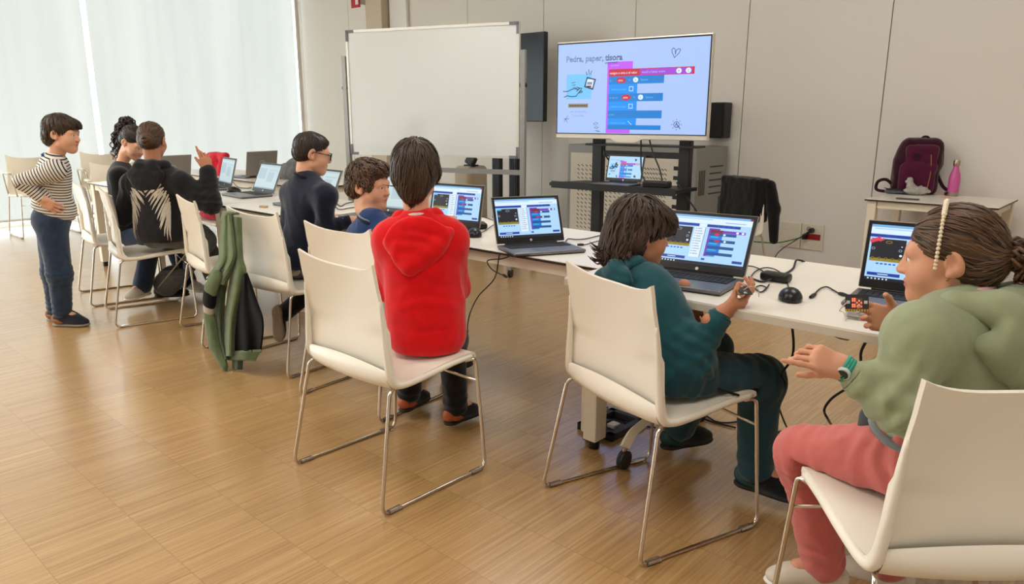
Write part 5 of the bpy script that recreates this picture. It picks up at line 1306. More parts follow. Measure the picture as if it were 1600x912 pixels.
# ---------------- girl in green
B = Base(1468, 715, 1.70)
J = joints(pel=B(1468, 712, 0), neck=B(1510, 478, -0.01), head=B(1486, 402, 0.03), face=(-0.95, -0.17, -0.10), sL=B(1438, 525, -0.10), sR=B(1542, 512, 0.10), eL=B(1404, 632, -0.12), eR=B(1478, 600, 0.24), wL=B(1316, 573, -0.07), wR=B(1402, 505, 0.27),
           hL=B(1425, 725, -0.07), hR=B(1470, 722, 0.08), kL=B(1258, 712, 0.20), kR=B(1322, 716, 0.34), aL=B(1288, 888, 0.22), aR=B(1392, 888, 0.30), toeL=(-0.85, -0.5, 0), toeR=(-0.8, -0.1, 0))
report('green', J, 'C8')
t = make_person('girl in a light green hoodie and coral trousers with a pearl hairband, nearest the camera', J)
hn = {'L': hand_prims(J['wL'], -RT * 0.93 + np.array([0, 0, 0.36]), FH * 0.75 + np.array([0, 0, -0.55]), 1, curls=((0.12, 0.12, 0.08), 0.75, 0.85, 0.9), thumb=0.5, thumb_out=0.5, s=0.80),
      'R': hand_prims(J['wR'], -RT * 0.93 + np.array([0, 0, 0.25]), -FH * 0.85 + np.array([0, 0, 0.25]) + RT * -0.1, 1, curls=((0.10, 0.12, 0.15), (0.35, 0.4, 0.4), (0.5, 0.5, 0.5), (0.55, 0.5, 0.5)), thumb=0.3, thumb_out=0.9, s=0.90)}
bo, H = shape_body(t, J, SK3, 1.0, hn, 'C8'); brows(t, J, H, 1.0, BROW)
GREENC = cloth('green fleece', (152, 160, 126), 420, mot=0.9)
tp, R, q, L = top_prims(J, 0.008, w=0.138, dp=0.104)
tp += sleeve(J, 'L', 0.008, r=(0.056, 0.047, 0.043, 0.035), stop=0.62) + sleeve(J, 'R', 0.006, stop=0.95) + [ell(q(0, 0.01, -0.02), (0.150, 0.130, 0.11), R), seat_cut('C8'), cut(q(0, 0, -0.095), -R[:, 2] - 0.35 * R[:, 1])]
soft('hoodie', tp, 0.0048, GREENC, t, k=0.045, it=2, disp=folds(J, 0.0040, 9.0, [(J['eL'], J['wL'] - J['eL'], 0.10, 0.009, 0.045), (J['eL'], J['eL'] - J['sL'], 0.09, 0.007, 0.05), (q(-0.08, 0.05, 0.12), R[:, 2] + 0.3 * R[:, 1], 0.12, 0.008, 0.05)]))
cuff(J, 'L', 0.038, 0.80, 0.05).obj('cuff', GREENC, t, smooth=True, world=True); cuff(J, 'R', 0.036, 0.95, 0.05).obj('cuff', GREENC, t, smooth=True, world=True)
L += 0.012
hd = [cap(q(-0.078, 0.055, L - 0.045), q(-0.085, -0.01, L + 0.005), 0.020, 0.026), cap(q(-0.085, -0.01, L + 0.005), q(-0.055, -0.08, L + 0.012), 0.026, 0.034), cap(q(-0.055, -0.08, L + 0.012), q(0.055, -0.08, L + 0.012), 0.034), cap(q(0.055, -0.08, L + 0.012), q(0.085, 0.0, L + 0.0), 0.034, 0.024),
      ell(q(0.0, -0.118, L - 0.055), (0.115, 0.034, 0.088), R), cap(q(-0.10, -0.085, L - 0.06), q(0.0, -0.135, L - 0.155), 0.024), cap(q(0.10, -0.085, L - 0.06), q(0.0, -0.135, L - 0.155), 0.024), cap(q(0.085, 0.0, L), q(0.07, 0.06, L - 0.05), 0.022)]
soft('hood', hd, 0.0048, GREENC, t, k=0.025, it=2, disp=folds(J, 0.0038, 10.0, [(q(0.03, -0.1, L), R[:, 0] + R[:, 2], 0.10, 0.004, 0.05)]))
seam = MB()
seam.tube(spline([q(-0.055, -0.075, L + 0.046), q(-0.03, -0.135, L - 0.01), q(-0.008, -0.158, L - 0.10), q(0.0, -0.160, L - 0.17)], 6), 0.0022, 6)
seam.obj('hood_seam', cloth('green seam', (108, 126, 84)), t, smooth=True, world=True)
PINKT = cloth('pink tee', (232, 186, 182)); MB().tube([q(0.050 * math.cos(a), 0.01 + 0.050 * math.sin(a), L + 0.022 - 0.012 * math.sin(a)) for a in np.linspace(0, 2 * PI, 25)[:-1]], 0.009, 8, closed=True).obj('tee_collar', PINKT, t, smooth=True, world=True)
CORAL = cloth('coral jersey', (206, 110, 104), 420, mot=0.88)
soft('trousers', trousers_prims(J, 0.0, th=(0.092, 0.074), sh=(0.066, 0.056), hip=(0.135, 0.115, 0.105), seat='C8'), 0.0055, CORAL, t, k=0.04, it=2, disp=folds(J, 0.0042, 11.0, [(J['kL'], J['kL'] - J['hL'], 0.10, 0.005, 0.045), (J['aL'] + np.array([0, 0, 0.07]), J['aL'] - J['kL'], 0.08, 0.007, 0.05), (J['hL'], J['kL'] - J['hL'], 0.12, 0.010, 0.055), (J['kL'] - np.array([0, 0, 0.06]), np.array([0.3, 0, 1]), 0.07, 0.006, 0.03)]))
for s_ in 'LR':
    d = U(J['a' + s_] - J['k' + s_]); p = J['a' + s_] - d * 0.0
    MB().tube([p - d * 0.03, p - d * 0.02, p, p + d * 0.02], [0.040, 0.043, 0.042, 0.038], 24, cap=False).obj('trouser_cuff', cloth('pale pink cuff', (226, 158, 146)), t, smooth=True, world=True)
SS = [mat('canvas beige', srgb(206, 196, 178), 0.8), mat('white rubber', srgb(228, 224, 214), 0.6), mat('lace white', srgb(216, 206, 192), 0.7)]
shoe(t, J, 'L', SS, 0.215); shoe(t, J, 'R', SS, 0.215)
# belt bag strap round the waist
GST = cloth('grey strap', (120, 126, 126)); ws = []
for a in np.linspace(0, 2 * PI, 33)[:-1]: ws.append(q(0.163 * math.cos(a), 0.006 + 0.139 * math.sin(a), 0.055 + 0.012 * math.sin(a)))
MB().tube(ws, 0.009, 6, closed=True).obj('belt_strap', GST, t, smooth=True, world=True)
soft('belt_bag', [rbx(q(-0.02, 0.142, 0.050), (0.05, 0.006, 0.018), 0.015, R)], 0.006, cloth('grey bag', (74, 80, 84)), t, k=0.01)
# watch
wd = U(J['wL'] - J['eL']); wp = J['wL'] - wd * 0.006; wn = U(np.cross(wd, [0, 0, 1])); wu = np.cross(wn, wd)
sb = MB()
ringp = [wp + (wn * math.cos(a) * 0.0245 + wu * math.sin(a) * 0.0245) for a in np.linspace(0, 2 * PI, 29)[:-1]]
for dd in (-0.006, 0.0, 0.006): sb.tube([p + wd * dd for p in ringp], 0.0052, 8, closed=True)
wt = sb.obj('watch', mat('teal rubber', srgb(38, 150, 128), 0.45), t, smooth=True, world=True)
side = wn if (wn @ FH) < 0 else -wn; face_ = U(side * 0.75 - wu * 0.3 - RT * 0.3)
cpos = wp + side * 0.024 - wu * 0.004
MB().lathe([(0.0001, -0.004), (0.0150, -0.004), (0.0160, 0.002), (0.0140, 0.005), (0.0001, 0.005)], cpos, 24, R=frame(wd, face_)).obj('dial', [mat('watch rim', srgb(200, 214, 214), 0.3)], wt, smooth='auto', world=True)
MB().lathe([(0.0001, 0.005), (0.0115, 0.005), (0.0115, 0.0056), (0.0001, 0.0056)], cpos, 24, R=frame(wd, face_)).obj('dial_face', [mat('watch dark', srgb(40, 52, 56), 0.2)], wt, smooth='auto', world=True)
# hair pulled back into a tail
tie = np.array([0.0, -0.092, 0.002])
hp = [ell((0, -0.013, 0.036), (0.079, 0.092, 0.083), k=0.02), ell((0, -0.050, -0.020), (0.068, 0.050, 0.055), k=0.03), ell((0, -0.080, 0.003), (0.04, 0.030, 0.035), k=0.03), ell((0, 0.105, -0.040), (0.085, 0.066, 0.085), k=0.012, sub=True), ell((-0.085, 0.025, -0.035), (0.035, 0.055, 0.045), k=0.012, sub=True), ell((0.085, 0.025, -0.035), (0.035, 0.055, 0.045), k=0.012, sub=True)]
hair(t, J, H, 1.0, hp, MIDHAIR, pole=(0.0, 0.11, 0.05), toward=tie, locks=420, ln=0.10, lock_r=0.0020, mess=0.15, seed=15, amp=0.0016, lift=0.0004)
tw = J['head'] + H @ tie
pts = [tw, tw + H @ np.array([0.0, -0.055, -0.004]), tw + H @ np.array([0.0, -0.085, -0.06]), tw + H @ np.array([0.0, -0.080, -0.12]), tw + H @ np.array([0.0, -0.068, -0.19])]
curls(t, pts, [0.02, 0.04, 0.05, 0.05, 0.03], MIDHAIR, n=90, seed=21, cr=0.011, turns=5, thick=0.0042)
sc_ = MB(); rng = np.random.default_rng(5)
for i in range(26):
    a = 2 * PI * i / 13; r = 0.027 if i < 13 else 0.022
    p = tw + H @ np.array([r * math.cos(a), -0.006 - (0.012 if i >= 13 else 0), r * math.sin(a)]); sc_.ball(p, 0.0075, 6, mi=i % 2)
sc_.obj('hair_tie', [mat('bead dark', srgb(42, 60, 60), 0.25), mat('bead grey', srgb(110, 132, 130), 0.2)], t, smooth=True, world=True)
pb = MB()
for i in range(44):
    a = -0.42 + (PI + 0.84) * i / 43
    rr = 0.0060 if 14 < i < 30 else 0.0045
    p = J['head'] + H @ np.array([0.083 * math.cos(a), 0.022 - 0.012 * math.sin(a), 0.028 + 0.096 * math.sin(a)]); pb.ball(p, rr, 7)
pb.obj('pearl_hairband', mat('pearl', srgb(228, 214, 184), 0.22, coat=0.5), t, smooth=True, world=True)
MB().ball(J['head'] + H @ np.array([-0.079, 0.004, -0.036]), 0.0035, 8).obj('earring', mat('gold stud', srgb(160, 140, 70), 0.3, metal=1.0), t, smooth=True, world=True)
GIRL_R = (J['wR'].copy(), hn['R'][1])

# ---------------- boy in the blue tee
O = lambda u, v, y: on_chair('C5', u, v, y)
J = joints(pel=O(574, 468, 0.27), neck=O(584, 345, 0.22), head=O(577, 290, 0.26), face=(0.93, 0.36, -0.08), sL=O(566, 368, 0.24), sR=O(616, 372, 0.20), eL=O(558, 430, 0.26), eR=O(628, 440, 0.24), wL=cl('C5', 0.02, 0.46, 0.78), wR=cl('C5', 0.22, 0.46, 0.78),
           hL=cl('C5', -0.07, 0.27, 0.52), hR=cl('C5', 0.08, 0.27, 0.52), kL=cl('C5', -0.10, 0.60, 0.49), kR=cl('C5', 0.12, 0.60, 0.49), aL=cl('C5', -0.10, 0.62, 0.09), aR=cl('C5', 0.12, 0.64, 0.09), toeL=(-0.1, 1, 0), toeR=(0.1, 1, 0))
report('blue', J, 'C5')
t = make_person('boy in a dark blue tee turning to the right, mostly behind the red hoodie', J)
hn = simple_hands(J)
bo, H = shape_body(t, J, SK1, 0.98, hn, 'C5'); brows(t, J, H, 0.98, BROW)
NAVT = cloth('blue jersey', (36, 64, 112), 420, mot=0.82)
tp, R, q, L = top_prims(J, 0.002, w=0.118, dp=0.088)
tp += [cap(q(0, -0.004, L - 0.02), q(0, -0.008, L + 0.004), 0.060, 0.056), cap(J['sL'], J['sL'] * 0.45 + J['eL'] * 0.55, 0.052, 0.055), cap(J['sR'], J['sR'] * 0.45 + J['eR'] * 0.55, 0.052, 0.055), seat_cut('C5'), cut(q(0, 0, -0.05), -R[:, 2])]
soft('tee', tp, 0.006, NAVT, t, k=0.035, it=2, disp=folds(J, 0.0035, 21.0))
cb = MB(); pts = [q(0.058 * math.cos(a), -0.012 + 0.056 * math.sin(a), L + 0.006 - 0.012 * math.sin(a)) for a in np.linspace(0, 2 * PI, 29)[:-1]]
cb.tube(pts, 0.010, 8, closed=True); cb.tube([p + np.array([0, 0, 0.010]) for p in pts], 0.0045, 6, closed=True, mi=1)
cb.obj('tee_collar', [cloth('navy collar', (28, 44, 78)), cloth('grey collar', (138, 150, 150))], t, smooth=True, world=True)
soft('trousers', trousers_prims(J, 0.0, th=(0.074, 0.06), sh=(0.056, 0.050), hip=(0.122, 0.09, 0.09), seat='C5'), 0.008, cloth('navy trousers', (26, 32, 52), mot=0.75), t, k=0.03)
shoe(t, J, 'L', BS, 0.205); shoe(t, J, 'R', BS, 0.205)
hp = [ell((0, -0.016, 0.037), (0.080, 0.097, 0.085), k=0.02), ell((0, -0.055, -0.018), (0.070, 0.055, 0.045), k=0.03), ell((0, 0.040, 0.075), (0.064, 0.056, 0.038), k=0.02), ell((-0.062, 0.030, 0.012), (0.018, 0.018, 0.030), k=0.012), ell((0.062, 0.030, 0.012), (0.018, 0.018, 0.030), k=0.012), ell((0, 0.116, -0.024), (0.095, 0.066, 0.084), k=0.012, sub=True), ell((0.082, 0.012, -0.022), (0.026, 0.030, 0.034), k=0.008, sub=True), ell((-0.082, 0.012, -0.022), (0.026, 0.030, 0.034), k=0.008, sub=True)]
hair(t, J, H, 0.98, hp, BRHAIR, pole=(0.02, -0.045, 0.10), locks=620, ln=0.045, lock_r=0.0028, mess=0.9, curl=0.40, seed=31, amp=0.0045, lift=0.004, zone=lambda l: (l[:, 1] < 0.05) | (l[:, 2] > 0.07))

# ---------------- boy with glasses, one foot tucked under him
O = lambda u, v, y: on_chair('C4', u, v, y)
J = joints(pel=O(470, 402, 0.33), neck=O(480, 276, 0.32), head=O(488, 239, 0.36), face=(0.45, 0.86, -0.22), sL=O(456, 303, 0.33), sR=O(508, 306, 0.31), eL=O(450, 355, 0.36), eR=O(508, 357, 0.33), wL=O(500, 340, 0.56), wR=O(546, 345, 0.44),
           hL=O(455, 412, 0.33), hR=O(485, 410, 0.33), kL=cl('C4', -0.02, 0.62, 0.46), kR=cl('C4', 0.26, 0.52, 0.53), aL=at_d(438, 492, 4.19), aR=O(470, 424, 0.30), toeL=(0.12, -0.06, -0.99), toeR=(-0.75, -0.1, -0.12))
J['fupL'] = U(FH * 1.0 + np.array([0, 0, 0.25])); J['fupR'] = U(FH * 0.9 + np.array([0, 0, -0.25]))
report('glasses', J, 'C4')
t = make_person('boy with glasses in a navy sweatshirt, perched on the chair that holds the green jacket', J)
hn = simple_hands(J, palm=(0, 0, -1))
bo, H = shape_body(t, J, SK1, 0.96, hn, 'C4'); brows(t, J, H, 0.96, BROW)
NAVY = cloth('navy sweat', (28, 33, 52), 420, mot=0.8)
tp, R, q, L = top_prims(J, 0.004, w=0.122, dp=0.080)
tp += sleeve(J, 'L', 0.004, r=(0.046, 0.040, 0.036, 0.028)) + sleeve(J, 'R', 0.004, r=(0.046, 0.040, 0.036, 0.028), stop=0.9) + [ell(q(0, -0.005, -0.01), (0.135, 0.11, 0.09), R), seat_cut('C4', -0.04), cut(q(0, 0, -0.07), -R[:, 2])]
soft('sweatshirt', tp, 0.006, NAVY, t, k=0.035, it=2, disp=folds(J, 0.0035, 25.0, [(J['eR'], J['wR'] - J['eR'], 0.09, 0.006, 0.04), (q(0.0, -0.08, 0.08), R[:, 2], 0.12, 0.005, 0.06)]))
MB().tube([q(0.056 * math.cos(a), -0.012 + 0.054 * math.sin(a), L + 0.004 - 0.012 * math.sin(a)) for a in np.linspace(0, 2 * PI, 25)[:-1]], 0.010, 8, closed=True).obj('collar', cloth('dark collar', (20, 22, 34)), t, smooth=True, world=True)
cuff(J, 'R', 0.031, 0.93, 0.025).obj('white_cuff', TEEW, t, smooth=True, world=True); cuff(J, 'R', 0.032, 1.04, 0.02).obj('dark_cuff', NAVY, t, smooth=True, world=True)
soft('trousers', trousers_prims(J, 0.0, th=(0.072, 0.058), sh=(0.054, 0.050), hip=(0.120, 0.09, 0.09)) + [rbx(cl('C4', 0, 0.27, 0.345), (0.26, 0.245, 0.112), 0.0, rz(CH['C4'][2]), k=0.012, sub=True)] + [cap(J['kL'], J['aL'], 0.050, 0.046)], 0.007, cloth('dark trousers', (22, 22, 28), mot=0.75), t, k=0.03)
TS = [cloth('dark trainer', (44, 42, 44), 300), mat('taupe rubber', srgb(150, 134, 112), 0.8), mat('grey lace', srgb(90, 88, 86), 0.7)]
add_bump(TS[1], 90, 0.9, 0.004, 1, (0.2, 3, 0.2))
shoe(t, J, 'L', TS, 0.205); shoe(t, J, 'R', TS, 0.205)
hp = [ell((0, -0.016, 0.034), (0.0755, 0.0925, 0.079), k=0.02), ell((0, -0.05, -0.015), (0.066, 0.055, 0.048), k=0.03), ell((0, 0.035, 0.062), (0.056, 0.044, 0.034), k=0.02), ell((0, 0.116, -0.012), (0.095, 0.066, 0.092), k=0.012, sub=True), ell((0.08, 0.02, -0.022), (0.026, 0.036, 0.036), k=0.008, sub=True), ell((-0.08, 0.02, -0.022), (0.026, 0.036, 0.036), k=0.008, sub=True)]
hair(t, J, H, 0.96, hp, BKHAIR, pole=(0, -0.04, 0.10), locks=420, ln=0.030, lock_r=0.0016, mess=0.4, seed=41, amp=0.0012, lift=0.0005)
gl_ = MB(); G2 = lambda p: J['head'] + H @ np.array(p) * 0.96
for sx in (-1, 1):
    c = np.array([sx * 0.031, 0.100, -0.001]); fr_ = [c + np.array([0.026 * np.sign(math.cos(a)) * abs(math.cos(a)) ** 0.6, -0.006 * math.cos(a) * sx * (1 if math.cos(a) * sx > 0 else 0), 0.018 * np.sign(math.sin(a)) * abs(math.sin(a)) ** 0.6]) for a in np.linspace(0, 2 * PI, 25)[:-1]]
    gl_.tube([G2(p) for p in fr_], 0.0032, 6, closed=True)
    gl_.tube([G2((sx * 0.057, 0.095, 0.006)), G2((sx * 0.070, 0.06, 0.008)), G2((sx * 0.0755, 0.0, 0.008)), G2((sx * 0.073, -0.014, -0.006))], 0.0026, 6)
gl_.tube([G2((-0.007, 0.101, 0.004)), G2((0, 0.104, 0.006)), G2((0.007, 0.101, 0.004))], 0.0024, 6)
gf = gl_.obj('glasses_frame', mat('black acetate', srgb(18, 18, 20), 0.25), t, smooth=True, world=True)
lens = MB()
for sx in (-1, 1): lens.ball(G2((sx * 0.031, 0.100, -0.001)), np.array([0.025, 0.0015, 0.0175]) * 0.96, 10, R=H)
LENSM = bpy.data.materials.new('lens'); LENSM.use_nodes = True; _n, _l = LENSM.node_tree.nodes, LENSM.node_tree.links; _n.remove(_n['Principled BSDF'])
_t = _n.new('ShaderNodeBsdfTransparent'); _g = _n.new('ShaderNodeBsdfGlossy'); _g.inputs['Roughness'].default_value = 0.03; _x = _n.new('ShaderNodeMixShader'); _x.inputs[0].default_value = 0.12; _l.new(_t.outputs[0], _x.inputs[1]); _l.new(_g.outputs[0], _x.inputs[2]); _l.new(_x.outputs[0], _n['Material Output'].inputs[0])
lens.obj('lenses', LENSM, gf, smooth=True, world=True)

# ---------------- child in the black winged hoodie
B = Base(252, 364, 4.74)
J = joints(pel=B(252, 362, 0), neck=B(243, 262, 0.03), head=B(238, 219, 0.05), face=(-0.70, 0.72, -0.12), sL=B(207, 287, 0.03), sR=B(283, 286, -0.02), eL=B(192, 338, 0.06), eR=B(328, 318, 0.0), wL=B(214, 330, 0.22), wR=B(325, 267, 0.04),
           hL=B(236, 368, 0.03), hR=B(270, 368, -0.02), kL=cl('C2', -0.12, 0.62, 0.48), kR=cl('C2', 0.10, 0.60, 0.48), aL=cl('C2', -0.10, 0.75, 0.085), aR=at_d(256, 449, 5.30), toeL=(-0.1, 1, 0), toeR=(0.55, 0.8, 0))
report('wings', J, 'C2')
t = make_person('child in a black hoodie with pale wings on its back, hair in a bun', J)
hn = {'R': hand_prims(J['wR'], np.array([0, 0, 1.0]) - RT * 0.12, -RT * 0.7 + FH * 0.6, 1, curls=((0.1, 0.1, 0.1), 0.55, 0.75, 0.85), thumb=0.5, thumb_out=0.4, s=0.98)}
hn.update({k: v for k, v in simple_hands(J, 'L').items()})
bo, H = shape_body(t, J, SK2, 1.0, hn, 'C2'); brows(t, J, H, 1.0, BROW)
BLKH = cloth('black fleece', (31, 31, 34), 420, mot=0.75)
tp, R, q, L = top_prims(J, 0.010, w=0.152, dp=0.105)
tp += sleeve(J, 'L', 0.014) + sleeve(J, 'R', 0.016, r=(0.056, 0.052, 0.050, 0.036), stop=0.95) + [ell(q(0, -0.005, -0.01), (0.165, 0.125, 0.095), R), seat_cut('C2', -0.02), cut(q(0, 0, -0.065), -R[:, 2])]
soft('hoodie', tp, 0.0065, BLKH, t, k=0.045, it=2, disp=folds(J, 0.0045, 51.0, [(J['eR'], J['wR'] - J['eR'], 0.12, 0.010, 0.05), (J['eR'], J['eR'] - J['sR'], 0.10, 0.008, 0.05)]))
cuff(J, 'R', 0.042, 0.98, 0.055).obj('cuff', BLKH, t, smooth=True, world=True)
hd = [cap(q(-0.08, 0.03, L - 0.03), q(-0.085, -0.03, L + 0.012), 0.024, 0.03), cap(q(-0.085, -0.03, L + 0.012), q(-0.045, -0.085, L + 0.015), 0.03, 0.034), cap(q(-0.045, -0.085, L + 0.015), q(0.045, -0.085, L + 0.015), 0.034), cap(q(0.045, -0.085, L + 0.015), q(0.085, -0.03, L + 0.01), 0.034, 0.03), cap(q(0.085, -0.03, L + 0.01), q(0.08, 0.04, L - 0.04), 0.03, 0.024), ell(q(0, -0.108, L - 0.045), (0.128, 0.024, 0.065), R), ell(q(0, -0.114, L - 0.10), (0.095, 0.018, 0.05), R)]
soft('hood', hd, 0.006, BLKH, t, k=0.025, it=2, disp=folds(J, 0.004, 52.0, [(q(0, -0.1, L - 0.03), R[:, 2], 0.1, 0.005, 0.05)]))
# the printed wings: rows of pale feathers lying on the cloth
hb = [o for o in t.children if o.name.startswith('hoodie')][0]
HV = np.array([v.co[:] for v in hb.data.vertices]) + np.array(t.location[:]); HN = np.array([v.normal[:] for v in hb.data.vertices])
WINGM = cloth('wing print', (206, 196, 178), 300, mot=0.75)
backv = np.where((HN @ R[:, 1]) < 0.15)[0]
def on_back(x, z):
    g = q(x, -0.16, z); dd = (HV[backv] - g); l2 = (dd @ R[:, 0]) ** 2 + (dd @ R[:, 2]) ** 2 + 0.15 * (dd @ R[:, 1]) ** 2
    i = backv[l2.argmin()]; 
    p = g + R[:, 1] * ((HV[i] - g) @ R[:, 1]); return p + HN[i] * 0.0022, HN[i]
for sx in (-1, 1):
    b = MB(); rng = np.random.default_rng(60 + sx)
    for row, (n_, ln, wd_) in enumerate(((9, 0.045, 1.0), (11, 0.080, 1.0), (13, 0.125, 1.1))):
        for k in range(n_):
            u_ = k / (n_ - 1)                                   # from the shoulder of the wing down its outer edge
            x = sx * (0.088 + 0.042 * min(1, u_ * 2.2) - 0.018 * row * (1 - u_) * 0.6); z = L * 0.80 - 0.005 - 0.175 * u_ ** 1.15 - 0.012 * row
            an = 0.35 + 1.15 * u_ ** 0.8 + rng.normal(0, 0.04)    # inward first, then straight down
            l_ = ln * (0.75 + 0.55 * u_) * rng.uniform(0.9, 1.1); lx, lz = -sx * math.cos(an) * l_, -math.sin(an) * l_
            cs = [on_back(x + lx * s_ * (1 - 0.15 * s_), z + lz * s_ - 0.012 * s_ * s_) for s_ in (0, 0.25, 0.5, 0.75, 1.0)]
            P_ = np.array([c[0] for c in cs]); Nn = np.array([c[1] for c in cs]); T_ = np.gradient(P_, axis=0); S_ = np.cross(T_, Nn); S_ /= np.maximum(np.linalg.norm(S_, axis=1, keepdims=True), 1e-9)
            wd = wd_ * np.array([0.003, 0.0050, 0.0054, 0.0045, 0.0010])[:, None]
            V = np.concatenate([P_ - S_ * wd, P_ + Nn * 0.0012, P_ + S_ * wd]); F = []
            for i in range(4): F += [(i, i + 1, 6 + i, 5 + i), (5 + i, 6 + i, 11 + i, 10 + i)]
            b.add(V, F)
    b.obj('wing_print', WINGM, t, smooth=True, world=True)
GJ = cloth('grey jeans', (96, 102, 104), 500, mot=0.7)
soft('jeans', trousers_prims(J, 0.0, th=(0.088, 0.080), sh=(0.082, 0.088), hip=(0.145, 0.11, 0.09), seat='C2', stop=0.92), 0.007, GJ, t, k=0.04, it=2, disp=folds(J, 0.003, 53.0))
sm_ = [J['kR'] + (J['aR'] - J['kR']) * s_ - FH * 0.088 - RT * 0.015 for s_ in np.linspace(0.08, 0.95, 6)]
MB().tube(sm_, 0.0045, 6).obj('side_seam', cloth('frayed seam', (190, 176, 150)), t, smooth=True, world=True)
KS = [cloth('black boot', (24, 24, 26), 200, strength=0.8), mat('dark rubber', srgb(30, 29, 29), 0.7), mat('black lace', srgb(40, 40, 40), 0.6)]
shoe(t, J, 'R', KS, 0.235, high=0.02); shoe(t, J, 'L', KS, 0.235, high=0.02)
hp = [ell((0, -0.016, 0.035), (0.0775, 0.095, 0.081), k=0.02), ell((0, -0.055, -0.015), (0.068, 0.055, 0.05), k=0.03), ell((0, 0.105, -0.035), (0.085, 0.068, 0.085), k=0.012, sub=True), ell((0.085, 0.025, -0.03), (0.032, 0.05, 0.045), k=0.01, sub=True), ell((-0.085, 0.025, -0.03), (0.032, 0.05, 0.045), k=0.01, sub=True)]
hair(t, J, H, 1.0, hp, MIDHAIR, pole=(0.0, 0.11, 0.05), toward=(0.02, -0.12, -0.005), locks=260, ln=0.09, lock_r=0.0018, mess=0.12, seed=61, amp=0.0014, lift=0.0003)
bn = MB(); bc = J['head'] + H @ np.array([0.022, -0.122, -0.006]); tint = []
for k in range(9):
    r_ = 0.036 - 0.003 * k; pts = [bc + H @ np.array([r_ * math.cos(a + k), -0.004 * k - 0.006 * math.sin(2 * a + k), r_ * math.sin(a + k)]) for a in np.linspace(0, 2 * PI, 21)[:-1]]
    o = len(bn.v); bn.tube(pts, 0.011, 8, closed=True); tint += [0.3 + 0.07 * (k % 4)] * (len(bn.v) - o)
me = mesh_np('hair_bun', np.array(bn.v) - np.array(t.location[:]), bn.f, True); attr(me, 'tint', tint); link('hair_bun', me, MIDHAIR, t)

# ---------------- girl with the curly ponytail
B = Base(200, 366, 5.30)
J = joints(pel=B(200, 364, 0), neck=B(190, 258, 0.0), head=B(209, 222, -0.02), face=(0.80, 0.30, -0.55), sL=B(184, 272, 0.14), sR=B(186, 276, -0.13), eL=B(205, 325, 0.16), eR=B(187, 318, -0.17), wL=B(235, 322, 0.10), wR=B(222, 318, -0.05),
           hL=B(204, 370, 0.07), hR=B(202, 372, -0.07), kL=B(270, 378, 0.02), kR=B(236, 384, -0.22), aL=B(294, 440, 0.10), aR=B(222, 448, -0.21), toeL=(0.9, 0.3, 0), toeR=(0.45, -0.88, 0))
report('curly', J)
t = make_person('girl with a curly black ponytail and black top, bending towards the winged hoodie', J)
hn = simple_hands(J)
bo, H = shape_body(t, J, SK1, 0.98, hn, None); brows(t, J, H, 0.98, BROW)
tp, R, q, L = top_prims(J, 0.002, w=0.135, dp=0.095)
tp += sleeve(J, 'L', 0.004) + sleeve(J, 'R', 0.004) + [seat_cut('C1'), cut(q(0, 0, -0.05), -R[:, 2])]
soft('top', tp, 0.0065, cloth('black jersey', (20, 20, 24), mot=0.75), t, k=0.035, disp=folds(J, 0.003, 71.0))
DJ = cloth('blue jeans', (40, 54, 80), 500, mot=0.7)
soft('jeans', trousers_prims(J, 0.0, th=(0.078, 0.064), sh=(0.062, 0.064), hip=(0.128, 0.1, 0.09), seat='C1', stop=0.95), 0.007, DJ, t, k=0.035, disp=folds(J, 0.003, 72.0))
WS = [mat('cream canvas', srgb(206, 198, 180), 0.8), mat('white rubber', srgb(228, 224, 214), 0.6), mat('lace white', srgb(216, 206, 192), 0.7)]
shoe(t, J, 'R', WS, 0.225, high=0.03); shoe(t, J, 'L', WS, 0.225, high=0.0)
hp = [ell((0, -0.016, 0.035), (0.077, 0.094, 0.081), k=0.02), ell((0, -0.055, -0.012), (0.066, 0.055, 0.05), k=0.03), ell((0, 0.108, -0.035), (0.085, 0.064, 0.085), k=0.012, sub=True), ell((0.085, 0.025, -0.03), (0.032, 0.05, 0.045), k=0.01, sub=True), ell((-0.085, 0.025, -0.03), (0.032, 0.05, 0.045), k=0.01, sub=True)]
hair(t, J, H, 0.98, hp, BKHAIR, pole=(0.0, 0.11, 0.05), toward=(0, -0.10, 0.06), locks=220, ln=0.08, lock_r=0.0018, mess=0.12, seed=73, amp=0.0014, lift=0.0003)
tw = J['head'] + H @ np.array([0, -0.095, 0.075])
curls(t, [tw, B(199, 192, 0.04), B(190, 208, 0.05), B(186, 232, 0.05), B(184, 254, 0.05)], [0.03, 0.045, 0.05, 0.05, 0.03], BKHAIR, n=70, seed=77, cr=0.012, turns=6, thick=0.0045)

# ---------------- boy in the striped top, standing
B = Base(80, 345, 4.545)
J = joints(pel=B(80, 342, 0), neck=B(86, 248, 0.0), head=B(97, 209, 0.0), face=(0.70, 0.70, -0.12), sL=B(92, 264, 0.13), sR=B(85, 266, -0.13), eL=B(42, 286, 0.16), eR=B(34, 284, -0.19), wL=B(60, 314, 0.10), wR=B(64, 310, -0.145),
           hL=B(80, 350, 0.075), hR=B(80, 352, -0.075), kL=B(84, 425, 0.08), kR=B(93, 428, -0.06), aL=B(88, 485, 0.12), aR=B(98, 492, -0.02), toeL=(0.80, 0.60, 0), toeR=(0.78, 0.62, 0))
report('stripes', J)
t = make_person('boy in a black and white striped top and jeans, standing with hands on hips', J)
hn = {q_: hand_prims(J['w' + q_], RT * 0.55 - np.array([0, 0, 0.55]) + FH * (0.25 if q_ == 'R' else -0.25), FH * (1 if q_ == 'R' else -1), -1 if q_ == 'R' else 1, curls=(0.3, 0.35, 0.4, 0.45), thumb=0.2, thumb_out=0.8, s=0.9) for q_ in 'LR'}
bo, H = shape_body(t, J, SK1, 0.98, hn); brows(t, J, H, 0.98, BROW)
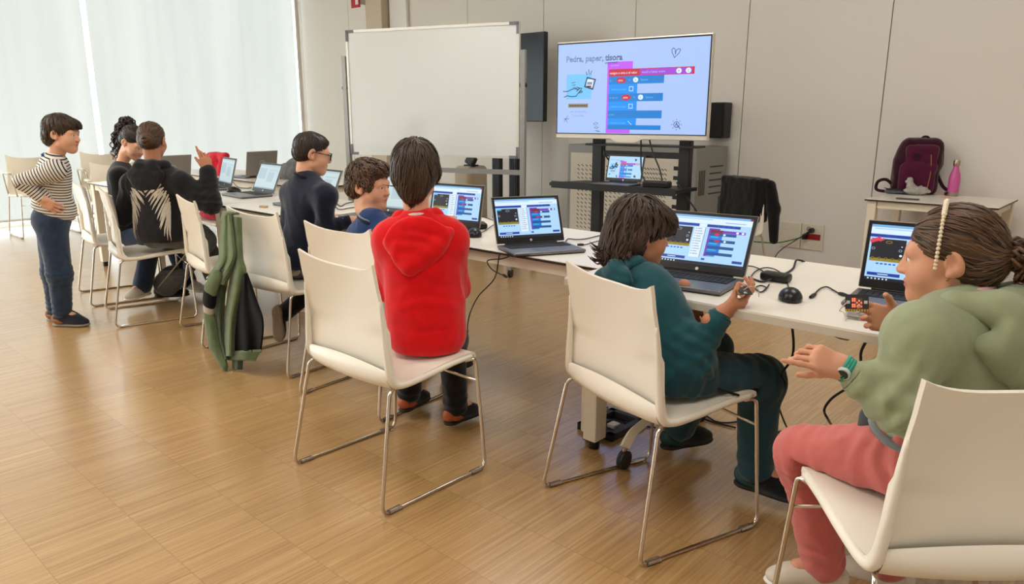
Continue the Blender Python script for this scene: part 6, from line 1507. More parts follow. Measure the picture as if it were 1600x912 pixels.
tp, R, q, L = top_prims(J, 0.0, w=0.132, dp=0.095)
tp += sleeve(J, 'L', 0.0, stop=0.93) + sleeve(J, 'R', 0.0, stop=0.93) + [ell(q(0, 0.035, 0.06), (0.125, 0.10, 0.09), R), cut(q(0, 0, 0.045), -R[:, 2] - 0.25 * R[:, 1])]
STM = mat('striped jersey', srgb(226, 220, 210), 0.9, spec=0.2)
N, Lk, b_ = nodes(STM); a_ = N.new('ShaderNodeAttribute'); a_.attribute_name = 'stripe'
w1 = N.new('ShaderNodeMath'); w1.operation = 'PINGPONG'; w1.inputs[1].default_value = 0.5; Lk.new(a_.outputs['Fac'], w1.inputs[0])
rp = N.new('ShaderNodeValToRGB'); rp.color_ramp.elements[0].position = 0.40; rp.color_ramp.elements[1].position = 0.48; rp.color_ramp.elements[0].color = (*srgb(226, 220, 210), 1); rp.color_ramp.elements[1].color = (*srgb(40, 40, 52), 1)
w2 = N.new('ShaderNodeMath'); w2.operation = 'MULTIPLY'; w2.inputs[1].default_value = 1.35; Lk.new(w1.outputs[0], w2.inputs[0])
Lk.new(w2.outputs[0], rp.inputs[0]); Lk.new(rp.outputs[0], b_.inputs['Base Color'])
def stripe(V):
    s_ = (V - J['pel']) @ R[:, 2]; best = np.full(len(V), 0.012); out = s_.copy()
    cen = J['pel'] + (J['neck'] - J['pel']) * np.clip(((V - J['pel']) @ U(J['neck'] - J['pel'])) / np.linalg.norm(J['neck'] - J['pel']), 0, 1)[:, None]
    dt = np.linalg.norm((V - cen) * np.array([1, 1, 0.6]), axis=1) - 0.115
    bd = dt.copy(); o0 = np.linalg.norm(J['sR'] - J['pel'])
    for q_ in 'LR':
        acc = 0.0
        for a, b2 in (('s', 'e'), ('e', 'w')):
            A, Bq = J[a + q_], J[b2 + q_]; L_ = np.linalg.norm(Bq - A); d = (Bq - A) / L_; tt = np.clip((V - A) @ d, 0, L_)
            dd = np.linalg.norm(V - A - tt[:, None] * d, axis=1) - 0.045
            m_ = dd < bd; bd = np.where(m_, dd, bd); out = np.where(m_, acc + (V - A) @ d, out); acc += L_
    return out / 0.0165
soft('striped_top', tp, 0.0055, STM, t, k=0.03, it=2, disp=folds(J, 0.003, 81.0), attrs={'stripe': stripe})
MB().tube([q(0.056 * math.cos(a), -0.012 + 0.054 * math.sin(a), L + 0.004 - 0.010 * math.sin(a)) for a in np.linspace(0, 2 * PI, 25)[:-1]], 0.008, 8, closed=True).obj('collar', cloth('dark collar', (20, 22, 34)), t, smooth=True, world=True)
MB().box(q(0, -0.062, L + 0.012), (0.07, 0.012, 0.025), R=R, bevel=0.005).obj('blue_neck_tab', cloth('royal blue', (28, 70, 160)), t, world=True)
JB = cloth('dark jeans', (46, 62, 86), 500, mot=0.66)
soft('jeans', trousers_prims(J, 0.0, th=(0.088, 0.070), sh=(0.064, 0.056), hip=(0.126, 0.108, 0.10), stop=0.88) + [cut(q(0, 0, 0.085), R[:, 2])], 0.006, JB, t, k=0.04, it=2, disp=folds(J, 0.003, 82.0, [(J['kR'], J['aR'] - J['kR'], 0.09, 0.007, 0.035), (J['aR'] + np.array([0, 0, 0.06]), J['aR'] - J['kR'], 0.08, 0.007, 0.04), (J['aL'] + np.array([0, 0, 0.06]), J['aL'] - J['kL'], 0.08, 0.007, 0.04), (J['kL'], J['aL'] - J['kL'], 0.09, 0.007, 0.035)]))
BR_ = [cloth('navy trainer', (34, 38, 46), 300), mat('grey rubber', srgb(136, 128, 116), 0.7), mat('brown leather', srgb(140, 84, 52), 0.6)]
shoe(t, J, 'R', BR_, 0.235); shoe(t, J, 'L', BR_, 0.235)
hp = [ell((0, -0.016, 0.037), (0.082, 0.098, 0.086), k=0.02), ell((0, -0.06, -0.030), (0.068, 0.052, 0.055), k=0.03), ell((0, 0.058, 0.064), (0.064, 0.044, 0.032), k=0.02), ell((0, 0.083, 0.050), (0.050, 0.020, 0.016), k=0.015), ell((0, 0.114, -0.040), (0.095, 0.072, 0.078), k=0.012, sub=True), ell((0.083, 0.020, -0.028), (0.026, 0.036, 0.036), k=0.008, sub=True), ell((-0.083, 0.020, -0.028), (0.026, 0.036, 0.036), k=0.008, sub=True)]
hair(t, J, H, 0.98, hp, DKHAIR, pole=(0, -0.03, 0.11), locks=420, ln=0.08, lock_r=0.0026, mess=0.25, seed=83, amp=0.0026, zone=lambda l: (l[:, 1] < 0.04) | (l[:, 2] > 0.07))

# =================================================================== things on and around the tables
# --- green and black jacket hung on the chair back
PX = 4.0 / CAM_F
JG = cloth('green shell', (98, 114, 78), 300, mot=0.78); JD = cloth('dark green shell', (66, 80, 56), 300, mot=0.8); JK = cloth('black shell', (17, 17, 20), 300, sheen=0.05, mot=0.7); JS = mat('grey reflective band', srgb(168, 158, 142), 0.5)
jp = lambda u, v, y=-0.05: on_chair('C4', u, v, y)
jt = thing('jacket', 'green and black jacket hanging from the corner of a chair back to the floor', 'jacket', (jp(362, 560)[0], jp(362, 560)[1], 0))
jr = lambda n: n * PX
JR = frame(np.array([-math.sin(CH['C4'][2]), math.cos(CH['C4'][2]), 0]))
def jfold(seed): return lambda V: 0.004 * (1 - 2 * np.abs(noise3(V * np.array([26, 26, 5.0]) + seed)))
def drape(name, left, right, y0, m_, pleats=2.0, amp=0.012, ph=0.0, dy=0.0, th=0.010, rows=26, cols=18):
    """a hanging cloth panel between two edge lines, pleated in depth"""
    Lp = spline([np.array([u, v, 0.0]) for u, v in left], 8); Rp = spline([np.array([u, v, 0.0]) for u, v in right], 8)
    pick = lambda P_, t: P_[min(len(P_) - 1, int(round(t * (len(P_) - 1))))]
    G = np.zeros((rows, cols, 3))
    for i in range(rows):
        t = i / (rows - 1); a, b = pick(Lp, t), pick(Rp, t)
        for j in range(cols):
            s_ = j / (cols - 1); u, v = a[0] + (b[0] - a[0]) * s_, a[1] + (b[1] - a[1]) * s_
            yy = y0 + dy * t + amp * (0.35 + 0.65 * t) * math.sin(2 * PI * pleats * s_ + ph + 1.2 * math.sin(t * 3 + ph)) - 0.02 * math.sin(PI * s_)
            G[i, j] = jp(u, v, yy)
    du = np.gradient(G, axis=0); dv = np.gradient(G, axis=1); nn = np.cross(dv, du); nn /= np.maximum(np.linalg.norm(nn, axis=2, keepdims=True), 1e-9)
    n_ = rows * cols; F = []
    for i in range(rows - 1):
        for j in range(cols - 1):
            a = i * cols + j; F += [(a, a + 1, a + cols + 1, a + cols), (n_ + a, n_ + a + cols, n_ + a + cols + 1, n_ + a + 1)]
    for i in range(rows - 1):
        a = i * cols; F.append((a, a + cols, n_ + a + cols, n_ + a)); a += cols - 1; F.append((a, n_ + a, n_ + a + cols, a + cols))
    for j in range(cols - 1):
        F.append((j, n_ + j, n_ + j + 1, j + 1)); a = (rows - 1) * cols + j; F.append((a, a + 1, n_ + a + 1, n_ + a))
    V = np.concatenate([(G + nn * th / 2).reshape(-1, 3), (G - nn * th / 2).reshape(-1, 3)]); b = MB(); b.add(V, F)
    return b.obj(name, m_, jt, smooth='auto', world=True)
drape('collar_fold', [(345, 345), (349, 332), (356, 330)], [(358, 352), (364, 336), (374, 334)], 0.02, JG, 1, 0.008, 0.5, rows=12)
drape('front_panel', [(348, 338), (344, 380), (342, 405), (331, 425), (322, 437)], [(362, 334), (369, 372), (371, 400), (361, 425), (352, 446)], -0.01, JG, 2.0, 0.012, 0.3, -0.07)
drape('right_front', [(364, 338), (368, 400), (361, 430), (352, 500), (349, 556)], [(377, 340), (379, 400), (385, 432), (368, 500), (365, 556)], 0.01, JG, 1.0, 0.010, 1.4, -0.11)
drape('placket', [(343, 420), (337, 470), (339, 520), (349, 560)], [(360, 420), (351, 470), (349, 520), (358, 562)], -0.055, JD, 1.0, 0.010, 2.0, -0.03)
drape('back_panel', [(382, 428), (370, 470), (365, 515), (363, 553)], [(385, 426), (402, 470), (411, 505), (407, 551)], -0.045, JK, 1.5, 0.012, 0.8, -0.02)
drape('hem', [(350, 551), (352, 560)], [(408, 548), (400, 562)], -0.075, JG, 1.0, 0.006, 0.2, -0.0, th=0.016, rows=8)
drape('hem_tail', [(364, 558), (364, 575)], [(379, 558), (378, 576)], -0.07, JD, 1.0, 0.004, 0.2, rows=8)
SLV = lambda c, n: [cap(a, b, r1, r2) for a, b, r1, r2 in c]
def flat(o, k=0.55):
    """press the empty sleeve flat towards the chair"""
    n = np.array([-math.sin(CH['C4'][2]), math.cos(CH['C4'][2]), 0]); V = np.array([v.co[:] for v in o.data.vertices]); d = V @ n; c = d.mean()
    V = V + ((c + (d - c) * k) - d)[:, None] * n; o.data.vertices.foreach_set('co', V.astype(np.float32).ravel()); o.data.update()
flat(soft('upper_sleeve', [cap(jp(340, 432, -0.10), jp(329, 452, -0.115), jr(10), jr(13))], 0.006, JG, jt, k=0.02, disp=jfold(4)))
flat(soft('sleeve_band', [cap(jp(328, 460, -0.115), jp(327, 471, -0.115), jr(13.5), jr(13.5))], 0.005, JK, jt, k=0.02))
flat(soft('reflective_band', [cap(jp(326.5, 481, -0.115), jp(326.5, 483, -0.115), jr(11.8), jr(11.8))], 0.005, JS, jt, k=0.02))
flat(soft('lower_sleeve', [cap(jp(327, 496, -0.115), jp(336, 540, -0.115), jr(12.5), jr(12)), cap(jp(336, 540, -0.115), jp(350, 571, -0.115), jr(11), jr(8))], 0.006, JG, jt, k=0.02, disp=jfold(5)))
# --- olive jacket on the seat left of it
ot = thing('folded_jacket', 'dark olive jacket lying in a heap on a chair seat', 'jacket', tuple(cl('C3', 0.06, 0.33, 0.452)))
soft('heap', [ell(cl('C3', 0.02, 0.34, 0.50), (0.15, 0.12, 0.045), rz(CH['C3'][2])), ell(cl('C3', 0.07, 0.37, 0.535), (0.09, 0.10, 0.06), rz(CH['C3'][2])), cut(cl('C3', 0, 0.3, 0.4525), (0, 0, -1))], 0.007, cloth('olive cloth', (62, 62, 50), 300, mot=0.6), ot, k=0.04, disp=folds({}, 0.010, 91.0))
# --- black jacket over the chair by the wall
bt_ = thing('jacket', 'black jacket draped over a chair back by the rear wall', 'jacket', tuple(cl('C9', 0, 0.05, 0)))
c9 = lambda x, y, z: cl('C9', x, y, z); R9 = rz(CH['C9'][2])
soft('jacket_body', [rbx(c9(0, 0.085, 0.68), (0.205, 0.045, 0.145), 0.022, R9), rbx(c9(0.05, 0.075, 0.54), (0.20, 0.045, 0.12), 0.02, R9)], 0.009, cloth('black wool', (20, 20, 22), 300, mot=0.7), bt_, k=0.03, disp=folds({}, 0.006, 92.0))
soft('jacket_sleeve', [cap(c9(-0.235, 0.03, 0.80), c9(-0.262, 0.0, 0.62), 0.038, 0.046), cap(c9(-0.262, 0.0, 0.62), c9(-0.265, -0.02, 0.38), 0.046, 0.03)], 0.009, MATS['black wool'], bt_, k=0.03, disp=folds({}, 0.006, 93.0))
# --- backpack, bottle, bags on the small wall table
TZ = 0.735
bp0 = at_y(1428, 300, 6.26)
bk = thing('backpack', 'maroon school backpack standing on the small table against the wall', 'backpack', (bp0[0], bp0[1], TZ))
fdir = U(np.array([0.35, -1, 0])); RB = frame(-fdir)            # x right, y away from the viewer
bq = lambda x, y, z: np.array([bp0[0], bp0[1], TZ]) + RB @ np.array([x, y, z])
MAR = cloth('maroon nylon', (88, 22, 56), 260, mot=0.62); MAR2 = cloth('dark maroon nylon', (58, 16, 36), 260, mot=0.7)
soft('bag_body', [rbx(bq(-0.005, 0.05, 0.14), (0.11, 0.055, 0.10), 0.045, RB), rbx(bq(0.025, 0.06, 0.30), (0.085, 0.045, 0.06), 0.055, RB), ell(bq(-0.06, 0.05, 0.30), (0.08, 0.06, 0.08), RB), cut(bq(0, 0, 0.001), (0, 0, -1))], 0.008, MAR2, bk, k=0.05, disp=folds({}, 0.007, 94.0))
soft('front_pocket', [rbx(bq(0.0, -0.03, 0.12), (0.085, 0.02, 0.075), 0.035, RB), rbx(bq(0.02, -0.015, 0.27), (0.075, 0.02, 0.065), 0.035, RB), cut(bq(0, 0, 0.004), (0, 0, -1))], 0.007, MAR, bk, k=0.03, disp=folds({}, 0.006, 95.0))
MB().tube(spline([bq(0.075, -0.088, 0.05), bq(0.082, -0.09, 0.12), bq(0.085, -0.082, 0.19), bq(0.075, -0.072, 0.30)], 5), 0.0035, 6).obj('zip', mat('brass zip', srgb(150, 110, 60), 0.4), bk, smooth=True, world=True)
MB().lathe([(0.0001, 0), (0.03, 0), (0.028, 0.004), (0.0001, 0.004)], bq(-0.02, -0.074, 0.285), 20, R=frame(-RB[:, 1] * 0 + np.array([0, 0, 1]), -RB[:, 1])).obj('badge', MAR2, bk, world=True)
MB().tube(spline([bq(0.0, 0.09, 0.36), bq(0.02, 0.08, 0.42), bq(0.06, 0.08, 0.42), bq(0.08, 0.09, 0.36)], 5), 0.009, 8).obj('handle', MAR2, bk, smooth=True, world=True)
MB().tube(spline([bq(-0.14, 0.02, 0.05), bq(-0.20, 0.0, 0.10), bq(-0.255, -0.01, 0.085), bq(-0.265, -0.02, 0.03), bq(-0.22, -0.03, 0.014), bq(-0.12, -0.03, 0.014)], 6), 0.012, 8).obj('strap', MAR2, bk, smooth=True, world=True)
MB().tube(spline([bq(0.14, 0.05, 0.16), bq(0.19, 0.0, 0.06), bq(0.25, -0.03, 0.016), bq(0.20, -0.06, 0.014)], 6), 0.013, 8).obj('strap', MAR2, bk, smooth=True, world=True)
b0 = at_z(1488, 306, TZ); bo_ = thing('water_bottle', 'pink steel water bottle standing beside the maroon backpack', 'bottle', (b0[0], b0[1], TZ))
s_ = 0.265 / 0.26
MB().lathe([(0.001, 0.028), (0.037, 0.028), (0.0385, 0.035), (0.0385, 0.13), (0.034, 0.16), (0.022, 0.195), (0.018, 0.215), (0.018, 0.222), (0.001, 0.222)], n=32).obj('flask', mat('pink enamel', srgb(206, 92, 156), 0.3, coat=0.3), bo_, smooth='auto')
MB().lathe([(0.001, 0.0), (0.034, 0.0), (0.0365, 0.004), (0.037, 0.028), (0.001, 0.028)], n=32).obj('steel_base', mat('brushed steel', srgb(176, 162, 148), 0.3, metal=1.0), bo_, smooth='auto')
MB().lathe([(0.001, 0.222), (0.0215, 0.222), (0.0225, 0.226), (0.0225, 0.256), (0.020, 0.262), (0.001, 0.262)], n=32).obj('cap', MATS['brushed steel'], bo_, smooth='auto')
PLB = mat('crumpled plastic', srgb(206, 202, 196), 0.25, trans=0.35, alpha=0.9)
def crumple(seed, a): return lambda V: a * (np.abs(noise3(V * 30 + seed)) * 2 - 0.7) + 0.5 * a * noise3(V * 70 + seed)
g0 = at_z(1432, 305, TZ); pb_ = thing('plastic_bag', 'crumpled clear plastic bag in front of the maroon backpack', 'bag', (g0[0], g0[1], TZ))
gq = lambda x, y, z: np.array([g0[0], g0[1], TZ]) + RB @ np.array([x, y, z])
soft('film', [ell(gq(0.0, 0.0, 0.035), (0.085, 0.04, 0.035), RB), ell(gq(-0.045, 0.01, 0.07), (0.03, 0.025, 0.06), RB @ ry(-0.4)), cut(gq(0, 0, 0.002), (0, 0, -1))], 0.0045, PLB, pb_, k=0.02, disp=crumple(3, 0.008))
g1 = at_z(1401, 303, TZ); pk_ = thing('cable_pouch', 'dark tangle of leads in a pouch left of the plastic bag', 'pouch', (g1[0], g1[1], TZ))
gq2 = lambda x, y, z: np.array([g1[0], g1[1], TZ]) + RB @ np.array([x, y, z])
soft('pouch', [ell(gq2(0, 0, 0.018), (0.09, 0.035, 0.018), RB), cut(gq2(0, 0, 0.002), (0, 0, -1))], 0.0045, mat('smoky plastic', srgb(96, 98, 108), 0.3), pk_, k=0.02, disp=crumple(5, 0.006))
lm_ = MB(); rng = np.random.default_rng(9)
for i in range(5): lm_.tube(spline([gq2(rng.uniform(-0.09, 0.09), rng.uniform(-0.04, 0.03), 0.03 + 0.012 * rng.random()) for _ in range(5)], 5), 0.0028, 6)
lm_.obj('leads', BLK, pk_, smooth=True, world=True)
for (u, v, w2, c2, lb) in ((1418, 312, 0.075, (88, 74, 66), 'flat dark pencil case at the front edge of the small wall table'), (1478, 309, 0.03, (206, 160, 146), 'small pink eraser in front of the pink bottle')):
    p = at_z(u, v, TZ); o_ = thing('pencil_case' if w2 > 0.05 else 'eraser', lb, 'pencil case' if w2 > 0.05 else 'eraser', (p[0], p[1], TZ), 0.1)
    MB().box((0, 0, 0.006), (w2 * 2, 0.02, 0.012), bevel=0.004).obj('case_body' if w2 > 0.05 else 'rubber', mat('small item %d' % c2[0], srgb(*c2), 0.6), o_)
# --- red and grey bags among the laptops of the second row
r0 = at_y(340, 278, 3.45); rb_ = thing('red_bag', 'red cloth bag standing on the second row table beside the raised hand', 'bag', (r0[0], r0[1], 0.74))
REDB = cloth('red nylon', (214, 34, 58), 260, mot=0.75)
rq = lambda u, v, y=3.45: at_y(u, v, y)
soft('bag', [cap(rq(330, 244), rq(353, 243), 0.03), cap(rq(338, 250), rq(338, 268), 0.075, 0.06), cap(rq(330, 248), rq(336, 266), 0.05), cap(rq(350, 250), rq(345, 272), 0.04), cut(np.array([0, 0, 0.742]), (0, 0, -1))], 0.009, REDB, rb_, k=0.04, disp=folds({}, 0.008, 96.0))
r1 = at_y(330, 333, 3.15)
rc = thing('red_bag', 'red gym bag under the table, between the winged hoodie and the green jacket', 'bag', (r1[0], r1[1], 0))
rz0 = float(r1[2])
# it lies on a stool behind the tables
stl = thing('stool', 'low white stool carrying the red gym bag behind the tables', 'stool', (r1[0], r1[1], 0))
sz = float(at_y(330, 342, 3.15)[2])
MB().box((0, 0.05, sz - 0.015), (0.62, 0.34, 0.03), bevel=0.01).obj('seat', SHELL, stl)
for sx in (-0.28, 0.28):
    for sy in (-0.08, 0.18): MB().cyl((sx, sy, 0), (sx, sy, sz - 0.03), 0.011, 10).obj('leg', CHROME, stl, smooth='auto')
soft('bag', [cap(np.array([r1[0] - 0.14, 3.2, sz + 0.06]), np.array([r1[0] + 0.13, 3.2, sz + 0.055]), 0.065, 0.06), ell((r1[0], 3.2, sz + 0.04), (0.22, 0.12, 0.05)), cut((0, 0, sz + 0.001), (0, 0, -1))], 0.009, REDB, rc, k=0.04, disp=folds({}, 0.008, 97.0))
g2 = at_y(452, 272, 3.72); gb = thing('grey_bag', 'grey cloth bag lying on the second row table behind the glasses', 'bag', (g2[0], g2[1], 0.74))
soft('bag', [ell((g2[0] + 0.03, 3.72, 0.80), (0.22, 0.12, 0.08)), ell((g2[0] + 0.12, 3.74, 0.85), (0.12, 0.09, 0.09)), cut((0, 0, 0.742), (0, 0, -1))], 0.009, cloth('grey nylon', (104, 108, 106), 260, mot=0.7), gb, k=0.04, disp=folds({}, 0.010, 98.0))

# --- mice
def mouse(u, v, a, label, z=0.74):
    p = at_z(u, v, z); t = thing('computer_mouse', label, 'mouse', (p[0], p[1], z), 0, 'black computer mice'); q_ = np.array([p[0], p[1], z]); Rm = rz(a)
    soft('shell', [ell(q_ + Rm @ np.array([0, 0, 0.006]), (0.033, 0.054, 0.030), Rm), ell(q_ + Rm @ np.array([0, -0.015, 0.012]), (0.030, 0.036, 0.028), Rm), cut(q_ + np.array([0, 0, 0.001]), (0, 0, -1))], 0.003, mat('mouse black', srgb(24, 24, 26), 0.3), t, k=0.02)
    MB().tube([q_ + Rm @ np.array([0, 0.028, 0.030]), q_ + Rm @ np.array([0, 0.042, 0.022])], 0.004, 10).obj('wheel', mat('mouse wheel', srgb(70, 70, 72), 0.5), t, smooth='auto', world=True)
    return p
m0 = mouse(1234, 468, 0.5, 'black mouse on the bare near table between the two laptops')
m1 = mouse(741, 369, 0.9, 'black mouse at the elbow of the red hoodie')
m2 = mouse(366, 300, -0.9, 'black mouse beside the pale laptop near the raised sleeve')
# --- cables
CAB = mat('black cable', srgb(24, 24, 26), 0.45); GCAB = mat('green cable', srgb(62, 128, 52), 0.45); WIRE = mat('clear wire', srgb(200, 190, 176), 0.3)
def cable(label, pts, r=0.0035, m_=None, name='cable', ends=()):
    P_ = [np.asarray(p, float) for p in pts]; c = P_[0]
    t = MB().tube(spline(P_, 7), r, 8).obj(name, m_ or CAB, smooth=True); tag(t, label, 'cable')
    for i, e in enumerate(ends):
        a, d = e; MB().tube([a, np.asarray(a) + np.asarray(d) * 0.5, np.asarray(a) + np.asarray(d)], [0.005, 0.0065, 0.0045], 8).obj('connector', BLK, t, smooth='auto')
    return t
T = lambda u, v, h=0.0045: at_z(u, v, 0.74 + h)
Fl = lambda u, v, h=0.006: at_z(u, v, h)
pw = np.array([P1[0] + W_ * 0.74 - 0.012, WALL_Y - 0.10, P2[2] + H_ * 0.72])
cable('black power cable dropping from the wall socket onto the near table', [pw, pw + np.array([-0.06, -0.5, -0.2]), np.array([-1.25, 4.2, 0.12]), np.array([-1.12, 3.15, 0.45]), np.array([-1.06, 2.965, 0.70]), T(1246, 406, 0.012), T(1240, 418), T(1233, 424), T(1222, 430), T(1214, 437, 0.012)], 0.004)
gpw = np.array([P1[0] + W_ * 0.6 - 0.01, WALL_Y - 0.06, P2[2] + H_ * 0.5])
cable('green network cable running left from the red wall socket', [gpw, at_y(1240, 374, 6.40), at_y(1215, 379, 6.36), at_y(1185, 378, 6.32), at_y(1150, 374, 6.30), at_y(1115, 372, 6.30), at_y(1085, 380, 6.3), at_y(1060, 400, 6.3)], 0.006, GCAB)
pa = T(1212, 437); pwb = thing('power_adapter', 'black laptop power adapter on the near table behind the mouse', 'adapter', (pa[0], pa[1], 0.74), 0.35)
MB().box((0, 0, 0.016), (0.055, 0.10, 0.030), R=rz(1.2), bevel=0.010, seg=3).obj('brick', BLK, pwb, smooth='auto')
cable('black lead between the power adapter and the laptop of the child in teal', [T(1206, 436, 0.012), T(1192, 440), T(1178, 436), T(1170, 433)], 0.0035)
cable('thin mouse lead looping across the near table to the teal laptop', [m0 + np.array([-0.02, 0.05, 0.012]), T(1232, 448), T(1226, 432), T(1212, 421), T(1195, 418), T(1180, 424), T(1171, 436)], 0.0022)
cable('thin lead in a flat loop beside the adapter', [T(1200, 432), T(1190, 422), T(1176, 416), T(1160, 415)], 0.0022)
cable('short usb lead lying between the mouse and the laptop of the girl in green', [T(1271, 461, 0.006), T(1281, 451), T(1292, 448), T(1302, 453), T(1311, 458), T(1322, 461, 0.006)], 0.0026, ends=[(T(1274, 459, 0.006), T(1266, 464, 0.006) - T(1274, 459, 0.006)), (T(1311, 458, 0.006), T(1323, 461, 0.006) - T(1311, 458, 0.006))])
cable('loose usb lead with its plug under the raised hand', [T(1202, 444), T(1196, 452), T(1188, 456), T(1180, 450), T(1188, 446), T(1197, 449), T(1192, 455)], 0.0024)
yf = 2.07
cable('black cable hanging below the near table, left of the pointing hand', [at_y(1237, 500, yf), at_y(1240, 540, 2.16), at_y(1236, 562, 2.2), at_y(1222, 585, 2.25), at_y(1229, 605, 2.3), at_z(1216, 628, 0.15), at_z(1226, 660, 0.03), Fl(1238, 680)], 0.004)
cable('black cable hanging below the near table in front of the girl in green', [at_y(1361, 520, yf), at_y(1346, 548, 2.10), at_y(1344, 570, 2.12), at_y(1330, 600, 2.16), at_y(1300, 622, 2.2), at_y(1288, 640, 2.25), at_y(1294, 655, 2.3), at_z(1302, 668, 0.02)], 0.004)
yt = 2.25
cable('black usb cable dangling from the table edge right of the red hoodie', [T(800, 398, 0.002), at_y(785, 404, yt), at_y(762, 407, yt), at_y(768, 420, yt), at_y(782, 428, yt), at_y(790, 431, yt)], 0.0028, ends=[(at_y(786, 429, yt), at_y(792, 433, yt) - at_y(786, 429, yt))])
cable('black cable falling from the table edge towards the floor right of the red hoodie', [T(781, 396, 0.002), at_y(779, 405, yt), at_y(776, 425, yt + 0.02), at_y(769, 440, yt + 0.05), at_y(748, 462, yt + 0.1), at_y(736, 485, yt + 0.15), at_z(731, 505, 0.3), at_z(731, 520, 0.22)], 0.0028)
cable('black lead lying on the table between the middle laptop and the child in teal', [T(884, 377), T(888, 373), T(900, 374), T(915, 373), T(932, 369), T(945, 366)], 0.0026)
cable('black lead with a plug near the dark hair of the child in teal', [T(936, 376), T(925, 379), T(914, 382), T(903, 382)], 0.0024, ends=[(T(912, 382, 0.006), T(902, 382, 0.006) - T(912, 382, 0.006))])
pa2 = T(752, 355); ad2 = thing('power_adapter', 'black power adapter on the table right of the red hoodie', 'adapter', (pa2[0], pa2[1], 0.74), 0.35)
MB().box((0, 0, 0.016), (0.05, 0.10, 0.030), R=rz(0.6), bevel=0.010, seg=3).obj('brick', BLK, ad2, smooth='auto')
cable('black leads beside the adapter right of the red hoodie', [T(749, 352, 0.02), T(745, 343), T(752, 338), T(765, 342), T(775, 345)], 0.0026)
cable('thin mouse lead running right from the mouse beside the red hoodie', [T(748, 365, 0.01), T(758, 360), T(768, 353), T(776, 348)], 0.002)
cable('black lead on the table between the glasses and the blue tee', [T(525, 316), T(532, 322), T(540, 318), T(552, 315), T(566, 312)], 0.003)
cable('second black lead on the table near the white cuff', [T(522, 320), T(530, 327), T(545, 325), T(560, 323)], 0.003)
cable('black lead on the table beside the pale laptop near the raised sleeve', [T(352, 283), T(358, 276), T(364, 284), T(372, 292), T(385, 294), T(393, 293)], 0.003)
hs0 = at_y(388, 275, 3.28); hs_ = thing('headphones', 'black headphones lying on the second row table before the badge lid', 'headphones', (hs0[0], 3.38, 0.74))
MB().ball((0, 0, 0.04), (0.035, 0.02, 0.038), 10).ball((0.12, 0.02, 0.038), (0.03, 0.02, 0.035), 10).obj('ear_cups', BLK, hs_, smooth=True); MB().tube(spline([(0, 0.0, 0.07), (0.03, 0.0, 0.11), (0.09, 0.01, 0.11), (0.12, 0.02, 0.07)], 5), 0.005, 8).obj('headband', BLK, hs_, smooth=True)
er = T(412, 323); e_ = thing('wooden_block', 'small flat wooden piece on the table left of the navy sweatshirt', 'block', (er[0], er[1], 0.74), 0.3)
MB().box((0, 0, 0.007), (0.055, 0.03, 0.014), bevel=0.005).obj('block', mat('pale wood', srgb(196, 170, 140), 0.6), e_)
# cables on the television stand
for i, (lb, pts) in enumerate((('black cable hanging from the television behind the small laptop, left one', [(-3.42, 4.80, 1.20), (-3.40, 4.83, 1.10), (-3.36, 4.80, 1.02), (-3.32, 4.83, 0.95)]), ('black cable below the television to the stand shelf, middle one', [(-3.04, 4.80, 1.18), (-3.02, 4.78, 1.0), (-2.99, 4.76, 0.88), (-2.92, 4.74, 0.815)]), ('black cable crossing below the television to the right post', [(-2.98, 4.80, 1.18), (-2.92, 4.78, 1.05), (-2.84, 4.76, 0.92), (-2.80, 4.72, 0.82), (-2.88, 4.70, 0.812)]), ('black cable falling from the right end of the stand shelf to the floor', [(-2.72, 4.80, 0.84), (-2.62, 4.78, 0.74), (-2.52, 4.80, 0.60), (-2.44, 4.84, 0.35), (-2.42, 4.9, 0.01)]))):
    cable(lb, pts, 0.006)
bx = thing('adapter_box', 'black adapter lying on the right end of the television stand shelf', 'adapter', (-2.80, 4.66, 0.80), 0.2)
MB().box((0, 0, 0.03), (0.20, 0.09, 0.05), bevel=0.012).obj('box', BLK, bx)
# --- floor box, power strip, coil
A_, B_, C_ = at_z(909, 672, 0), at_z(963, 693, 0), at_z(949, 644, 0)
e1 = B_ - A_; e2 = C_ - A_; fw_, fd_ = float(np.linalg.norm(e1)), float(np.linalg.norm(e2)); fa = math.atan2(e1[1], e1[0])
fb_ = thing('floor_box', 'open black floor socket box beside the caster of the near table', 'floor box', tuple((B_ + C_) / 2), fa)
m_ = MB()
for (lo, hi) in (((-fw_ / 2, -fd_ / 2, 0), (fw_ / 2, -fd_ / 2 + 0.025, 0.03)), ((-fw_ / 2, fd_ / 2 - 0.025, 0), (fw_ / 2, fd_ / 2, 0.03)), ((-fw_ / 2, -fd_ / 2, 0), (-fw_ / 2 + 0.03, fd_ / 2, 0.03)), ((fw_ / 2 - 0.03, -fd_ / 2, 0), (fw_ / 2, fd_ / 2, 0.03))): m_.bb(lo, hi)
m_.bb((-fw_ / 2, -fd_ / 2, 0), (fw_ / 2, fd_ / 2, 0.006), 1); m_.obj('frame', [mat('anthracite frame', srgb(52, 54, 58), 0.5), BLK], fb_)
for i in range(3): MB().box((-0.04 + 0.05 * i, 0.0, 0.014), (0.04, 0.045, 0.016), bevel=0.003).obj('socket', WHT if i == 1 else BLK, fb_)
cable('black cable looping out of the floor box to the left', [Fl(938, 662, 0.03), Fl(925, 655, 0.05), Fl(917, 656, 0.03), Fl(930, 644, 0.012), Fl(950, 636)], 0.004)
cable('black floor cable from the socket box past the far teal shoe', [Fl(975, 660, 0.02), Fl(1000, 664), Fl(1030, 668), Fl(1062, 662), Fl(1090, 652), Fl(1110, 658), Fl(1150, 668)], 0.004)
cable('second black cable on the floor behind the teal trousers', [Fl(1080, 650), Fl(1100, 648), Fl(1118, 658), Fl(1140, 660), Fl(1180, 655), Fl(1210, 668)], 0.004)
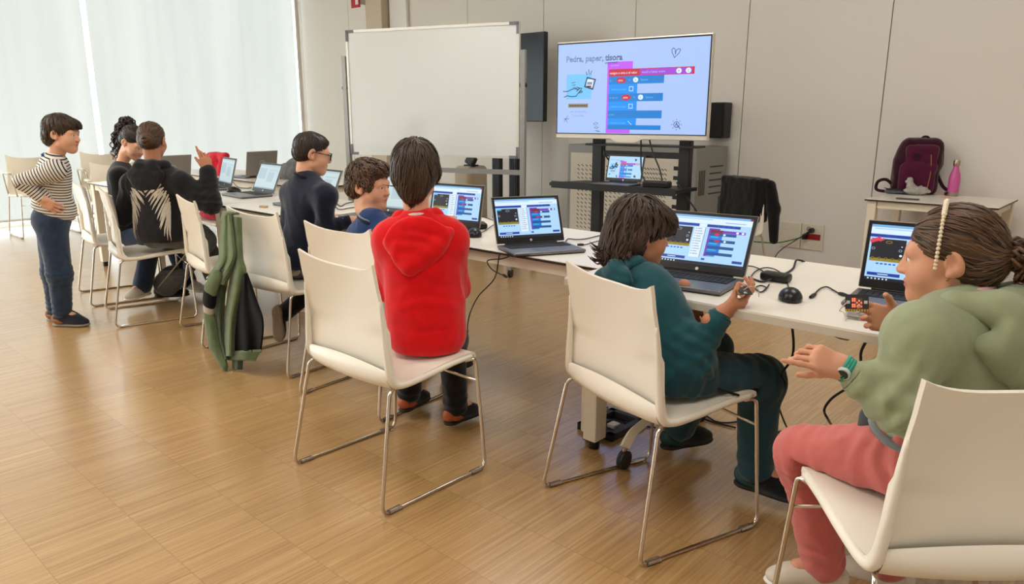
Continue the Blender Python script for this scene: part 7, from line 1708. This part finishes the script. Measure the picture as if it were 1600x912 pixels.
cp_ = Fl(1236, 683); cc = thing('cable_coil', 'coiled black cable on the floor beside the coral knee', 'cable', (cp_[0], cp_[1], 0))
cm = MB(); rng = np.random.default_rng(3)
for k in range(5): cm.tube([(0.075 * math.cos(a) * (1 + 0.1 * k - 0.2) + 0.01 * k, 0.06 * math.sin(a + 0.3 * k), 0.006 + 0.006 * k + 0.004 * math.sin(a * 2 + k)) for a in np.linspace(0, 2 * PI, 25)[:-1]], 0.004, 6, closed=True)
cm.obj('coil', CAB, cc, smooth=True)
ps = at_z(486, 489, 0); pst = thing('power_strip', 'white power strip on the floor behind the bent leg and sole', 'power strip', (ps[0], ps[1], 0), 0.55)
MB().bb((-0.17, 0.0, 0), (0.17, 0.16, 0.045), bevel=0.006).obj('strip_body', mat('strip plastic', srgb(222, 214, 200), 0.5), pst)
for i in range(3): MB().cyl((-0.1 + 0.1 * i, 0.08, 0.045), (-0.1 + 0.1 * i, 0.08, 0.08), 0.022, 12).obj('plug', BLK, pst, smooth='auto')
cable('black cable arching out of the floor power strip', [ps + np.array([0.0, 0.08, 0.075]), ps + np.array([-0.03, 0.08, 0.18]), ps + np.array([-0.15, 0.1, 0.22]), ps + np.array([-0.26, 0.12, 0.12]), ps + np.array([-0.32, 0.12, 0.006])], 0.006)
# --- the small boards in the children's hands
def board(label, pos, fwd, up, lit):
    Rb = frame(-np.asarray(fwd), up)          # y away from the viewer
    t = thing('micro_board', label, 'circuit board', tuple(pos)); Q = lambda x, y, z: np.asarray(pos) + Rb @ np.array([x, y, z])
    PCB = mat('board black', srgb(24, 24, 26), 0.35); GOLD = mat('gold edge', srgb(190, 150, 70), 0.3, metal=0.9)
    b = MB().box(pos, (0.054, 0.0022, 0.044), R=Rb, bevel=0.001); b.obj('pcb', PCB, t, world=True)
    b = MB()
    for i in range(9): b.box(Q(-0.024 + 0.006 * i, -0.0004, -0.0195), (0.0042, 0.0026, 0.006), R=Rb)
    b.obj('edge_contacts', GOLD, t, world=True)
    b = MB()
    for i in range(5):
        for j in range(5):
            on = lit and (i, j) in ((0, 0), (1, 0), (0, 1), (1, 1), (0, 3), (1, 3), (0, 4), (1, 4), (3, 1), (4, 2), (3, 3), (4, 4), (2, 2))
            b.box(Q(-0.010 + 0.005 * i, -0.0015, 0.010 - 0.005 * j), (0.0034, 0.0012, 0.0038), R=Rb, mi=0 if on else 1)
    b.obj('led_matrix', [mat('led lit', (1, 0.2, 0.1), 0.4, emit=srgb(255, 84, 50), es=2.2), mat('led off', srgb(90, 88, 86), 0.4)], t, world=True)
    for sx in (-1, 1): MB().box(Q(sx * 0.020, -0.002, 0.001), (0.008, 0.003, 0.008), R=Rb).cyl(Q(sx * 0.020, -0.003, 0.001), Q(sx * 0.020, -0.0048, 0.001), 0.0022, 8).obj('button', mat('button grey', srgb(190, 190, 188), 0.4), t, world=True)
    return t, Q
gp_ = at_d(1339, 473, depth(GIRL_R[0]) - 0.05)
board('small black circuit board with lit red lights in the hand of the girl in green', gp_, U(CAMP - gp_) + np.array([0, 0, 0.25]), np.array([0, 0, 1.0]) + RT * -0.1, True)
ac = at_z(1338, 498, 0.74); hb_ = thing('battery_holder', 'clear plastic battery holder on the table edge under the lit board', 'battery holder', (ac[0], ac[1], 0.74), 0.1)
ACR = mat('clear acrylic', (0.9, 0.88, 0.85), 0.08, trans=0.85, ior=1.45)
MB().box((0, 0, 0.009), (0.06, 0.03, 0.018), bevel=0.004).obj('case', ACR, hb_)
for q_ in (-0.007, 0.007): MB().cyl((-0.024, q_, 0.009), (0.024, q_, 0.009), 0.005, 10).obj('battery', mat('battery grey', srgb(150, 140, 134), 0.3, metal=0.7), hb_, smooth='auto')
cable('thin clear wire between the lit board and the battery holder', [gp_ + RT * -0.027, gp_ + RT * -0.042 + np.array([0, 0, -0.02]), at_z(1318, 488, 0.765), at_z(1322, 500, 0.745), np.array([ac[0] - 0.028, ac[1], 0.749])], 0.0012, WIRE, 'wire')
tp_ = TEAL_HAND + RT * 0.052 + np.array([0, 0, 0.078]) - FH * 0.02
board('small circuit board held up by the child in teal', tp_, -FH * 0.25 + np.array([0, 0, 1.0]), RT + np.array([0, 0, 0.1]), False)
cable('thin clear wire trailing from the board of the child in teal', [tp_, tp_ + RT * 0.02 + np.array([0, 0, 0.012]), tp_ + RT * 0.045 + np.array([0, 0, 0.004]), tp_ + RT * 0.05 + np.array([0, 0, -0.02])], 0.0014, WIRE, 'wire')
